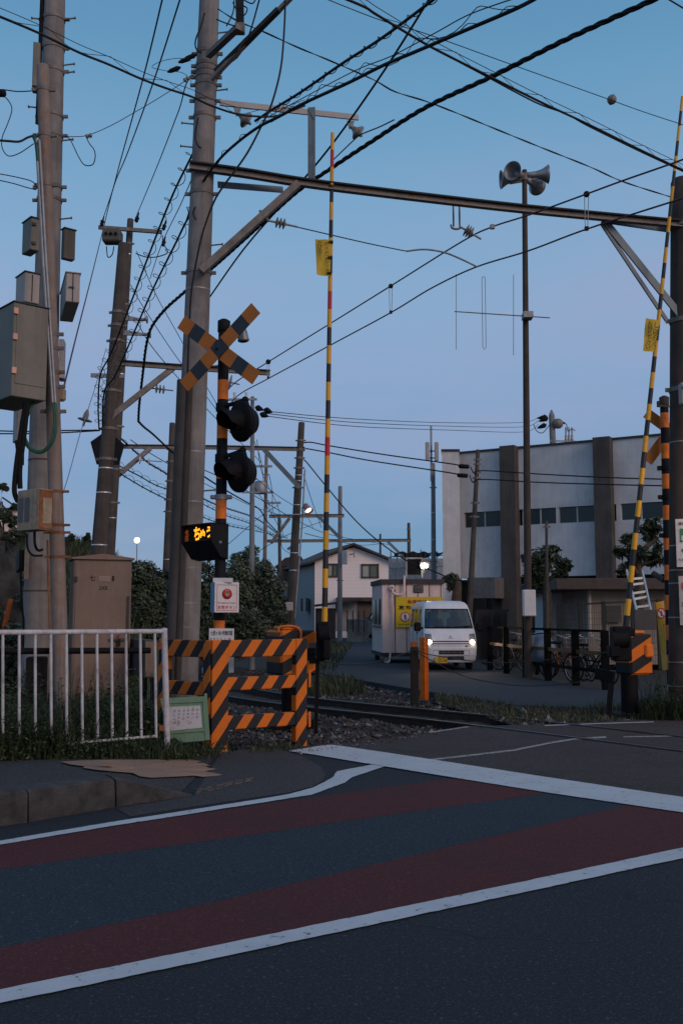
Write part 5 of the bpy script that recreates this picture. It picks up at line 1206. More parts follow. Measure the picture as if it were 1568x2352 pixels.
# speaker pole
q14, at_n = simple_pole('tall slender dark brown pole topped by four grey horn loudspeakers', (1203.6, 392), (1212, 1440), 12, 18, 24, m_conc_r, (404, 480), n=16)
mb = MB(); mb.box(P(1214, 1385, 23.75), (.29, .2, .62), None, 0, .02); wb = single('pole_box', mb, m_white, 'white plastic box on the foot of the loudspeaker pole', 'box')
hc = P(1203.6, 405, 24); horn_t = thing('loudspeaker_cluster', 'cluster of four grey horn loudspeakers on top of the slender brown pole', 'loudspeakers', hc - V((0, 0, .2)))
for (mx, my, bx, by, dm, db) in ((1176, 392, 1196, 403, 23.55, 23.95), (1149, 413, 1190, 410, 24.0, 24.0), (1258, 400, 1216, 402, 24.0, 24.0), (1233, 428, 1214, 416, 24.45, 24.05)):
    a, b = P(bx, by, db), P(mx, my, dm); ax = (b - a); L = ax.length; ax.normalize(); mb = MB(); Lh = max(L, .42); b0 = b - ax * Lh
    prof = [(0, -.1), (.07, -.1), (.075, 0), (.08, .06), (.09, Lh * .35), (.13, Lh * .65), (.19, Lh * .86), (.235, Lh), (.225, Lh), (.17, Lh * .84), (.09, Lh * .5), (.03, Lh * .4), (.0, Lh * .42)]
    mb.lathe(b0, ax, prof, 22); mb.bar(a + V((0, 0, -.02)), hc + V((0, 0, -.06)), .04, .05); part('horn', mb, m_galv, horn_t)
mb = MB(); q, rr = at_n(408); mb.cyl(q - V((0, 0, .08)), q + V((0, 0, .1)), rr + .02, n=14); mb.bar(P(1170, 421, 24), P(1235, 410, 24), .04, .05); part('bracket', mb, m_galv_d, horn_t)
an = thing('antenna', 'thin horizontal aerial with upright rods on the loudspeaker pole', 'antenna', P(1211, 725, 23.8))
mb = MB(); mb.cyl(P(1043, 715.5, 23.8), P(1262, 730, 23.8), .014, n=8); part('boom_tube', mb, m_galv_d, an)
for x, y0, y1 in ((1047, 630, 803), (1178.5, 631, 816)): mb = MB(); mb.cyl(P(x, y0, 23.8), P(x, y1, 23.8), .0075, n=6); part('rod', mb, m_galv_d, an)
mb = MB(); mb.tube(catmull([P(1106, 640, 23.8), P(1107.5, 636, 23.8), P(1111, 635.5, 23.8), P(1113.5, 640, 23.8), P(1115.5, 798, 23.8), P(1112, 803, 23.8), P(1108, 798, 23.8), P(1106, 640, 23.8)], 1), .0075, 6); part('folded_dipole', mb, m_galv_d, an)
mb = MB(); mb.box(P(1210.5, 725.5, 23.8), (.24, .3, .16), None, 0, .01); part('mount', mb, m_galv, an)

# ================================================================== wires
def cable(label, pl, d0, d1, r, name='overhead_cable', m=None, cat='cable', strands=0, lash=None, sag=8, group=None, zig=None):
    pts = path(pl, d0, d1, sag); mb = MB()
    def out(q): return q[1] < 0 or q[0] < 0 or q[0] > 1568      # carried on past the picture's edge to its next support
    if out(pl[0]): pts = [pts[0] + (pts[0] - pts[1]).normalized() * k for k in (9, 6, 3)] + pts
    if out(pl[-1]): pts = pts + [pts[-1] + (pts[-1] - pts[-2]).normalized() * k for k in (3, 6, 9)]
    if strands:
        for k in range(strands): coil(mb, pts, r * .62, r * (20 if strands > 2 else 90), r * .62, 0, 5, 10, 6.283 * k / strands)
    else: mb.tube(pts, r, 6)
    o = single(name, mb, m or m_wire, label, cat, group, fix=False)
    if lash:
        rad, pitch, rr, off = lash; mb = MB(); coil(mb, pts, rad, pitch, rr, 0, 4, 10, U(0, 6), off); part('spiral_wire', mb, m_wire, o)
    if zig:
        off, step, rr = zig; q = resample(pts, step); mb = MB(); mb.tube([p + V((0, 0, off)) for p in pts], rr, 5)
        z_ = []
        for i, p in enumerate(q):
            z_.append(p + V((0, 0, off if i % 2 else 0)))
            if i % 2 and i + 1 < len(q): z_.append(p.lerp(q[i + 1], .22) + V((0, 0, off * .93)))
        part('support_wire', mb, m_wire, o); mb = MB(); mb.tube(catmull(z_, 3), rr * .9, 4); part('lashing', mb, m_wire, o)
    return o
cable('thickest black twisted cable sweeping from the top right corner behind the knee brace', [(1530, -18), (1497, 0), (1300, 90), (1130, 175), (975, 248), (850, 327), (750, 393), (680, 442), (592, 522), (500, 605), (420, 674), (378, 712), (348, 752), (336, 795), (328, 860), (320, 930), (318, 968)], 9.5, 24, .027, strands=3)
cable('thick twisted black cable continuing from the drop beside the leaning poles down toward the hedge', [(318, 968), (332, 982), (352, 998), (400, 1042), (452, 1083), (505, 1118), (560, 1150), (596, 1170), (612, 1196), (640, 1225)], 24, 60, .026, strands=3)
cable('thick cable with spiral wrap from the top centre down to the upper arm insulator', [(1020, -20), (880, 85), (790, 143), (690, 212), (625, 252), (586, 278)], 10, 13.4, .018, lash=(.035, .28, .006, 0))
cable('heavy cable bundle from the top edge right of centre down to the stout pole', [(1260, -22), (1190, 17), (1060, 73), (960, 116), (880, 150), (800, 190), (700, 236), (640, 268), (595, 291), (548, 325), (505, 365), (470, 412), (448, 452), (430, 505)], 8.5, 14.2, .019, lash=(.03, .5, .005, .02))
cable('thin wire above the heavy bundle with wide loose loops', [(1200, -10), (1080, 32), (1000, 75), (900, 128), (820, 160), (720, 212), (620, 266)], 8.6, 13.3, .006, lash=(.06, 1.1, .005, -.03))
cable('straight black cable cutting steeply from the top edge to the middle of the stout pole', [(990, -10), (880, 165), (762, 332), (660, 455), (560, 572), (482, 682)], 12, 19, .017)
cable('black drop cable curving from the top down the face of the stout pole', [(656, -15), (652, 80), (644, 161), (624, 238), (603, 284), (565, 356), (510, 432), (490, 467), (472, 515), (459, 562), (446, 629), (438, 689), (433, 800), (430, 900)], 12.6, 13.15, .014)
cable('black cable with zigzag lashing from the left edge up to the stout pole', [(-30, 26), (0, 38), (90, 76), (183, 121), (250, 148), (322, 180), (380, 202), (440, 222), (481, 241), (537, 260), (584, 267), (636, 266), (700, 243)], 9.2, 13.1, .013, zig=(.09, .42, .004))
cable('steep wire from the top edge to the leaning pole crossarm, left one of the pair', [(375, -10), (330, 176), (278, 366), (258, 440), (236, 505)], 14, 32, .014, group='steep wires to the leaning pole crossarm')
cable('steep wire from the top edge to the leaning pole crossarm, right one of the pair', [(417, -12), (352, 190), (293, 352), (262, 428), (240, 516)], 14, 32, .014, group='steep wires to the leaning pole crossarm')
cable('reddish guy wire slanting down from the leaning pole crossarm to the thin left pole', [(240, 516), (213, 626), (177, 767), (154, 861), (145, 898)], 31, 12.6, .012, m=m_redwire, name='guy_wire', cat='wire')
mb = MB(); mb.box(P(142.5, 907, 12.5), (.10, .08, .17), None, 0, .025); single('guy_insulator', mb, m_beige, 'pale block insulator at the lower end of the reddish guy wire', 'insulator')
cable('wire from behind the stout pole top down to the leaning pole crossarm middle', [(600, -15), (545, 132), (440, 175), (410, 256), (360, 385), (309, 507)], 14.5, 32, .013)
for x, y, x2, y2 in ((410, 256, 400, 288), (493, 0, 486, 20)):
    pass
cable('thin sagging wire with small insulators between the left poles and the stout pole', [(150, 313), (196, 312), (250, 291), (306, 260), (370, 222), (432, 180), (450, 150)], 12.8, 13.4, .005, name='thin_wire', cat='wire')
for x, y, a in ((202, 312, .25), (427, 184, .7)):
    mb = MB(); mb.lathe(P(x - 5, y + 2, 12.9), V((1, 0, a)), [(.01, 0), (.03, .01), (.03, .035), (.012, .045), (.03, .055), (.03, .08), (.01, .09)], 10); single('strain_insulator', mb, m_porc, 'small ribbed insulator on the thin sagging wire ' + ('near the left poles' if x < 300 else 'near the stout pole'), 'insulator')
cable('black tail wire hanging in a loop right of the left poles', [(148, 314), (160, 318), (170, 337), (182, 362), (195, 379), (213, 378), (219, 362), (217, 345), (206, 330), (200, 318)], 12.6, 12.6, .007, name='tail_wire', cat='wire')
cable('pair of clamps wire hanging from the left edge to the thin pole top, upper', [(-20, 206), (8, 206), (40, 210), (72, 209)], 11.2, 11.5, .007, name='service_wire', cat='wire')
cable('drooping service wire with a dark clamp at the left edge, lower loop', [(2, 214), (20, 231), (28, 252), (18, 285), (6, 315), (6, 340), (20, 358), (45, 352), (78, 330)], 11.2, 11.5, .006, name='service_wire', cat='wire')
cable('thick service cable entering at the left edge below the clamp', [(-20, 321), (20, 324), (45, 325), (64, 316), (82, 310)], 11.2, 11.5, .014, name='service_cable')
mb = MB(); mb.lathe(P(0, 214, 11.2), V((1, 0, 0)), [(0, -.03), (.045, -.02), (.045, .05), (.03, .07), (0, .07)], 12); single('wire_clamp', mb, m_blackmetal, 'black wire clamp at the left edge beside the thin pole top', 'clamp')
cable('twisted pair wire at the left edge level with the beam, upper', [(-20, 396), (30, 405), (70, 415), (84, 425)], 11.2, 11.5, .006, name='service_wire', cat='wire', group='level wires at the left edge')
cable('twisted pair wire at the left edge level with the beam, lower', [(-20, 410), (30, 421), (60, 430), (84, 436)], 11.2, 11.5, .006, name='service_wire', cat='wire', group='level wires at the left edge')
cable('coil lashed cable sweeping from the stout pole to the leaning poles, upper of two', [(470, 300), (437, 365), (392, 459), (333, 610), (300, 698), (256, 810), (231, 861), (226, 930), (228, 985)], 13.6, 22, .017, lash=(.085, .36, .006, .03))
cable('coil lashed cable sweeping from the stout pole to the leaning poles, lower of two', [(462, 455), (430, 505), (402, 562), (354, 659), (318, 741), (266, 861), (240, 900), (236, 985)], 13.8, 22, .017, lash=(.085, .40, .006, .03))
cable('thin line beside the coil lashed cables ending in a black tail', [(445, 400), (415, 470), (372, 560), (345, 640)], 14, 22, .008, name='thin_wire', cat='wire')
cable('thin straight wire slanting right from the pair of leaning poles, upper', [(314, 577), (360, 680), (410, 770), (470, 880), (540, 1000)], 33, 42, .014, name='thin_wire', cat='wire', group='thin wires slanting behind the stout pole')
cable('thin straight wire slanting right from the pair of leaning poles, middle', [(300, 654), (330, 706), (400, 812), (470, 905), (545, 1005)], 33, 42, .014, name='thin_wire', cat='wire', group='thin wires slanting behind the stout pole')
cable('thin straight wire slanting right from the pair of leaning poles, lower', [(318, 745), (352, 800), (420, 880), (500, 965), (600, 1062)], 24, 42, .012, name='thin_wire', cat='wire', group='thin wires slanting behind the stout pole')
cable('black loop of cable between the crossarm and the leaning pole', [(373, 540), (376, 560), (385, 580), (360, 590), (335, 590), (312, 582)], 32, 32, .018)
cable('black droppers under the transformer of the leaning pole', [(245, 566), (248, 590), (258, 585), (262, 566)], 32, 32, .018, name='dropper_cable')
cable('pale stay wire with a cone insulator left of the leaning poles', [(244, 800), (222, 880), (199, 952), (190, 980), (183, 1001), (160, 1085), (143, 1140), (120, 1215)], 20, 13.5, .007, name='stay_wire', cat='wire', m=m_galv)
mb = MB(); a = P(195, 966, 17); ax = P(199, 952, 17) - P(190, 985, 17); mb.lathe(a, ax, [(.02, -.1), (.02, -.02), (.12, 0), (.125, .02), (.05, .04), (.045, .12), (.015, .2)], 14); single('cone_insulator', mb, m_porc, 'cone shaped insulator on the pale stay wire left of the leaning poles', 'insulator')
cable('level wire pair behind the left poles, upper line', [(-20, 989), (60, 991), (140, 989), (225, 988)], 22, 22, .016, group='level wires behind the left poles')
cable('level wire pair behind the left poles, lower line', [(-20, 996), (60, 996), (140, 994), (230, 989)], 22, 22, .016, group='level wires behind the left poles')
# overhead line of the railway
cable('messenger wire of the railway, upper of the two parallel lines descending from the right', [(1640, 334), (1568, 366), (1429, 415), (1345, 446), (1213, 494), (1130, 521), (1060, 555), (895, 658), (760, 742), (615, 832), (530, 888), (505, 945)], 11.5, 24, .012, name='messenger_wire', cat='wire', m=m_redwire)
cable('contact wire of the railway, lower of the two parallel lines descending from the right', [(1640, 430), (1568, 455), (1347, 526), (1213, 576), (1091, 614), (990, 662), (897, 718), (760, 792), (617, 869), (546, 909), (515, 950)], 11.5, 24, .012, name='contact_wire', cat='wire', m=m_redwire)
for x, y0, y1, d in ((1346, 446, 526, 13.3), (897, 657, 718, 17.5), (616, 831, 868, 22)):
    mb = MB(); mb.sphere(P(x, y0, d), .045 if d < 20 else .06, 10)
    for s_ in (-.028, .028): mb.cyl(P(x, y0, d) + V((s_, 0, 0)), P(x, y1, d) + V((s_ * .6, 0, 0)), .006, n=5, mi=1)
    mb.box(P(x, y1 - 1, d), (.05, .05, .05)); single('dropper', mb, [m_blackmetal, m_galv], {1346: 'hanger loop with black knob between the contact wires at the right end of the beam', 897: 'hanger loop with black knob midway along the contact wires', 616: 'hanger loop with black knob at the tip of the second beam'}[x], 'wire hanger')
mb = MB(); [mb.box(P(x, y, 14), (.07, .05, .07), None, 0, .01) for x, y in ((1130, 521),)]; single('wire_clamp', mb, m_galv, 'small grey clamp on the messenger wire right of the hanger', 'clamp')
# upper right bundles
cable('cable with zigzag lashing crossing the upper right sky to the right edge', [(770, -12), (837, 16), (865, 34), (970, 97), (1034, 131), (1108, 168), (1240, 234), (1353, 287), (1467, 343), (1568, 391), (1640, 425)], 9.5, 14.8, .014, zig=(.085, .40, .0045))
cable('second cable twisted along the zigzag lashed one in the upper right sky', [(976, 101), (1108, 171), (1180, 210), (1240, 240), (1300, 262), (1353, 291), (1467, 347), (1568, 394), (1640, 427)], 11.0, 14.7, .010)
cable('thin wire with a white ball insulator in the upper right sky', [(745, -4), (870, 45), (976, 77), (1165, 145), (1391, 226), (1480, 258), (1568, 287), (1640, 312)], 10, 13, .005, name='thin_wire', cat='wire')
mb = MB(); mb.sphere(P(1404, 229, 12.2), .062, 14); mb.lathe(P(1404, 229, 12.2), V((1, 0, -.3)), [(.068, -.01), (.068, .01)], 14); single('ball_insulator', mb, m_porc, 'pale ball insulator on the thin wire in the upper right sky', 'insulator')
cable('twisted service wire from the stout pole bracket across to the right pole top', [(500, 20), (545, 48), (603, 72), (684, 109), (752, 137), (857, 183), (905, 210), (976, 232), (1044, 258), (1127, 292), (1240, 338), (1353, 383), (1429, 417), (1538, 452)], 12.8, 15.1, .010, strands=2)
cable('wire clipping the top right corner of the sky', [(1520, -10), (1550, 8), (1600, 38)], 10, 10.5, .009, name='thin_wire', cat='wire')
cable('short wire from the right disc insulator joining the thickest cable', [(760, 372), (812, 322), (826, 310), (870, 292), (905, 275)], 14.3, 13.2, .009, name='feeder_wire', cat='wire')
# top bracket of stout pole
br = thing('pole_bracket', 'dark steel crossarm brackets jutting up right from the top of the stout pole', 'bracket', P(470, 150, 13.3))
for a, b, w_, m__ in (((478, 128), (548, 62), .085, m_galv_d), ((485, 183), (668, -5), .06, m_galv_d), ((496, 165), (640, 22), .075, m_beamtop), ((552, 75), (550, -20), .11, m_galv)):
    mb = MB(); mb.bar(P(*a, 13.2), P(*b, 12.6), w_, w_ * .8); part('arm', mb, m__, br)
mb = MB(); mb.box(P(551, 66, 12.7), (.13, .1, .14), None, 0, .01); part('end_block', mb, m_galv_d, br)
for pl in ([(497, 44), (515, 52), (540, 60)], [(535, 5), (545, 25), (560, 35), (568, 20), (556, 12)], [(560, 0), (580, 8), (590, -10)], [(520, 60), (535, 30), (538, 0)], [(500, 180), (520, 150), (545, 120), (560, 90)]):
    mb = MB(); mb.tube(catmull([P(x, y, 12.6) for x, y in pl], 5), .009, 6); part('jumper_wire', mb, m_wire, br)
for x, y in ((425, 138), (437, 131), (400, 160)):
    mb = MB(); mb.lathe(P(x, y, 13.2), V((1, 0, .4)), [(.01, -.1), (.03, -.05), (.035, .05), (.01, .1)], 8); part('cable_sleeve', mb, m_black, br)
cable('thin slack loop wire left of the stout pole top', [(440, 140), (415, 134), (380, 138), (355, 148), (352, 156), (385, 163), (415, 166), (432, 176), (440, 190)], 13.2, 13.2, .004, name='thin_wire', cat='wire')
# distance
for i, dy in enumerate((0, 8, 17)):
    cable(['highest', 'middle', 'lowest'][i] + ' of three thin lines running right behind the open boom to the rooftop pole', [(606 + 4 * i, 944 + dy * .7), (811, 962 + dy), (1033, 971 + dy), (1200, 970 + dy * 1.3), (1236, 958 + dy)], 30, 55, .013, name='thin_wire', cat='wire', group='thin lines to the rooftop pole')
cable('black cable from the tall brown pole to the leaning brown pole, upper', [(698, 1017), (715, 1016), (757, 1024), (888, 1045), (1033, 1065), (1056, 1070)], 35, 33, .024, group='cables to the leaning brown pole')
cable('black cable from the tall brown pole to the leaning brown pole, lower', [(702, 1030), (757, 1040), (850, 1058), (1033, 1086), (1052, 1091)], 35, 33, .024, group='cables to the leaning brown pole')
cable('black cable along the front of the big building, upper', [(1080, 1073), (1090, 1088), (1108, 1081), (1240, 1089), (1400, 1097), (1540, 1101)], 33, 27, .020, group='cables along the big building')
cable('black cable along the front of the big building, lower', [(1078, 1092), (1086, 1108), (1106, 1101), (1240, 1108), (1400, 1113), (1540, 1116)], 33, 27, .020, group='cables along the big building')
cable('slack black cable falling from the tall brown pole over the gabled house to the shed', [(697, 1056), (706, 1064), (744, 1111), (811, 1190), (870, 1244), (934, 1288), (990, 1310), (1040, 1330), (1078, 1336)], 35, 32, .022)
cable('thin stay from the tall brown pole down to the right', [(697, 1090), (716, 1150), (738, 1212)], 35, 45, .012, name='thin_wire', cat='wire')
k = 0
lab = ['sagging', 'slack', 'drooping', 'low', 'lower', 'lowest']
for pl, d0, d1, r, ls in (([(277, 1006), (337, 1060), (382, 1088), (468, 1146), (522, 1168), (590, 1192), (640, 1228)], 33, 70, .03, (.06, .8, .008, .0)), ([(270, 1068), (320, 1093), (362, 1116), (430, 1140), (520, 1184), (580, 1205), (640, 1240)], 33, 70, .022, (.09, 1.1, .008, .05)),
    ([(277, 1088), (330, 1120), (383, 1147), (460, 1185), (520, 1206), (600, 1222), (660, 1236)], 33, 70, .022, (.09, 1.1, .008, .05)), ([(300, 1010), (360, 1050), (450, 1100), (530, 1140), (600, 1170), (690, 1195)], 34, 70, .015, None),
    ([(500, 1010), (540, 1060), (590, 1100), (640, 1140), (700, 1180), (720, 1215)], 34, 70, .015, None), ([(470, 1080), (540, 1112), (620, 1160), (700, 1205), (775, 1232), (900, 1252)], 40, 85, .018, None)):
    cable(['thick lashed cable sagging from the leaning poles past the brown pole into the distance', 'coil lashed line below it from the leaning poles, first', 'coil lashed line from the leaning poles, lowest one', 'plain line from the leaning poles toward the tall brown pole', 'plain line slanting steeply behind the lower lamp', 'long plain line reaching right toward the last beam'][k], pl, d0, d1, r, lash=ls); k += 1
for i, pl in enumerate(([(555, 935), (575, 990), (600, 1060), (608, 1130), (625, 1180)], [(590, 1010), (600, 1080), (618, 1120), (640, 1170), (650, 1232)], [(618, 1090), (625, 1130), (628, 1178), (650, 1186), (690, 1186)], [(480, 1285), (530, 1245), (600, 1185), (640, 1160)], [(560, 1290), (620, 1250), (690, 1215), (750, 1195)], [(585, 1120), (640, 1210), (650, 1260), (690, 1280)], [(700, 1225), (760, 1240), (830, 1252), (880, 1248)])):
    cable('thin tangled distance wire %s' % ['dropping beside the slim blue grey pole', 'falling from the third beam to the far poles', 'looping under the reddish pole to the tall brown pole', 'rising from the hedge to the reddish pole', 'slanting up across the fourth beam', 'falling behind the reddish pole to the gabled roof', 'level above the gabled roof'][i], pl, 45, 65, .016, name='thin_wire', cat='wire')
# ================================================================== foliage
def rnd_unit():
    z = U(-1, 1); a = U(0, 6.2832); r = math.sqrt(1 - z * z); return V((r * math.cos(a), r * math.sin(a), z))
def leaf(mb, p, n, s, mi, asp=.45):
    n = n.normalized(); x, y, _ = frame(n); a = U(0, 6.28); u = x * math.cos(a) + y * math.sin(a); v = n.cross(u)
    mb.add([p - u * s * .5, p + v * s * asp * .5 + n * s * .08, p + u * s * .5, p - v * s * asp * .5 + n * s * .08], [[0, 1, 2, 3]], mi)
def foliage(mb, c, rad, n, size, clumps=14, pale=.25, shell=.55, cl_r=.42, asp=.5):
    """leaves gathered in clumps over an ellipsoid: ragged outline, dark gaps, paler tops"""
    c = V(c); cs = []
    for _ in range(clumps):
        d = rnd_unit(); k = shell + (1 - shell) * R(); cs.append((V((d.x * rad[0] * k, d.y * rad[1] * k, d.z * rad[2] * k)), U(.6, 1.2) * cl_r * min(rad)))
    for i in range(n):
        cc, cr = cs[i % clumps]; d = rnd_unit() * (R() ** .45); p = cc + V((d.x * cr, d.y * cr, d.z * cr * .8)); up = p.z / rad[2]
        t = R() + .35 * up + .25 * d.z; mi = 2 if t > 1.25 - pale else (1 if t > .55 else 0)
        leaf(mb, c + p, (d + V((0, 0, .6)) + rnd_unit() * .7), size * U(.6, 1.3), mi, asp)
def core(mb, c, rad, mi=0, n=14):
    k = 9; vs = []
    for i in range(k + 1):
        for j in range(n):
            t, a = math.pi * i / k, 6.2832 * j / n; f = U(.78, 1.0); vs.append(V(c) + V((math.sin(t) * math.cos(a) * rad[0], math.sin(t) * math.sin(a) * rad[1], math.cos(t) * rad[2])) * f)
    mb.add(vs, [[i * n + j, (i + 1) * n + j, (i + 1) * n + (j + 1) % n, i * n + (j + 1) % n] for i in range(k) for j in range(n)], mi)
def bush(label, x, y0, y1, wpx, d, n, pale=.25, size=.10, group=None, clumps=26, name='bush', ground=None, cat='bush'):
    top, c0 = P(x, y0, d), P(x, y1, d); base = max(-.15, c0.z if ground is None else ground); rx = M_(wpx, d) / 2; hz_ = (top.z - base) / 2; c = V((top.x, d, base + hz_))
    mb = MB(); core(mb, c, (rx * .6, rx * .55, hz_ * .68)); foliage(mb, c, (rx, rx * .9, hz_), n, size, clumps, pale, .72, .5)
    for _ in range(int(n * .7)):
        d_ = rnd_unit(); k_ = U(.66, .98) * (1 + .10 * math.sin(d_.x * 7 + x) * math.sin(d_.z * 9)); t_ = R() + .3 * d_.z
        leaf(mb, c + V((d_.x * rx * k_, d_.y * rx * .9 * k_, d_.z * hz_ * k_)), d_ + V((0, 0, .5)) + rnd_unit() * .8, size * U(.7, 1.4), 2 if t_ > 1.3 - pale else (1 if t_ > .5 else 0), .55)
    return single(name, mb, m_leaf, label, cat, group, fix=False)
m_leaf = [m_leaf[0], m_leaf[1], m_leaf[2]]
GB = 'bushes of the hedge along the track'
bush('dark green bush right behind the brown signal cabinet', 325, 1288, 1520, 105, 25, 5200, .12, .11, GB)
bush('dark leafy bush between the brown pole and the cabinet', 375, 1300, 1520, 95, 27, 4200, .10, .11, GB)
bush('shaded bush between the stout pole and the signal post', 475, 1290, 1520, 90, 26, 4200, .18, .10, GB)
bush('pale topped silvery bush just left of the slim blue grey pole', 545, 1278, 1510, 100, 29, 5600, .50, .10, GB)
bush('rounded pale green bush right of the slim blue grey pole', 612, 1282, 1500, 86, 30, 5600, .42, .10, GB)
bush('low dark bush at the right end of the hedge', 632, 1340, 1500, 52, 28, 2600, .12, .10, GB)
bush('dark low growth under the hedge beside the track', 570, 1400, 1500, 120, 26.5, 3600, .06, .10, GB)
bush('dark round tree crown rising behind the pale hedge', 566, 1254, 1400, 78, 46, 3600, .03, .16, GB)
bush('distant thin shrub left of the globe lamp', 344, 1292, 1420, 60, 36, 1500, .2, .14, GB)
# ---- hill on the left
cols = [(-260, 1236), (-120, 1240), (0, 1245), (60, 1246), (130, 1247), (190, 1249), (215, 1256), (250, 1276), (300, 1310), (350, 1372), (380, 1412)]
mb = MB(); rows = 12; vs = []
for j in range(rows + 1):
    f = j / rows
    for (x, y) in cols:
        t = P(x, y, 42); g0 = P(x, 1412, 17); z0 = -.12
        vs.append(V((g0.x + (t.x - g0.x) * f, 17 + 25 * f, z0 + (t.z - z0) * (f ** .8) + U(-.12, .12) * (1 if 0 < j < rows else 0))))
nc = len(cols); back_ = [V((p.x, 75, p.z * .8)) for p in vs[-nc:]]; vs += back_
mb.add(vs, [[j * nc + i, j * nc + i + 1, (j + 1) * nc + i + 1, (j + 1) * nc + i] for j in range(rows + 1) for i in range(nc - 1)], 0, True); struct('hill', mb, m_hill, fix=False)
mb = MB()
for _ in range(5200):
    x = U(-40, 330); 
    yy = [c_[1] for c_ in cols]; i = max(k for k in range(nc) if cols[k][0] <= x); f2 = (x - cols[i][0]) / (cols[i + 1][0] - cols[i][0]); y = cols[i][1] + (cols[i + 1][1] - cols[i][1]) * f2
    f = R() ** .7; t = P(x, y, 42); g0 = P(x, 1412, 17); p = V((g0.x + (t.x - g0.x) * f, 17 + 25 * f, -.12 + (t.z + .12) * f ** .8)); 
    a = U(0, 6.28); h = U(.2, .5); mb.add([p + V((.03, 0, -.05)), p - V((.03, 0, .05)), p + V((math.cos(a) * h * .5, math.sin(a) * h * .5, h))], [[0, 1, 2]], 1 if R() < .5 else (2 if R() < .25 else 0))
tag(single('grass', mb, m_grass, fix=False), 'long grass covering the slope of the hill behind the left poles', 'grass', kind='stuff')
# rock outcrop with creeper at the left edge
rk = thing('rock_outcrop', 'dark mossy rock outcrop overgrown with creeper at the left edge', 'rock', P(15, 1480, 16)); rk.location.z = 0
mb = MB(); k, n = 10, 16; vs = []
for i in range(k + 1):
    for j in range(n):
        t, a = math.pi * i / k, 6.2832 * j / n; f = U(.86, 1.08); vs.append(P(8, 1400, 16.4) + V((math.sin(t) ** .7 * math.cos(a) * .42, math.sin(t) ** .7 * math.sin(a) * .5, math.cos(t) * 1.05 if math.cos(t) > 0 else math.cos(t) * 1.6)) * f)
mb.add(vs, [[i * n + j, (i + 1) * n + j, (i + 1) * n + (j + 1) % n, i * n + (j + 1) % n] for i in range(k) for j in range(n)]); part('rock', mb, mat('dark_rock', (.055, .052, .048), .95, var=.5, scale=4, bump=1, bscale=8, grime=(.03, .045, .015), gamt=.6), rk)
mb = MB(); foliage(mb, P(25, 1400, 15.9), (.5, .3, .8), 900, .09, 10, .3); foliage(mb, P(45, 1470, 15.6), (.5, .4, .6), 900, .09, 10, .1); part('creeper', mb, m_leaf, rk)
bush('tangled dark undergrowth at the foot of the rock outcrop', 30, 1430, 1640, 150, 15, 3000, .05, .10)
# pine and small conifers on the hill
def pine(label, x, ytop, ybase, d, pads, trunk, size=.13):
    t = thing('pine_tree', label, 'tree', P(x, ybase, d)); mb = MB(); mb.tube(catmull([P(*q, d) for q in trunk], 5), [.16 * (1 - .06 * i) for i in range(len(catmull([P(*q, d) for q in trunk], 5)))], 8); part('trunk', mb, m_bark, t)
    mb = MB()
    for (px, py, rx, ry) in pads:
        c = P(px, py, d + U(-.4, .4)); rxm, rzm = M_(rx, d), M_(ry, d); core(mb, c, (rxm * .6, rxm * .55, rzm * .45)); foliage(mb, c, (rxm, rxm * .8, rzm), int(500 + rx * 16), size, 10, .08, .4, .6, .22)
        mb.tube([c, P(trunk[-1][0], (py + trunk[-1][1]) / 2, d)], .03, 5, 0)
    part('crown', mb, m_leaf, t); return t
pine('dark pine with layered pads of needles at the left edge of the hill', 8, 1105, 1255, 34, [(8, 1118, 18, 10), (38, 1165, 24, 11), (40, 1200, 26, 14), (5, 1185, 30, 20), (48, 1228, 34, 22), (10, 1232, 34, 24)], [(-2, 1262), (2, 1225), (-4, 1190), (3, 1150), (6, 1120)])
t = pine('small dark conifer right of the thin left pole on the hilltop', 160, 1228, 1250, 40, [(158, 1242, 15, 12), (163, 1233, 8, 9)], [(160, 1252), (160, 1240)], .11)
t = pine('little pointed conifer beside the leaning dark poles on the hilltop', 200, 1222, 1250, 40, [(201, 1240, 10, 10), (203, 1229, 5, 9), (196, 1246, 10, 6)], [(201, 1252), (202, 1230)], .11)
hh = thing('hill_house', 'pale pinkish building showing behind the pine at the left edge', 'building', P(40, 1260, 60)); mb = MB(); a = P(-30, 1262, 60); b = P(78, 1170, 60); mb.box(((a.x + b.x) / 2, 63, (a.z + b.z) / 2 - .3), (b.x - a.x, 5, b.z - a.z + .6)); part('wall', mb, m_shed, hh)
mb = MB(); mb.box(((a.x + b.x) / 2, 63, b.z + .06), (b.x - a.x + .4, 5.4, .14)); part('roof', mb, m_shedroof, hh)
# globe lamp
gl = thing('street_lamp', 'glowing round globe lamp on a thin mast above the hedge', 'street lamp', P(315, 1330, 60)); mb = MB(); mb.sphere(P(315, 1241, 60), .165, 16); part('globe', mb, e_globe, gl); mb = MB(); mb.cyl(P(314, 1330, 60), P(315, 1247, 60), .03, n=8); part('mast', mb, m_galv, gl)

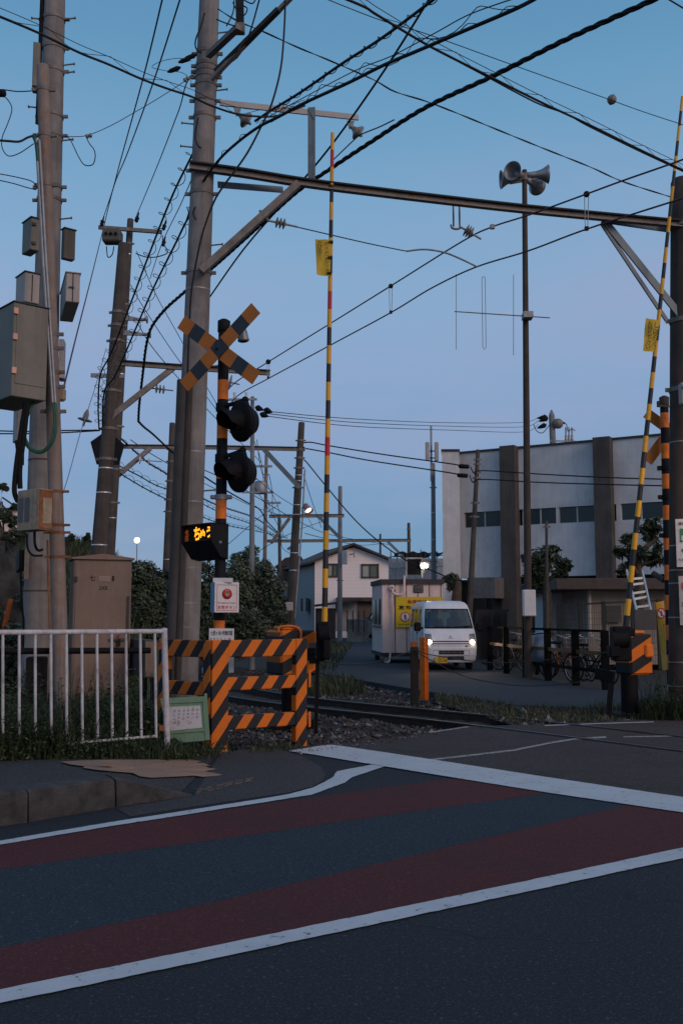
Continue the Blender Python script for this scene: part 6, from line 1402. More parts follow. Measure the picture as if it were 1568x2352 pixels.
# ================================================================== white gabled house and neighbours
d = 70
hs = thing('gabled_house', 'white sided house with a brown gable roof and two windows beyond the lane', 'house', P(808, 1456, d)); hs.location.z = 0
L0, R0, AP = P(722.7, 1290, d), P(896, 1288, d), P(810.5, 1252.6, d); base = -.1
mb = MB(); mb.prism([V((L0.x, d, base)), V((R0.x, d, base)), R0, AP - V((0, 0, .12)), L0], V((-2.2, 9, 0))); part('wall', mb, [m_siding], hs)
mb = MB(); dv = V((-2.2, 9, 0))
def lerp2(a, b, k): return a + (b - a) * k
lo_l = lerp2(AP, L0, 1.16); lo_r = lerp2(AP, R0, 1.14); o_ = V((.05, -.5, 0))
for e_ in (lo_l, lo_r): mb.prism([AP + o_, e_ + o_, e_ + o_ + V((0, 0, .15)), AP + o_ + V((0, 0, .15))], dv * 1.1)
part('roof', mb, m_brown, hs)
mb = MB(); q = L0 - V((.02, 0, 0)); n0 = V((-.03, 0, 0)); mb.add([V((L0.x, d, base)) + n0, L0 + n0, L0 + n0 + dv, V((L0.x, d, base)) + n0 + dv], [[0, 1, 2, 3]]); part('side_wall', mb, m_siding_b, hs)  # white house's left side: its shade is put into this grey sheet
def house_win(x0, y0, x1, y1, parent, dd, lit=None, split=True, fr=m_brown):
    a, b = P(x0, y1, dd), P(x1, y0, dd); w_, h = b.x - a.x, b.z - a.z; mb = MB()
    for (cx, cz, sx_, sz) in ((w_ / 2, 0, w_ + .12, .1), (w_ / 2, h, w_ + .12, .1), (0, h / 2, .1, h), (w_, h / 2, .1, h), (w_ / 2, h / 2, .08, h)): mb.box(a + V((cx, -.05, cz)), (sx_, .12, sz))
    f = part('window', mb, fr, parent)
    mb = MB(); mb.add([a + V((0, -.02, 0)), a + V((w_ / 2, -.02, 0)), a + V((w_ / 2, -.02, h)), a + V((0, -.02, h))], [[0, 1, 2, 3]], 0); mb.add([a + V((w_ / 2, -.025, 0)), a + V((w_, -.025, 0)), a + V((w_, -.025, h)), a + V((w_ / 2, -.025, h))], [[0, 1, 2, 3]], 1)
    part('pane', mb, [mat('curtain_pale', (.36, .40, .36), .3, var=.1), mat('pane_greenish', (.13, .15, .12), .2, var=.15)], f)
house_win(831, 1297, 868, 1326, hs, d); house_win(753, 1296, 776, 1324, hs, d)
for (x0, y0, x1, y1) in ((693, 1374, 699, 1404), (704, 1373, 711, 1404)): 
    mb = MB(); a, b = P(x0, y1, 70.5), P(x1, y0, 70.5); mb.box(((a.x + b.x) / 2 - .12, 71.5, (a.z + b.z) / 2), (.12, .9, b.z - a.z)); part('window', mb, m_win, hs)
mb = MB(); a, b = P(820, 1424, d - .3), P(857, 1381, d - .3); mb.box(((a.x + b.x) / 2, d - .2, (a.z + b.z) / 2 - .2), (b.x - a.x, .2, b.z - a.z + .4)); part('garage_shutter', mb, m_shutter, hs)
mb = MB(); a, b = P(772, 1381, d - .8), P(884, 1372, d - .8); mb.box(((a.x + b.x) / 2, d - .4, (a.z + b.z) / 2), (b.x - a.x, .9, b.z - a.z)); part('canopy', mb, m_brown, hs)
mb = MB(); mb.tube([P(813, 1262, d - .6), P(813, 1280, d - .6)], .05, 6); mb.tube([P(801, 1274, d - .6), P(813, 1272, d - .6)], .05, 6); part('vent_bracket', mb, m_galv, hs)
lt = thing('lean_to', 'small dark lean-to shed with a patchy white wall in front of the gabled house', 'shed', P(760, 1456, 63)); lt.location.z = 0
a, b = P(724, 1456, 63), P(770, 1397, 63); mb = MB(); mb.box(((a.x + b.x) / 2, 64, b.z / 2), (b.x - a.x, 2, b.z)); part('wall', mb, m_darkwall, lt)
mb = MB(); mb.bar(P(722, 1391, 62.6) + V((0, 1.2, 0)), P(830, 1377, 62.6) + V((0, 1.2, 0)), 2.6, .12); part('roof', mb, m_shedroof, lt)
a, b = P(770, 1450, 63.4), P(818, 1386, 63.4); mb = MB(); mb.box(((a.x + b.x) / 2, 64, (a.z + b.z) / 2), (b.x - a.x, 1, b.z - a.z)); part('patchy_wall', mb, mat('patchy_plaster', (.45, .43, .42), .9, var=.2, scale=.8, grime=(.2, .2, .2), gamt=.8), lt)
mb = MB(); mb.tube([P(746, 1372, 62), P(746, 1386, 62)], .1, 8); part('flue', mb, m_brown, lt)
lw = thing('block_wall', 'low pale concrete block wall at the far end of the lane', 'wall', P(823, 1452, 56)); a, b = P(797, 1452, 56), P(847, 1422, 56); mb = MB(); mb.box(((a.x + b.x) / 2, 57, (b.z - .1) / 2), (b.x - a.x, 1.6, b.z + .1), None, 0, .03); part('wall', mb, mat('old_block', (.20, .19, .18), .9, var=.4, scale=2, streak=.5), lw)
for k in range(4):
    x = 797 + k * 13; mb = MB(); a = P(x, 1450, 55.9); mb.box(a + V((0, 0, .55)), (.06, .06, 1.2)); part('wall_rib', mb, m_darkwall, lw)
nh = thing('grey_house', 'blue grey house with a dark roof partly behind the tall brown pole', 'house', P(668, 1440, 80)); nh.location.z = 0
a, b = P(636, 1300, 80), P(692, 1296, 80); mb = MB(); mb.box(((a.x + b.x) / 2, 83, a.z / 2), (b.x - a.x, 6, a.z)); part('wall', mb, m_siding_b, nh)
mb = MB(); mb.prism([P(630, 1302, 79.5), P(700, 1298, 79.5), P(690, 1276, 79.5), P(655, 1281, 79.5)], V((0, 7, 0))); part('roof', mb, m_shedroof, nh)
mb = MB(); mb.box(P(652, 1318, 79.9), (.9, .2, 1.1)); part('window', mb, m_win, nh)
# site fencing / scaffold with netting behind the shed
sc = thing('scaffolding', 'scaffolding hung with pale sheeting and sagging dark netting behind the cream shed', 'scaffolding', P(960, 1440, 62)); sc.location.z = 0
for x in (897, 912, 930, 948, 966, 984, 1003, 1018):
    mb = MB(); a = P(x, 1262 + (x % 7) * 2, 62); mb.cyl(V((a.x, 62, 0)), a, .04, n=6); part('post', mb, m_galv, sc)
for y in (1275, 1300, 1330):
    mb = MB(); mb.cyl(P(893, y + 4, 61.9), P(1020, y, 61.9), .04, n=6); part('ledger', mb, m_galv, sc)
mb = MB(); a, b = P(893, 1345, 62.6), P(1020, 1282, 62.6); mb.box(((a.x + b.x) / 2, 63, b.z / 2), (b.x - a.x, .3, b.z)); part('sheeting', mb, m_sheet, sc)
mb = MB(); A_, B_ = [], []
for i in range(33):
    x = 905 + i * 3.5; A_.append(P(x, 1268 + 2 * math.sin(i * .9), 61.7)); B_.append(P(x, 1275 + 4 * math.sin(i * .9 + 1) + 22 * math.exp(-((x - 957) / 16) ** 2), 61.6 + .1 * math.sin(i * 2.1)))
mb.strip(A_, B_); part('netting', mb, m_net, sc)

# ================================================================== cream shed with the yellow notice
sd_ = 31.6
FL, FR_ = P(878, 1504, sd_), P(1018.5, 1504, sd_); z0, z1 = .30, P(878, 1340, sd_).z
FL.z = FR_.z = 0; bk = V((-.24, 2.6, 0))
sh = thing('prefab_shed', 'cream panelled prefab shed with a brown flat roof behind the white van', 'shed', (FL + FR_) / 2)
mb = MB(); mb.prism([FL + V((0, 0, z0)), FR_ + V((0, 0, z0)), FR_ + V((0, 0, z1)), FL + V((0, 0, z1))], bk); part('wall', mb, m_shed, sh)
mb = MB(); W_ = (FR_ - FL).length
for k in range(1, 6):
    p = FL.lerp(FR_, k / 5.3 + .02) - V((0, .003, 0)); mb = MB(); mb.box(p + V((0, 0, (z0 + z1) / 2)), (.022, .012, z1 - z0 - .02)); part('panel_seam', mb, m_brown, sh)
mb = MB(); mb.prism([FL + V((-.05, -.08, z1 - .02)), FR_ + V((.03, -.08, z1 - .02)), FR_ + bk + V((.03, .06, z1 - .02)), FL + bk + V((-.05, .06, z1 - .02))], V((0, 0, .15))); part('roof', mb, m_shedroof, sh)
mb = MB(); mb.prism([FL + V((-.03, -.03, z0 - .1)), FR_ + V((.03, -.03, z0 - .1)), FR_ + bk + V((.03, .03, z0 - .1)), FL + bk + V((-.03, .03, z0 - .1))], V((0, 0, .12))); part('base_frame', mb, m_darkwall, sh)
for k, (f, g) in enumerate(((.08, .06), (.92, .06), (.08, .94), (.92, .94))):
    p = FL.lerp(FR_, f) + bk * g; mb = MB(); mb.box(p + V((0, 0, .1)), (.16, .16, .22)); part('block', mb, m_boxpale if k == 0 else m_darkwall, sh)
nS = V((-bk.y, bk.x, 0)).normalized()
if nS.x > 0: nS = -nS
for g0, g1 in ((.15, .42), (.52, .8)):
    p, q = FL + bk * g0 + nS * .02, FL + bk * g1 + nS * .02; mb = MB(); mb.prism([p + V((0, 0, 1.2)), q + V((0, 0, 1.2)), q + V((0, 0, 2.0)), p + V((0, 0, 2.0))], nS * .03); part('window', mb, m_win, sh)
mb = MB(); p, q = FL + bk * .1 + nS * .02, FL + bk * .85 + nS * .02; mb.bar(p + V((0, 0, 1.12)), q + V((0, 0, 1.12)), .05, .05); part('sill', mb, m_galv_d, sh)
mb = MB(); mb.tube(catmull([P(1011 - 83, 1322, sd_ - .12), P(927.5, 1350, sd_ - .12), P(925, 1362, sd_ - .12), P(914, 1366, sd_ - .12), P(903, 1362, sd_ - .12), P(899.5, 1352, sd_ - .12)], 5), .038, 8); mb.lathe(P(899.5, 1351, sd_ - .05), V((0, -1, 0)), [(0, 0), (.1, 0), (.1, .04), (.05, .06)], 14); part('vent_pipe', mb, m_shed, sh)
mb = MB(); mb.tube(catmull([P(900, 1362, sd_ - .1), P(900.5, 1390, sd_ - .1), P(903, 1402, sd_ - .1), P(901, 1440, sd_ - .1), P(897, 1490, sd_ - .1), P(893.5, 1519, sd_ - .2), P(889, 1521, sd_ - .25)], 5), .026, 8); part('downpipe', mb, m_shed, sh)
a, b = P(951, 1360, sd_ - .04), P(970.5, 1345.5, sd_ - .04); mb = MB()
for k in range(5): mb.box(((a.x + b.x) / 2, sd_ - .05, a.z + (b.z - a.z) * (k + .5) / 5), (b.x - a.x, .04, .022))
mb.box(((a.x + b.x) / 2, sd_ - .02, (a.z + b.z) / 2), (b.x - a.x + .03, .03, b.z - a.z + .03), None, 1); part('louvre', mb, [m_galv_d, m_txt], sh)
a, b = P(908.7, 1441, sd_ - .08), P(1016.5, 1371, sd_ - .08); w_, h = b.x - a.x, b.z - a.z
yn = thing('warning_notice', 'large yellow keep out notice on the shed wall behind the van', 'sign', a + V((w_ / 2, 0, 0))); mb = MB(); mb.box((a.x + w_ / 2, sd_ - .06, a.z + h / 2), (w_, .02, h)); part('plate', mb, mat('notice_yellow', (.62, .44, .012), .55, var=.06), yn)
a = a - V((0, .002, 0)); mb = MB(); write(mb, '立ち入り禁止', a + X_ * w_ * .05 + Z_ * h * .585, X_, Z_, w_ * .9, h * .14, 0, .03); write(mb, 'DO NOT ENTER', a + X_ * w_ * .06 + Z_ * h * .08, X_, Z_, w_ * .5, h * .045, 0, .01)
part('lettering', mb, m_txt, yn); c = a + X_ * w_ * .20 + Z_ * h * .345; mb = MB()
mb.sphere(c + Z_ * .09 , .022, 8, 0, (1, .1, 1)); rect(mb, c - V((0, .001, 0)), -.03, -.02, .03, .06); rect(mb, c - V((0, .001, 0)), -.025, -.11, -.005, -.02); rect(mb, c - V((0, .001, 0)), .005, -.11, .025, -.02); part('pedestrian_mark', mb, m_txt, yn)
mb = MB(); write(mb, '私有地につき', a + X_ * w_ * .25 + Z_ * h * .78, X_, Z_, w_ * .6, h * .13, 0, .03); ro, ri, n = .155, .128, 30
vs = [c + V((0, -.002, 0)) + X_ * (r * math.cos(6.2832 * i / n)) + Z_ * (r * math.sin(6.2832 * i / n)) for r in (ro, ri) for i in range(n)]; mb.add(vs, [[i, (i + 1) % n, n + (i + 1) % n, n + i] for i in range(n)])
mb.bar(c + V((-.1, -.003, .1)), c + V((.1, -.003, -.1)), .004, .022, V((0, 1, 0))); part('red_marks', mb, m_txtred, yn)
mb = MB(); vs = [c + V((0, -.0005, 0)) + X_ * (ri * math.cos(6.2832 * i / n)) + Z_ * (ri * math.sin(6.2832 * i / n)) for i in range(n)]; mb.add(vs, [list(range(n))]); part('white_disc', mb, m_white, yn)
# dark board with white frame and floodlight on the roof edge
bd = thing('roof_board', 'black board in a white frame standing on the shed roof', 'board', P(951, 1320, 33)); a, b = P(934.5, 1320, 33), P(967, 1284, 33); w_, h = b.x - a.x, b.z - a.z
mb = MB(); mb.box((a.x + w_ / 2, 33.03, a.z + h / 2), (w_, .04, h)); part('panel', mb, m_black, bd)
mb = MB(); [mb.bar(p, q, .05, .05) for p, q in ((a + V((-.02, 0, -.09)), a + V((-.02, 0, h))), (a + V((w_ + .02, 0, -.09)), a + V((w_ + .02, 0, h))), (a + V((-.045, 0, h + .025)), a + V((w_ + .045, 0, h + .025))))]; part('frame', mb, m_boxpale, bd)
fo = thing('flood_lamp', 'brilliant white floodlight beside the framed board on the shed roof', 'lamp', P(975, 1310, 32.8)); mb = MB(); mb.box(P(975, 1297, 32.9), (.34, .2, .22), None, 0, .03); mb.bar(P(972, 1318, 33), P(974, 1300, 33), .05, .05); part('housing', mb, m_galv_d, fo)
mb = MB(); mb.sphere(P(973.5, 1300, 32.75), .10, 14, 0, (1.25, .5, .9)); part('lit_lens', mb, e_flood, fo)

# ================================================================== big grey-white building
A0 = P(1050, 1412, 45); A0.z = 0; B0 = V(((1500 - 784) / F * 40.5, 40.5, 0)); fd = (B0 - A0).normalized(); fn = V((fd.y, -fd.x, 0)); fn = fn if fn.y < 0 else -fn
def on_f(x, off=0):
    r = ray(x, 1412); u = r.x / r.y; a = A0 + fn * off; return (a.x - u * a.y) / (u * fd.y - fd.x)      # run along the facade
bl = thing('office_block', 'large grey white concrete building with dark brown piers and a ribbon of windows', 'building', A0)
S_ = 22.0
def fbox(mb, s0, s1, z0, z1, off0, off1, mi=0):
    p = A0 + fd * s0 + fn * off0; mb.prism([p + V((0, 0, z0)), p + fd * (s1 - s0) + V((0, 0, z0)), p + fd * (s1 - s0) + V((0, 0, z1)), p + V((0, 0, z1))], fn * (off1 - off0), mi)
pz = (on_f(1162), on_f(1196), on_f(1378), on_f(1417))
win_z = (5.36, 6.06); TOP, BOT = 8.75, 3.13
mb = MB(); fbox(mb, 0.1, S_, win_z[1], TOP, -9, 0); part('upper_wall', mb, m_stucco, bl)
mb = MB(); fbox(mb, 0.1, S_, BOT, win_z[0], -9, 0); part('lower_wall', mb, m_stucco, bl)
mb = MB(); fbox(mb, 0.1, S_, win_z[0], win_z[1], -9, -.35, 0); part('window_back_wall', mb, m_darkwall, bl)
mb = MB(); fbox(mb, -.15, S_, TOP, TOP + .09, -9, .06); part('coping', mb, m_darkwall, bl)
for x0, x1 in ((1068, 1115), (1115, 1163), (1203, 1244), (1244, 1281), (1287, 1329), (1329, 1380), (1431, 1478), (1478, 1530), (1530, 1570)):
    s0, s1 = on_f(x0), on_f(x1); mb = MB(); fbox(mb, s0 + .03, s1 - .03, win_z[0] + .02, win_z[1] - .02, -.16, -.13); wv = part('window', mb, m_win, bl)
    mb = MB(); fbox(mb, s0 - .03, s0 + .03, win_z[0], win_z[1], -.16, -.08); fbox(mb, s0, s1, win_z[0], win_z[0] + .03, -.16, -.06); part('frame', mb, m_wframe, wv)
mb = MB(); fbox(mb, on_f(1281), on_f(1287), win_z[0], win_z[1], -.2, .0); part('window_pier', mb, m_stucco, bl); mb = MB(); fbox(mb, on_f(1421), on_f(1431), win_z[0], win_z[1], -.2, .0); part('window_pier', mb, m_stucco, bl); mb = MB(); fbox(mb, 0.1, on_f(1068), win_z[0], win_z[1], -.2, .0); part('window_pier', mb, m_stucco, bl)
for i in (0, 2):
    mb = MB(); fbox(mb, pz[i], pz[i + 1], 0, TOP + .095, -.1, .5); part('pier', mb, m_pier, bl)
mb = MB(); fbox(mb, 0.1, S_, 0, BOT, -9, -.9); part('ground_storey', mb, m_darkwall, bl)
for (x0, x1, zz0, zz1) in ((1040, 1100, 0, BOT - .05), (1110, 1150, .1, 2.3), (1215, 1300, .1, 2.4)):
    mb = MB(); fbox(mb, on_f(x0), on_f(x1), zz0, zz1, -.9, -.85); part('door_panel', mb, m_cabdark if x0 != 1215 else m_stucco, bl)
mb = MB(); fbox(mb, on_f(1085, 1.5), on_f(1137, 1.5), 2.2, 3.08, -.8, 1.5); part('entrance_canopy', mb, mat('canopy_grey', (.12, .12, .125), .9, var=.2, streak=.3), bl)
tl_, tr_ = P(1018, 1412, 44.2), P(1052, 1412, 44.2); mb = MB(); mb.prism([V((tl_.x, 44.2, 0)), V((tr_.x + .12, 44.2, 0)), V((tr_.x + .12, 44.2, TOP + .0)), V((tl_.x, 44.2, TOP))], V((1.0, 8, 0))); part('stair_tower', mb, m_stucco, bl)
mb = MB(); mb.prism([V((tl_.x - .04, 44.12, TOP + .01)), V((tr_.x + .14, 44.12, TOP + .01)), V((tr_.x + .14, 44.12, TOP + .09)), V((tl_.x - .04, 44.12, TOP + .09))], V((1.0, 8, 0))); part('tower_coping', mb, m_darkwall, bl)
# rooftop pole with transformer
rp_ = thing('utility_pole', 'rooftop pole with black cable sleeves and a small transformer above the big building', 'utility pole', P(1268, 1030, 53)); mb = MB(); mb.lathe(P(1269.5, 1035, 53), P(1266, 952, 53) - P(1269.5, 1035, 53), [(.17, 0), (.16, (1035 - 952) / F * 53), (.05, (1035 - 940) / F * 53), (0, (1035 - 938) / F * 53)], 12); part('pole', mb, m_conc_b, rp_)
mb = MB(); mb.sphere(P(1280, 973, 52.8), .3, 12, 0, (1, .8, .95)); mb.cyl(P(1270, 968, 52.9), P(1296, 972, 52.9), .06, n=8); part('transformer', mb, m_galv_d, rp_)
mb = MB(); mb.bar(P(1262, 1012, 52.9), P(1322, 1014, 52.9), .06, .08)
for x in (1299, 1306, 1313): mb.lathe(P(x, 1012, 52.9), V((0, 0, 1)), [(.06, 0), (.08, .1), (.05, .15), (.08, .25), (.04, .3), (.04, .7), (0, .75)], 8, 1 if False else 0)
part('insulator_rack', mb, m_galv, rp_)
for x0, y0, x1, y1 in ((1258, 960, 1236, 968), (1256, 957, 1228, 962), (1254, 975, 1232, 984)): mb = MB(); mb.lathe(P(x0, y0, 52.8), P(x1, y1, 52.8) - P(x0, y0, 52.8), [(.04, 0), (.14, .12), (.1, .35), (.02, .55)], 10); part('cable_sleeve', mb, m_black, rp_)
for pl in ([(1225, 975), (1232, 990), (1245, 994), (1258, 980), (1264, 972)], [(1290, 968), (1300, 975), (1303, 990), (1313, 985), (1320, 990)]): mb = MB(); mb.tube(catmull([P(x, y, 52.8) for x, y in pl], 5), .022, 5); part('jumper_wire', mb, m_wire, rp_)
# annex with brown fascia
ax_ = thing('annex', 'low annex with a deep brown fascia and beige wall in front of the big building', 'building', P(1400, 1460, 31)); ax_.location.z = 0
a, b = P(1276, 1354, 30), P(1640, 1328, 30); mb = MB(); mb.box(((a.x + b.x) / 2, 33, (a.z + b.z) / 2), (b.x - a.x, 6, b.z - a.z), None, 0, .02); part('roof', mb, m_brown, ax_)
a, b = P(1350, 1460, 30.7), P(1640, 1354, 30.7); mb = MB(); mb.box(((a.x + b.x) / 2, 33.2, b.z / 2), (b.x - a.x, 5, b.z)); part('wall', mb, mat('beige_wall', (.25, .22, .19), .9, var=.15, scale=1, streak=.3), ax_)
a, b = P(1252, 1460, 34), P(1352, 1354, 34); mb = MB(); mb.box(((a.x + b.x) / 2, 35, b.z / 2), (b.x - a.x, 1.6, b.z)); part('side_wall', mb, m_stucco, ax_)
mb = MB(); mb.cyl(P(1352, 1356, 30.5), P(1353, 1455, 30.5), .06, n=8); part('downpipe', mb, m_boxpale, ax_)
mb = MB(); mb.box(P(1408, 1410, 30.6), (.45, .06, .5)); part('wall_hatch', mb, m_cabdark, ax_)
gw = thing('block_wall', 'dark block wall topped by railings between the van and the bicycles', 'wall', P(1130, 1500, 34)); gw.location.z = 0; a, b = P(1096, 1500, 34), P(1165, 1404, 34); mb = MB(); mb.box(((a.x + b.x) / 2, 34.3, b.z / 2), (b.x - a.x, .3, b.z)); part('wall', mb, m_darkwall, gw)
for x in (1098, 1128, 1152): mb = MB(); q = P(x, 1400, 33.8); mb.box((q.x, 33.8, q.z / 2), (.09, .09, q.z)); part('rail_post', mb, m_mesh, gw)
mb = MB(); mb.bar(P(1094, 1402, 33.8), P(1168, 1402, 33.8), .05, .06); part('rail', mb, m_mesh, gw)
# ---- trees by the building
def tree(label, trunk, d, blobs, r0, size=.17, leafn=900, limbs=()):
    t = thing('tree', label, 'tree', P(trunk[0][0], trunk[0][1], d)); pts = catmull([P(x, y, d) for x, y in trunk], 5); mb = MB(); mb.tube(pts, [r0 * (1 - .55 * i / len(pts)) for i in range(len(pts))], 9)
    for lm in limbs: q = catmull([P(x, y, d + U(-.3, .3)) for x, y in lm], 4); mb.tube(q, [r0 * .45 * (1 - .6 * i / len(q)) for i in range(len(q))], 7)
    part('trunk', mb, m_bark, t); mb = MB()
    for (x, y, rx, ry) in blobs:
        c = P(x, y, d + U(-.4, .4)); foliage(mb, c, (M_(rx, d), M_(rx, d) * .9, M_(ry, d)), int(leafn * .75 * rx * ry / 700), size * 1.35, max(5, int(rx * ry / 30)), .12, .2, .75, .26)
    part('crown', mb, m_leaf, t); return t
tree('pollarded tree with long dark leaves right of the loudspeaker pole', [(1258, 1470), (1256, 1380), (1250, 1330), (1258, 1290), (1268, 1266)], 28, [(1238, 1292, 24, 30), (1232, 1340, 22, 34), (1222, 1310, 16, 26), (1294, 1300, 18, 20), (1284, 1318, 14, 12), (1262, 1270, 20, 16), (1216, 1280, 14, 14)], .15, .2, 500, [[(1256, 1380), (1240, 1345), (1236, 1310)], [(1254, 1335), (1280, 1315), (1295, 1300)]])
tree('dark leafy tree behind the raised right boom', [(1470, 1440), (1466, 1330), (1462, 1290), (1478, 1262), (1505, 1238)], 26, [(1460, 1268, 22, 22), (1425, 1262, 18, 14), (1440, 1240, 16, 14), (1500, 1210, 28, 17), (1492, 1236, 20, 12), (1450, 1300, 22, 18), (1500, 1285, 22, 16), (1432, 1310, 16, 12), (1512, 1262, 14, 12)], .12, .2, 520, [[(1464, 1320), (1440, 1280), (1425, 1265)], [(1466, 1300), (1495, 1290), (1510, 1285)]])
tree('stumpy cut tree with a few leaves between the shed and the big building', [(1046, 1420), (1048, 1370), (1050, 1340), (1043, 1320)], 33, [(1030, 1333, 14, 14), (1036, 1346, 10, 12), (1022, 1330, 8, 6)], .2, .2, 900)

# ================================================================== van
DV = 27.4
van = thing('white_van', 'small white delivery van with its headlights on standing beside the yellow notice', 'van', V((2.965, DV, 0)), rz=math.radians(3.2))
LV = [(.22, .03, .67), (.30, 0.0, .705), (.42, -.02, .72), (.60, -.01, .735), (.70, .015, .7375), (.82, .06, .7375), (.95, .13, .735), (1.06, .215, .73), (1.14, .30, .72), (1.41, .50, .69), (1.66, .69, .655), (1.72, .73, .645), (1.79, .80, .615), (1.85, .92, .565), (1.885, 1.1, .48), (1.90, 1.5, .30)]
def ring(z, yf, hw):
    sy = [yf + .22, max(1.42, yf + .26), max(1.52, yf + .3), max(2.36, yf + .4), max(2.46, yf + .45), 3.12, 3.28]
    k = max(0, (z - 1.72)) * 1.0
    pts = [(0, yf - .05), (.40 * hw, yf - .043), (.74 * hw, yf - .012), (.90 * hw, yf + .035), (.97 * hw, yf + .085), (hw, yf + .22)] + [(hw, y - k) for y in sy[1:]] + [(hw * .93, 3.38 - k), (.85 * hw, 3.395 - k), (0, 3.40 - k)]
    return [V((x, y, z)) for x, y in pts]
RG = [ring(*l) for l in LV]; NC = len(RG[0])
def van_surf(x, z, off=0.0):
    for (a, b) in zip(LV, LV[1:]):
        if a[0] <= z <= b[0]:
            t = (z - a[0]) / (b[0] - a[0]); yf = a[1] + (b[1] - a[1]) * t; hw = a[2] + (b[2] - a[2]) * t; break
    u = abs(x) / hw; kx = [(0, -.05), (.4, -.043), (.74, -.012), (.9, .035), (.97, .085), (1.0, .22)]
    for p, q in zip(kx, kx[1:]):
        if p[0] <= u <= q[0] + 1e-6: return V((x, yf + p[1] + (q[1] - p[1]) * (u - p[0]) / (q[0] - p[0]) - off, z))
    return V((x, yf + .2 - off, z))
body, wsh, sdw, rrw = MB(), MB(), MB(), MB(); side_parts = {}
for i in range(len(RG) - 1):
    gl_ = LV[i][0] >= 1.139 and LV[i + 1][0] <= 1.661
    for j in range(NC - 1):
        for s_ in (1, -1):
            q = [V((p.x * s_, p.y, p.z)) for p in (RG[i][j], RG[i][j + 1], RG[i + 1][j + 1], RG[i + 1][j])]
            if s_ < 0: q.reverse()
            if gl_ and j < 3: wsh.add(q, [[0, 1, 2, 3]], 0, True)
            elif gl_ and j in (5, 7, 9): side_parts.setdefault((s_, j), MB()).add(q, [[0, 1, 2, 3]], 0, True)
            elif gl_ and j == NC - 2: rrw.add(q, [[0, 1, 2, 3]], 0, True)
            else: body.add(q, [[0, 1, 2, 3]], 0, True)
for s_ in (1, -1): body.add([V((p.x * s_, p.y, p.z)) for p in RG[-1]], [list(range(NC))[::s_]], 0)
vb = part('body', body, m_van, van, local=True)
part('windscreen', wsh, m_vglass, van, local=True)
for k_, mb in side_parts.items(): part('side_window', mb, m_vglass, van, local=True)
part('rear_window', rrw, m_vglass, van, local=True)
def vpart(name, mb, m, parent=None, label=None): return part(name, mb, m, parent or van, label, local=True)
# seals round the windscreen, wipers
mb = MB(); e1 = [van_surf(x, 1.142, .012) for x in [-.655 + .131 * i for i in range(11)]]; e2 = [van_surf(x, 1.655, .008) for x in [-.585 + .117 * i for i in range(11)]]
mb.tube(e1, .022, 6); mb.tube(e2, .013, 6); mb.tube([e1[0], van_surf(-.625, 1.4, .01), e2[0]], .014, 6); mb.tube([e1[-1], van_surf(.625, 1.4, .01), e2[-1]], .014, 6); vpart('windscreen_seal', mb, m_black)
mb = MB(); mb.tube([van_surf(.10, 1.16, .025), van_surf(.35, 1.18, .03), van_surf(.60, 1.20, .03)], .010, 5); mb.tube([van_surf(-.45, 1.16, .025), van_surf(-.2, 1.175, .03), van_surf(.06, 1.165, .03)], .010, 5); vpart('wiper', mb, m_black)
def patch(pts, n=5, off=.01):
    """curved patch on the nose: pts = 4 corners (x, z) lower-left, lower-right, upper-right, upper-left"""
    mb = MB(); vs = []
    for j in range(n + 1):
        for i in range(n + 1):
            u, v = i / n, j / n; x = (pts[0][0] * (1 - u) + pts[1][0] * u) * (1 - v) + (pts[3][0] * (1 - u) + pts[2][0] * u) * v; z = (pts[0][1] * (1 - u) + pts[1][1] * u) * (1 - v) + (pts[3][1] * (1 - u) + pts[2][1] * u) * v; vs.append(van_surf(x, z, off))
    mb.add(vs, [[j * (n + 1) + i, j * (n + 1) + i + 1, (j + 1) * (n + 1) + i + 1, (j + 1) * (n + 1) + i] for j in range(n) for i in range(n)], 0, True); return mb
for s_ in (-1, 1):
    c4 = [(s_ * .50, .70), (s_ * .722, .72), (s_ * .722, 1.0), (s_ * .535, .975)]
    hl = vpart('headlight', patch(c4, 5, .008), mat('lamp_bowl', (.22, .22, .24), .25, .5, var=.4, scale=14))
    mb = MB(); c = van_surf(s_ * .585, .762, .02); mb.sphere(c, .066, 14, 0, (1.05, .45, .9)); vpart('lit_bulb', mb, e_head, hl)
    mb = patch([(s_ * .655, .72), (s_ * .722, .735), (s_ * .722, .80), (s_ * .655, .79)], 3, .014); vpart('indicator', mb, mat('indicator_amber', (.55, .14, .02), .3), hl)
    mb = MB(); mb.tube([van_surf(*q, .012) for q in (c4[0], c4[1], c4[2], c4[3], c4[0])], .007, 5); vpart('lamp_rim', mb, m_txt, hl)
    mb = MB(); a = V((s_ * .70, .42, 1.14)); mb.box(V((s_ * .86, .40, 1.17)), (.19, .12, .25), None, 0, .04); mb.bar(a, V((s_ * .82, .42, 1.12)), .06, .05); vpart('mirror', mb, m_blackmetal)
    for yw in (.62, 2.72):
        mb = MB(); mb.lathe(V((s_ * .52, yw, .275)), V((s_, 0, 0)), [(.17, 0), (.25, .005), (.275, .03), (.275, .12), (.255, .145), (.175, .15)], 26); wl = vpart('wheel', mb, m_tyre)
        mb = MB(); mb.lathe(V((s_ * .52, yw, .275)), V((s_, 0, 0)), [(.175, .148), (.17, .12), (.08, .125), (.05, .15), (0, .15)], 20); vpart('rim', mb, m_galv, wl)
for z0, z1, xw in ((.765, .795, .50), (.705, .73, .485)): vpart('grille', patch([(-xw, z0), (xw, z0), (xw, z1), (-xw, z1)], 10, .004), m_txt)
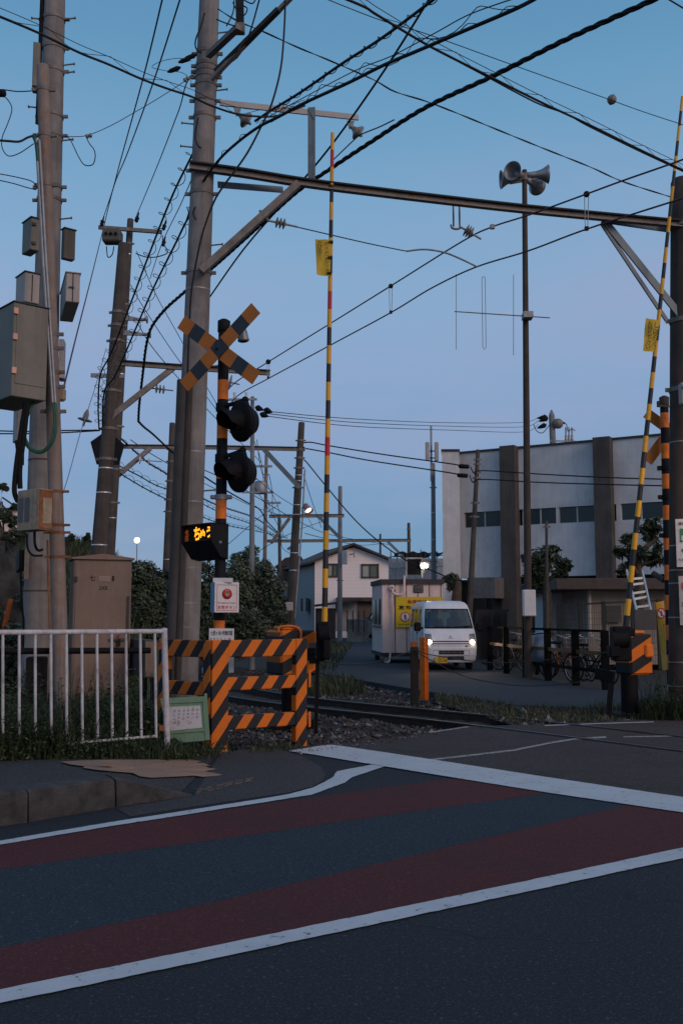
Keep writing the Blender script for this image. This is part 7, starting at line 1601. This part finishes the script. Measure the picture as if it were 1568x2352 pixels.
for z0, z1 in ((.43, .535), (.285, .385)):
    g_ = vpart('bumper_grille', patch([(-.345, z0), (.345, z0), (.345, z1), (-.345, z1)], 8, .004), m_txt)
    mb = MB(); zc_ = (z0 + z1) / 2; mb.tube([van_surf(-.34 + .068 * i, zc_, .008) for i in range(11)], .007, 5); [mb.tube([van_surf(x, z0 + .01, .008), van_surf(x, z1 - .01, .008)], .005, 4) for x in (-.22, -.07, .08, .23)]; vpart('slat', mb, m_galv_d, g_)
mb = MB(); [mb.tube([van_surf(x0, z, .004), van_surf(x1, z, .004)], .006, 4) for x0, x1, z in ((.385, .45, .672), (.385, .45, .655), (.385, .45, .638))]; vpart('vent', mb, m_txt)
mb = MB(); [mb.tube([van_surf(x0 + (x1 - x0) * i / 8, z, .003) for i in range(9)], .004, 4) for x0, x1, z in ((-.72, .72, .66), (-.49, .49, .545), (-.49, .49, .40))]; [mb.tube([van_surf(s_ * .49, .40, .003), van_surf(s_ * .49, .545, .003)], .004, 4) for s_ in (-1, 1)]; vpart('panel_seam', mb, m_cabdark)
yp = van_surf(-.2, .28, .03).y; mb = MB(); mb.box((-.285, yp, .285), (.335, .012, .17), None, 0, .004); npl = vpart('number_plate', mb, mat('plate_yellow', (.62, .38, .03), .5, var=.05))
mb = MB(); o_ = V((-.285 - .1675, yp - .009, .285 - .085)); write(mb, '27-79', o_ + V((.075, 0, .018)), X_, Z_, .245, .082, 0, .02); write(mb, '湘南 480', o_ + V((.075, 0, .12)), X_, Z_, .18, .036, 0, .0); write(mb, 'い', o_ + V((.022, 0, .04)), X_, Z_, .032, .036, 0, 0); vpart('lettering', mb, m_txt, npl)
mb = MB(); ec = van_surf(0, .885, .012); tl3 = []
for ang in (90, 210, 330):
    a = math.radians(ang); u = V((math.cos(a), 0, math.sin(a))); w2 = V((-u.z, 0, u.x)); mb.prism([ec, ec + u * .034 + w2 * .0195, ec + u * .068, ec + u * .034 - w2 * .0195], V((0, -.008, 0)))
vpart('emblem', mb, m_chrome)
mb = MB(); mb.box((0, 1.9, .26), (1.36, 2.6, .1)); mb.box((0, .85, .32), (1.2, .5, .12)); vpart('underbody', mb, m_black)
mb = MB(); mb.box((0, .60, 1.03), (1.28, .34, .16), None, 0, .05); vpart('dashboard', mb, m_blackmetal)
mb = MB(); mb.box((0, 1.6, .5), (1.3, 2.7, .04)); vpart('floor', mb, m_black)
for sx_ in (-.33, .33):
    mb = MB(); mb.box((sx_, 1.10, .82), (.46, .5, .14), None, 0, .05); mb.box((sx_, 1.36, 1.14), (.44, .14, .56), Matrix.Rotation(math.radians(-10), 3, 'X'), 0, .05); mb.box((sx_, 1.42, 1.50), (.24, .10, .17), None, 0, .04); vpart('seat', mb, m_black)
mb = MB(); ctr_ = V((-.33, .86, 1.10)); axs = V((0, -.5, .85)).normalized(); x_, y_, _ = frame(axs); mb.tube([ctr_ + (x_ * math.cos(a) + y_ * math.sin(a)) * .18 for a in [6.2832 * i / 24 for i in range(25)]], .013, 6); mb.cyl(ctr_, V((-.33, .66, .98)), .025, n=8); vpart('steering_wheel', mb, m_black)
mb = MB(); mb.box((0, .9, 1.60), (.22, .03, .06), None, 0, .015); vpart('rear_view_mirror', mb, m_black)
mb = MB(); mb.add([van_surf(.54, 1.58, -.004), van_surf(.60, 1.56, -.004), van_surf(.585, 1.61, -.004), van_surf(.54, 1.62, -.004)], [[0, 1, 2, 3]]); vpart('sticker', mb, m_txtgreen)
# door lines and handles on the visible flank
for y in (1.47, 2.41, 3.2):
    mb = MB(); pts = [V((-(h_ + .002), y, z)) for z, _, h_ in LV if .3 <= z <= 1.14]; mb.tube(pts, .005, 4); vpart('door_seam', mb, m_txt)
mb = MB(); mb.box((-.745, 1.36, 1.0), (.02, .16, .04), None, 0, .008); vpart('door_handle', mb, m_black)
# driver
def skin_figure(name, joints, edges, radii, parent, mats, headz, sub=2):
    me = bpy.data.meshes.new(name); me.from_pydata(joints, edges, []); ob = bpy.data.objects.new(name, me); COL.objects.link(ob)
    sk = ob.modifiers.new('s', 'SKIN'); sk.use_smooth_shade = True; ob.modifiers.new('u', 'SUBSURF').levels = sub
    for v, r in zip(me.skin_vertices[0].data, radii): v.radius = (r, r)
    me.skin_vertices[0].data[0].use_root = True
    dg = bpy.context.evaluated_depsgraph_get(); dg.update(); m2 = bpy.data.meshes.new_from_object(ob.evaluated_get(dg)); bpy.data.objects.remove(ob); bpy.data.meshes.remove(me)
    m2.materials.clear()
    for m in mats: m2.materials.append(m)
    for p in m2.polygons: p.material_index = 1 if headz(p.center) else 0; p.use_smooth = True
    o = bpy.data.objects.new(name, m2); COL.objects.link(o); o.parent = parent; return o
pers = thing('person', 'driver in a dark jacket sitting behind the steering wheel of the white van', 'person', van.location + V((-.33, 1.15, .88)))
J = [(0, .02, .0), (0, .06, .22), (0, .06, .42), (0, .04, .50), (0, .0, .58), (0, -.01, .68), (0, 0, .75),
     (.17, .04, .44), (.24, -.10, .22), (.14, -.30, .26), (.10, -.36, .29), (-.17, .04, .44), (-.24, -.10, .22), (-.14, -.30, .26), (-.10, -.36, .29),
     (.11, -.05, -.02), (.13, -.42, .02), (.13, -.48, -.32), (-.11, -.05, -.02), (-.13, -.42, .02), (-.13, -.48, -.32)]
E_ = [(0, 1), (1, 2), (2, 3), (3, 4), (4, 5), (5, 6), (2, 7), (7, 8), (8, 9), (9, 10), (2, 11), (11, 12), (12, 13), (13, 14), (0, 15), (15, 16), (16, 17), (0, 18), (18, 19), (19, 20)]
RR = [.15, .14, .15, .06, .085, .10, .075, .075, .05, .038, .04, .075, .05, .038, .04, .09, .065, .05, .09, .065, .05]
skin_figure('body', J, E_, RR, pers, [m_cloth, m_skin], lambda c: c.z > .53 or (c.y < -.31 and c.z > .15))
mb = MB(); mb.sphere((0, .025, .70), .125, 16, 0, (.92, 1, .95)); part('hair', mb, m_black, pers, local=True)
mb = MB(); mb.sphere((0, -.108, .645), .018, 8, 0, (.8, 1, 1.3)); part('nose', mb, m_skin, pers, local=True)
# headlamp beams
for s_ in (-1, 1):
    sl = bpy.data.lights.new('headlamp_beam', 'SPOT'); so_ = bpy.data.objects.new('headlamp_beam', sl); COL.objects.link(so_); so_.parent = van
    sl.energy = 26; sl.color = (1, .70, .40); sl.spot_size = math.radians(100); sl.spot_blend = .9; sl.shadow_soft_size = .06
    so_.location = van_surf(s_ * .585, .762, .12); so_.rotation_euler = V((s_ * .12 + .1, -1, -.10)).to_track_quat('-Z', 'Y').to_euler()
# second, far van
v2 = dup(van, P(834, 1446, 66), math.radians(-78), 'bluish grey van parked far down the lane beside the garage shutter')
v2.location.z = 0
for ch in list(v2.children):
    if ch.type == 'LIGHT' or ch.name.split('.')[0] in ('number_plate', 'emblem', 'sticker'):
        for g_ in list(ch.children): bpy.data.objects.remove(g_)
        bpy.data.objects.remove(ch)
    elif ch.name.split('.')[0] == 'headlight':
        for g_ in list(ch.children):
            if g_.name.split('.')[0] == 'lit_bulb': bpy.data.objects.remove(g_)
    elif ch.name.split('.')[0] == 'body':
        ch.data = ch.data.copy(); ch.data.materials[0] = mat('van_blue_grey', (.17, .21, .25), .35, var=.06)
van.name = 'white_van'; v2.name = 'parked_van'

# ================================================================== posts and chains by the lane
mb = MB(); a, b = P(951, 1486, 17.3), P(951, 1612, 17.3); mb.box(((a.x), 17.3, (a.z + b.z) / 2 - .1), (M_(17.5, 17.3), .13, a.z - b.z + .2), None, 0, .012); dp_ = thing('wooden_post', 'dark tarred post with an orange cap in front of the orange post', 'post', V((a.x, 17.3, 0)))
part('shaft', mb, MATS['tarred_wood'], dp_); mb = MB(); mb.box(a + V((0, .03, .045)), (M_(15, 17.3), .10, .10), None, 0, .01); part('cap', mb, m_orange_d, dp_)
a, b = P(973, 1464, 19), P(973, 1594, 19); w_ = M_(19, 19); mb = MB(); X0 = a.x; zc_, hh_ = (a.z + b.z) / 2 - .1, a.z - b.z + .2
mb.prism([V((X0 - w_ * .5, 19.06, zc_ - hh_ / 2)), V((X0 - w_ * .16, 18.94, zc_ - hh_ / 2)), V((X0 - w_ * .1, 18.97, zc_ - hh_ / 2)), V((X0 + w_ * .02, 18.93, zc_ - hh_ / 2)), V((X0 + w_ * .14, 18.97, zc_ - hh_ / 2)), V((X0 + w_ * .5, 18.95, zc_ - hh_ / 2)), V((X0 + w_ * .5, 19.1, zc_ - hh_ / 2))], V((0, 0, hh_)))
op = thing('orange_post', 'bright orange ribbed steel post at the lane corner in front of the van', 'post', V((X0, 19, 0))); part('shaft', mb, m_orange, op)
for yy in (1474, 1488): mb = MB(); mb.sphere(P(974.5, yy, 18.92), .012, 8); part('bolt', mb, m_alu, op)
def chain(label, pl, d0, d1, r=.008, m=None):
    pts = path(pl, d0, d1, 10); mb = MB(); coil(mb, pts, r * .7, r * 9, r * .6, 0, 4, 8, 0); coil(mb, pts, r * .7, r * 9, r * .6, 0, 4, 8, math.pi); return single('chain', mb, m or mat('chain_iron', (.05, .045, .045), .6, .3), label, 'chain', fix=False)
chain('slack chain from the gate machine to the dark tarred post', [(735, 1516), (790, 1526), (840, 1524), (895, 1513), (946, 1494)], 14, 17.2)
chain('upper sagging chain from the tarred post toward the right gate machine', [(952, 1492), (990, 1504), (1080, 1518), (1160, 1522), (1250, 1516), (1330, 1508), (1400, 1496)], 17.2, 15.4)
chain('lower sagging chain from the tarred post across the lane to the right gate machine', [(954, 1496), (1000, 1522), (1060, 1551), (1120, 1566), (1200, 1575), (1280, 1572), (1350, 1563), (1396, 1554)], 17.2, 15.4)
# ---- black bicycle fence
FP = [(1123, 27.6), (1160, 26), (1204, 24.4), (1255, 23.2), (1318, 21.6), (1386, 20.4)]
bf = thing('bike_fence', 'black post and rail fence along the lane in front of the bicycles', 'fence', P(1255, 1562, 23.2)); bf.location.z = 0
tops = []
for x, d in FP:
    p = P(x, 1412, d); mb = MB(); mb.box((p.x, d, .56), (.15, .12, 1.24), None, 0, .01); part('post', mb, m_fenceblk, bf); tops.append(V((p.x, d, 0)))
for z_, hw_ in ((1.17, .05), (.72, .075), (.36, .07)):
    for a, b in zip(tops, tops[1:]):
        mb = MB(); mb.bar(a + V((0, 0, z_)), b + V((0, 0, z_)), .04, hw_); part('rail', mb, m_fenceblk if z_ != .72 else mat('fence_rail_headlit', (.14, .06, .02), .7, var=.3), bf)  # mid rail's orange tone is headlight glow painted into its colour
# ---- bicycles
def make_bike(label):
    b = thing('bicycle', label, 'bicycle', (0, 0, 0), 'bicycles parked behind the black fence')
    for x in (-.54, .54):
        mb = MB(); c = V((x, 0, .33)); mb.tube([c + V((math.cos(a) * .315, 0, math.sin(a) * .315)) for a in [6.2832 * i / 28 for i in range(29)]], .02, 6); wl = part('wheel', mb, m_tyre, b, local=True)
        mb = MB(); [mb.cyl(c, c + V((math.cos(a) * .3, 0, math.sin(a) * .3)), .0035, n=4) for a in [6.2832 * i / 14 for i in range(14)]]; mb.tube([c + V((math.cos(a) * .292, 0, math.sin(a) * .292)) for a in [6.2832 * i / 28 for i in range(29)]], .007, 5); part('rim', mb, m_galv, wl, local=True)
        mb = MB(); mb.tube([c + V((math.cos(a) * .36, 0, math.sin(a) * .36)) for a in [.3 + 2.5 * i / 14 for i in range(15)]], .014, 5); part('mudguard', mb, m_galv_d, b, local=True)
    mb = MB(); hd, st, bb_, rr_ = V((.36, 0, .72)), V((-.16, 0, .62)), V((-.06, 0, .30)), V((-.54, 0, .33))
    for p, q in ((hd, bb_), (bb_, st), (st, rr_), (bb_, rr_), (st + V((0, 0, -.1)), hd + V((0, 0, -.22)))): mb.cyl(p, q, .017, n=8)
    mb.cyl(hd + V((-.04, 0, .16)), V((.54, 0, .33)), .016, n=8); mb.cyl(st, st + V((-.05, 0, .2)), .013, n=8); part('frame', mb, m_blackmetal, b, local=True)
    mb = MB(); mb.box(st + V((-.06, 0, .23)), (.25, .15, .06), None, 0, .025); part('saddle', mb, m_black, b, local=True)
    mb = MB(); t0 = hd + V((-.05, 0, .26)); mb.tube(catmull([t0 + V((-.18, -.28, .03)), t0 + V((-.02, -.22, .06)), t0, t0 + V((-.02, .22, .06)), t0 + V((-.18, .28, .03))], 4), .012, 6); mb.cyl(hd, t0, .014, n=6); part('handlebar', mb, m_galv, b, local=True)
    mb = MB(); o = V((.56, 0, .86))
    for z_ in (-.1, 0, .1): mb.tube([o + V((sx_ * (.14 + z_ * .2), sy_ * (.17 + z_ * .2), z_)) for sx_, sy_ in ((-1, -1), (1, -1), (1, 1), (-1, 1), (-1, -1))], .006, 4)
    for k in range(12): a = 6.2832 * k / 12; mb.cyl(o + V((math.cos(a) * .12, math.sin(a) * .15, -.1)), o + V((math.cos(a) * .16, math.sin(a) * .19, .1)), .004, n=4)
    part('basket', mb, m_galv_d, b, local=True)
    mb = MB(); mb.cyl(bb_ + V((0, -.09, 0)), bb_ + V((0, .09, 0)), .02, n=6); mb.bar(bb_ + V((0, -.09, 0)), bb_ + V((.12, -.09, -.1)), .02, .02); mb.bar(bb_ + V((0, .09, 0)), bb_ + V((-.12, .09, .1)), .02, .02); mb.box(bb_ + V((.12, -.13, -.1)), (.09, .08, .02)); part('pedals', mb, m_black, b, local=True)
    return b
bk0 = make_bike('bicycle with its large front wheel next to the right end of the black fence')
def place(b, x, d, rz): p = P(x, 1412, d); b.location = (p.x, d, 0); b.rotation_euler = (0, 0, rz)
place(bk0, 1352, 21.9, math.radians(-62))
for x, d, rz, l in ((1186, 26.2, -70, 'bicycle with silver fork leftmost behind the black fence'), (1296, 23.6, -55, 'dark bicycle between the two right hand middle posts of the fence'), (1330, 23.4, -80, 'dark bicycle with raised handlebars directly left of the rightmost bicycle'), (1172, 27.2, -60, 'half hidden bicycle behind the leftmost bicycle')):
    b = dup(bk0, (0, 0, 0), 0, l); place(b, x, d, math.radians(rz))
ob_ = dup(bk0, (0, 0, 0), 0, 'orange framed bicycle in the middle of the row behind the black fence'); place(ob_, 1283, 23.4, math.radians(-75))
for ch in ob_.children:
    if ch.name.startswith('frame'): ch.data = ch.data.copy(); ch.data.materials[0] = m_orange_d
# scooter under a pale blue cover
sco = thing('scooter', 'motor scooter under a pale blue grey cover behind the black fence', 'scooter', P(1240, 1412, 24.6)); sco.location.z = 0; q = V((P(1240, 1412, 24.6).x, 24.6, 0))
mb = MB(); k, n = 12, 18; vs = []
prof = [(.30, .38), (.36, .5), (.34, .62), (.30, .75), (.26, .85), (.22, .95), (.16, 1.04), (.08, 1.1), (.01, 1.12)]
for r_, z_ in prof:
    for j in range(n): a = 6.2832 * j / n; f = 1 + .10 * math.sin(j * 2.3 + z_ * 9); vs.append(q + V((math.cos(a) * r_ * 1.0 * f, math.sin(a) * r_ * 2.1 * f, z_)))
mb.add(vs, [[i * n + j, i * n + (j + 1) % n, (i + 1) * n + (j + 1) % n, (i + 1) * n + j] for i in range(len(prof) - 1) for j in range(n)], 0, True); part('cover', mb, mat('cover_blue_grey', (.17, .215, .27), .5, var=.25, scale=5), sco)
for yy in (-.6, .6): mb = MB(); c = q + V((0, yy, .25)); mb.tube([c + V((0, math.cos(a) * .19, math.sin(a) * .19)) for a in [6.2832 * i / 20 for i in range(21)]], .055, 8); part('wheel', mb, m_tyre, sco)
mb = MB(); mb.tube(catmull([q + V((-.34, -.5, 1.02)), q + V((-.1, -.58, 1.06)), q + V((.1, -.58, 1.06)), q + V((.34, -.5, 1.02))], 4), .016, 6); part('handlebar', mb, m_black, sco)
# ---- wire mesh fence behind
mf = thing('mesh_fence', 'tall dark wire mesh fence in front of the annex', 'fence', P(1360, 1480, 28)); mf.location.z = 0
for x, yt in ((1281, 1388), (1292, 1388), (1331, 1384), (1385, 1381), (1450, 1378), (1510, 1376)):
    q = P(x, yt, 28); mb = MB(); mb.box((q.x, 28, q.z / 2), (.09, .09, q.z)); part('post', mb, m_mesh, mf)
for z0_, z1_ in (((1281, 1391), (1331, 1388)), ((1331, 1388), (1385, 1385)), ((1385, 1385), (1450, 1382)), ((1450, 1382), (1520, 1379))):
    a, b = P(*z0_, 28), P(*z1_, 28); mb = MB(); mb.bar(a, b, .04, .05); n = int((b.x - a.x) / .06)
    for i in range(n): x = a.x + (b.x - a.x) * i / n; mb.cyl((x, 28.02, .1), (x, 28.02, a.z + (b.z - a.z) * i / n), .0045, n=3, caps=False)
    for i in range(9): z_ = .2 + i * (a.z - .25) / 9; mb.cyl((a.x, 28.02, z_), (b.x, 28.02, z_), .0045, n=3, caps=False)
    part('mesh_panel', mb, m_mesh, mf)
# ---- ladder and board behind the right machine
ld = thing('ladder', 'aluminium ladder leaning behind the right hand boom', 'ladder', P(1478, 1405, 20.5))
rl, rr2 = (P(1438, 1310, 21), P(1463, 1410, 20.2)), (P(1474, 1311, 21), P(1494, 1403, 20.2))
for a, b in (rl, rr2): mb = MB(); mb.bar(a, b, .03, .06); part('stile', mb, m_alu, ld)
for yl, yr in ((1331, 1328), (1344, 1340), (1364, 1359), (1377, 1371), (1395, 1391)):
    tl2, tr2 = (yl - 1310) / 100, (yr - 1311) / 92; mb = MB(); mb.bar(rl[0].lerp(rl[1], tl2), rr2[0].lerp(rr2[1], tr2), .03, .045); part('rung', mb, m_alu, ld)
mb = MB(); a, b = P(1456, 1446, 20), P(1504, 1400, 20); mb.box(((a.x + b.x) / 2, 20, (a.z + b.z) / 2), (b.x - a.x, .05, b.z - a.z), None, 0, .01); single('grey_board', mb, m_cabdark, 'weathered grey board under the ladder behind the right gate machine', 'board')

# ================================================================== right hand gate machine, boom and signal
e, w_, dp, h, ex, ey = obox(1409, 1448, 1499, 1457, 1551, 15.0, 24)
gm2 = thing('gate_machine', 'orange and black striped barrier machine on a black pedestal at the right', 'gate machine', e + ex * w_ / 2); gm2.location.z = 0
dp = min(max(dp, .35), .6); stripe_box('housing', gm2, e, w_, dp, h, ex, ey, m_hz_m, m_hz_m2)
mb = MB(); addbox(mb, e + ex * w_ * .1 + ey * .05 + V((0, 0, h)), w_ * .7, dp * .7, .05, ex, ey, 0, .02); part('top_cover', mb, m_orange, gm2)
mb = MB(); addbox(mb, e + ex * (w_ * .62) - ey * .035 + V((0, 0, h * .42)), w_ * .36, .05, h * .33, ex, ey, 0, .02); part('hatch', mb, m_orange, gm2)
mb = MB(); mb.box(P(1424, 1478, 14.7), (.26, .24, .50), None, 0, .02); mb.box(P(1432, 1452, 14.8), (.28, .2, .12), None, 0, .02); mb.box(P(1408, 1496, 14.6), (.16, .2, .16), None, 0, .02); mb.cyl(P(1404, 1470, 14.6), P(1440, 1468, 14.6), .12, n=16); part('drive', mb, m_blackmetal, gm2)
b = e + ex * w_ * .2 + ey * dp * .4; mb = MB(); mb.cyl(V((b.x, b.y, -.1)), V((b.x, b.y, e.z + .02)), .125, n=18); mb.box(V((b.x, b.y, -.02)), (.5, .5, .14), None, 0, .01); part('pedestal', mb, m_blackmetal, gm2)
lv = thing('counterweight_stand', 'black plate on a slim leg left of the right hand gate machine', 'stand', P(1402, 1640, 14.9)); mb = MB(); mb.bar(P(1366, 1546, 14.8), P(1410, 1556, 14.6), .05, .16, bev=.01); part('plate', mb, m_blackmetal, lv)
mb = MB(); a = P(1404, 1556, 14.8); mb.bar(a, V((a.x - .05, 14.9, -.05)), .085, .06); mb.box(V((a.x - .05, 14.9, -.05)), (.24, .2, .1)); part('leg', mb, m_blackmetal, lv)
t, a, b = boom('barrier_boom', 'raised yellow and black barrier boom leaning right at the right edge', (1566, 221.6), (1434.5, 1452), 14.8, 6.8, 14, lambda i: 0 if i % 2 == 0 else 1, 34, None)
flag(t, [(1482.5, 730), (1515, 737), (1500, 808), (1474.5, 806)], 14.75, [('しばらく', .52, .20, .19, .08), ('お待ち下さい', .10, .17, .145, .08)], .1, .1)
s2_ = thing('crossing_signal', 'second orange and black signal post with plain orange cross boards beside the right pole', 'crossing signal', P(1530, 1610, 17)); s2_.location.z = 0
D2 = 17.0; pa2, pb2 = P(1524.5, 945, D2), P(1531, 1194.6, D2); dr = (pb2 - pa2) / (pb2.z - pa2.z)
def s2at(y):
    lo, hi = -.2, 9.0
    for _ in range(50):
        z = (lo + hi) / 2; p = pa2 + dr * (z - pa2.z); q = p - V((0, 0, EYE)); yy = CY - F * (-q.y * sp + q.z * cp) / (q.y * cp + q.z * sp)
        if yy > y: lo = z
        else: hi = z
    return pa2 + dr * (z - pa2.z)
ys = [930, 949, 983, 1019, 1054, 1089, 1123, 1161, 1194.6] + [1194.6 + 34.4 * i for i in range(1, 13)]
mb = MB()
for i, (y0, y1) in enumerate(zip(ys, ys[1:])): mb.cyl(s2at(y1), s2at(y0), .072, n=18, mi=i % 2, caps=False)
part('post', mb, [m_blackp, m_orange], s2_)
mb = MB(); a, b = s2at(932), s2at(913); mb.lathe(a, b - a, [(.08, 0), (.085, (b - a).length), (.03, (b - a).length + .03), (0, (b - a).length + .03)], 18); mb.box(a + V((-.09, 0, .03)), (.06, .06, .1)); part('cap', mb, m_conc_r, s2_)
cb = P(1539, 989, 17.14)
for k, (dx, dy) in enumerate(((33, 24), (32, -43))):
    u = (P(1539 + dx, 989 + dy, 17.14) - cb).normalized(); v = V((0, -1, 0)).cross(u).normalized(); hw = .092; L = M_(math.hypot(dx, dy), D2) * 1.72; mb = MB(); o = V((0, .016 * k, 0)); mb.prism([cb - u * L - v * hw + o, cb + u * L - v * hw + o, cb + u * L + v * hw + o, cb - u * L + v * hw + o], V((0, .012, 0))); part('cross_board', mb, m_boardor, s2_)
for y in (1075, 1142, 1230): mb = MB(); q = s2at(y); mb.cyl(q - V((0, 0, .04)), q + V((0, 0, .04)), .088, n=16); mb.box(q + V((-.1, 0, 0)), (.08, .07, .07)); part('clamp', mb, m_blackmetal, s2_)
mb = MB(); mb.bar(P(1509, 1076, 17.2), P(1530, 1090, 17.2), .02, .05); part('plate_edge', mb, m_white, s2_)
mb = MB(); mb.cyl(P(1499, 1317, 17.3), P(1524, 1333, 17.1), .05, n=10); part('speaker_tube', mb, m_conc_d, s2_)
# warning strip sign, twisted
q0, q1_, q2_, q3_ = P(1504.5, 1384, 16.2), P(1523.5, 1380, 16.2), P(1529.5, 1538, 16.0), P(1520.5, 1540, 16.3)
ws = thing('warning_strip', 'tall narrow yellow warning sign with a no pedestrians mark beside the right machine', 'sign', (q2_ + q3_) / 2); mb = MB(); nv = 12; vs = []
for j in range(nv + 1): t_ = j / nv; a = q0.lerp(q3_, t_); b = q1_.lerp(q2_, t_); vs += [a, a.lerp(b, .5) - V((0, .02, 0)), b]
mb.add(vs, [[j * 3 + i, j * 3 + i + 1, j * 3 + i + 4, j * 3 + i + 3] for j in range(nv) for i in range(2)], 0, True); part('plate', mb, m_sticker2, ws)
def ws_p(u, v): return q0.lerp(q3_, v).lerp(q1_.lerp(q2_, v), u) - V((0, .045, 0))
c = ws_p(.5, .17); mb = MB(); n = 26; vs = [c + V((math.cos(6.2832 * i / n) * r_ * .82, 0, math.sin(6.2832 * i / n) * r_)) for r_ in (.085, .066) for i in range(n)]; mb.add(vs, [[i, (i + 1) % n, n + (i + 1) % n, n + i] for i in range(n)]); mb.bar(c + V((-.042, -.002, .05)), c + V((.042, -.002, -.05)), .003, .014, V((0, 1, 0))); part('red_ring', mb, m_txtred, ws)
mb = MB(); vs = [c + V((math.cos(6.2832 * i / n) * .055, .004, math.sin(6.2832 * i / n) * .066)) for i in range(n)]; mb.add(vs, [list(range(n))]); part('white_disc', mb, m_white, ws)
mb = MB(); mb.box(c + V((0, .001, .005)), (.022, .002, .04)); mb.sphere(c + V((0, 0, .038)), .009, 8, 0, (1, .2, 1)); mb.box(c + V((-.007, .001, -.03)), (.008, .002, .04)); mb.box(c + V((.007, .001, -.03)), (.008, .002, .04))
ex_ = (q1_ - q0).normalized(); ey_ = (q0 - q3_).normalized()
column(mb, '踏切内に立ち入ら', ws_p(.56, .33), ex_, ey_, .05, .052, 0, .01); column(mb, 'ないでください', ws_p(.18, .36), ex_, ey_, .05, .052, 0, .01); part('lettering', mb, mat('faded_brown_print', (.12, .05, .02), .8), ws)
# lamp bracket on the right pole, lit, its head just out of view
lm = thing('street_lamp', 'warm lit lamp fitting strapped to the right edge pole', 'street lamp', P(1566, 930, 14.9)); mb = MB(); mb.box(P(1567, 905, 14.95), (.10, .14, .34), None, 0, .02); mb.tube(catmull([P(1566, 890, 14.9), P(1600, 872, 14.5), P(1660, 862, 14.0)], 5), .03, 8); part('bracket', mb, m_boxpale, lm)
mb = MB(); hp = P(1672, 866, 13.9); mb.lathe(hp, V((0, 0, -1)), [(.02, -.1), (.1, -.04), (.17, .06), (.165, .06), (.05, -.02)], 18); part('shade', mb, m_boxpale, lm); mb = MB(); mb.sphere(hp - V((0, 0, .06)), .07, 12); part('bulb', mb, emit('street_bulb', (1, .62, .3), 30), lm)
sl = bpy.data.lights.new('street_lamp_light', 'SPOT'); so_ = bpy.data.objects.new('street_lamp_light', sl); COL.objects.link(so_); so_.parent = lm; sl.energy = 70; sl.color = (1, .58, .30); sl.spot_size = math.radians(150); sl.spot_blend = 1; sl.shadow_soft_size = .1
so_.location = hp - V((0, 0, .15)) - lm.location; so_.rotation_euler = (0, 0, 0)
bpy.data.objects.remove(_fo)
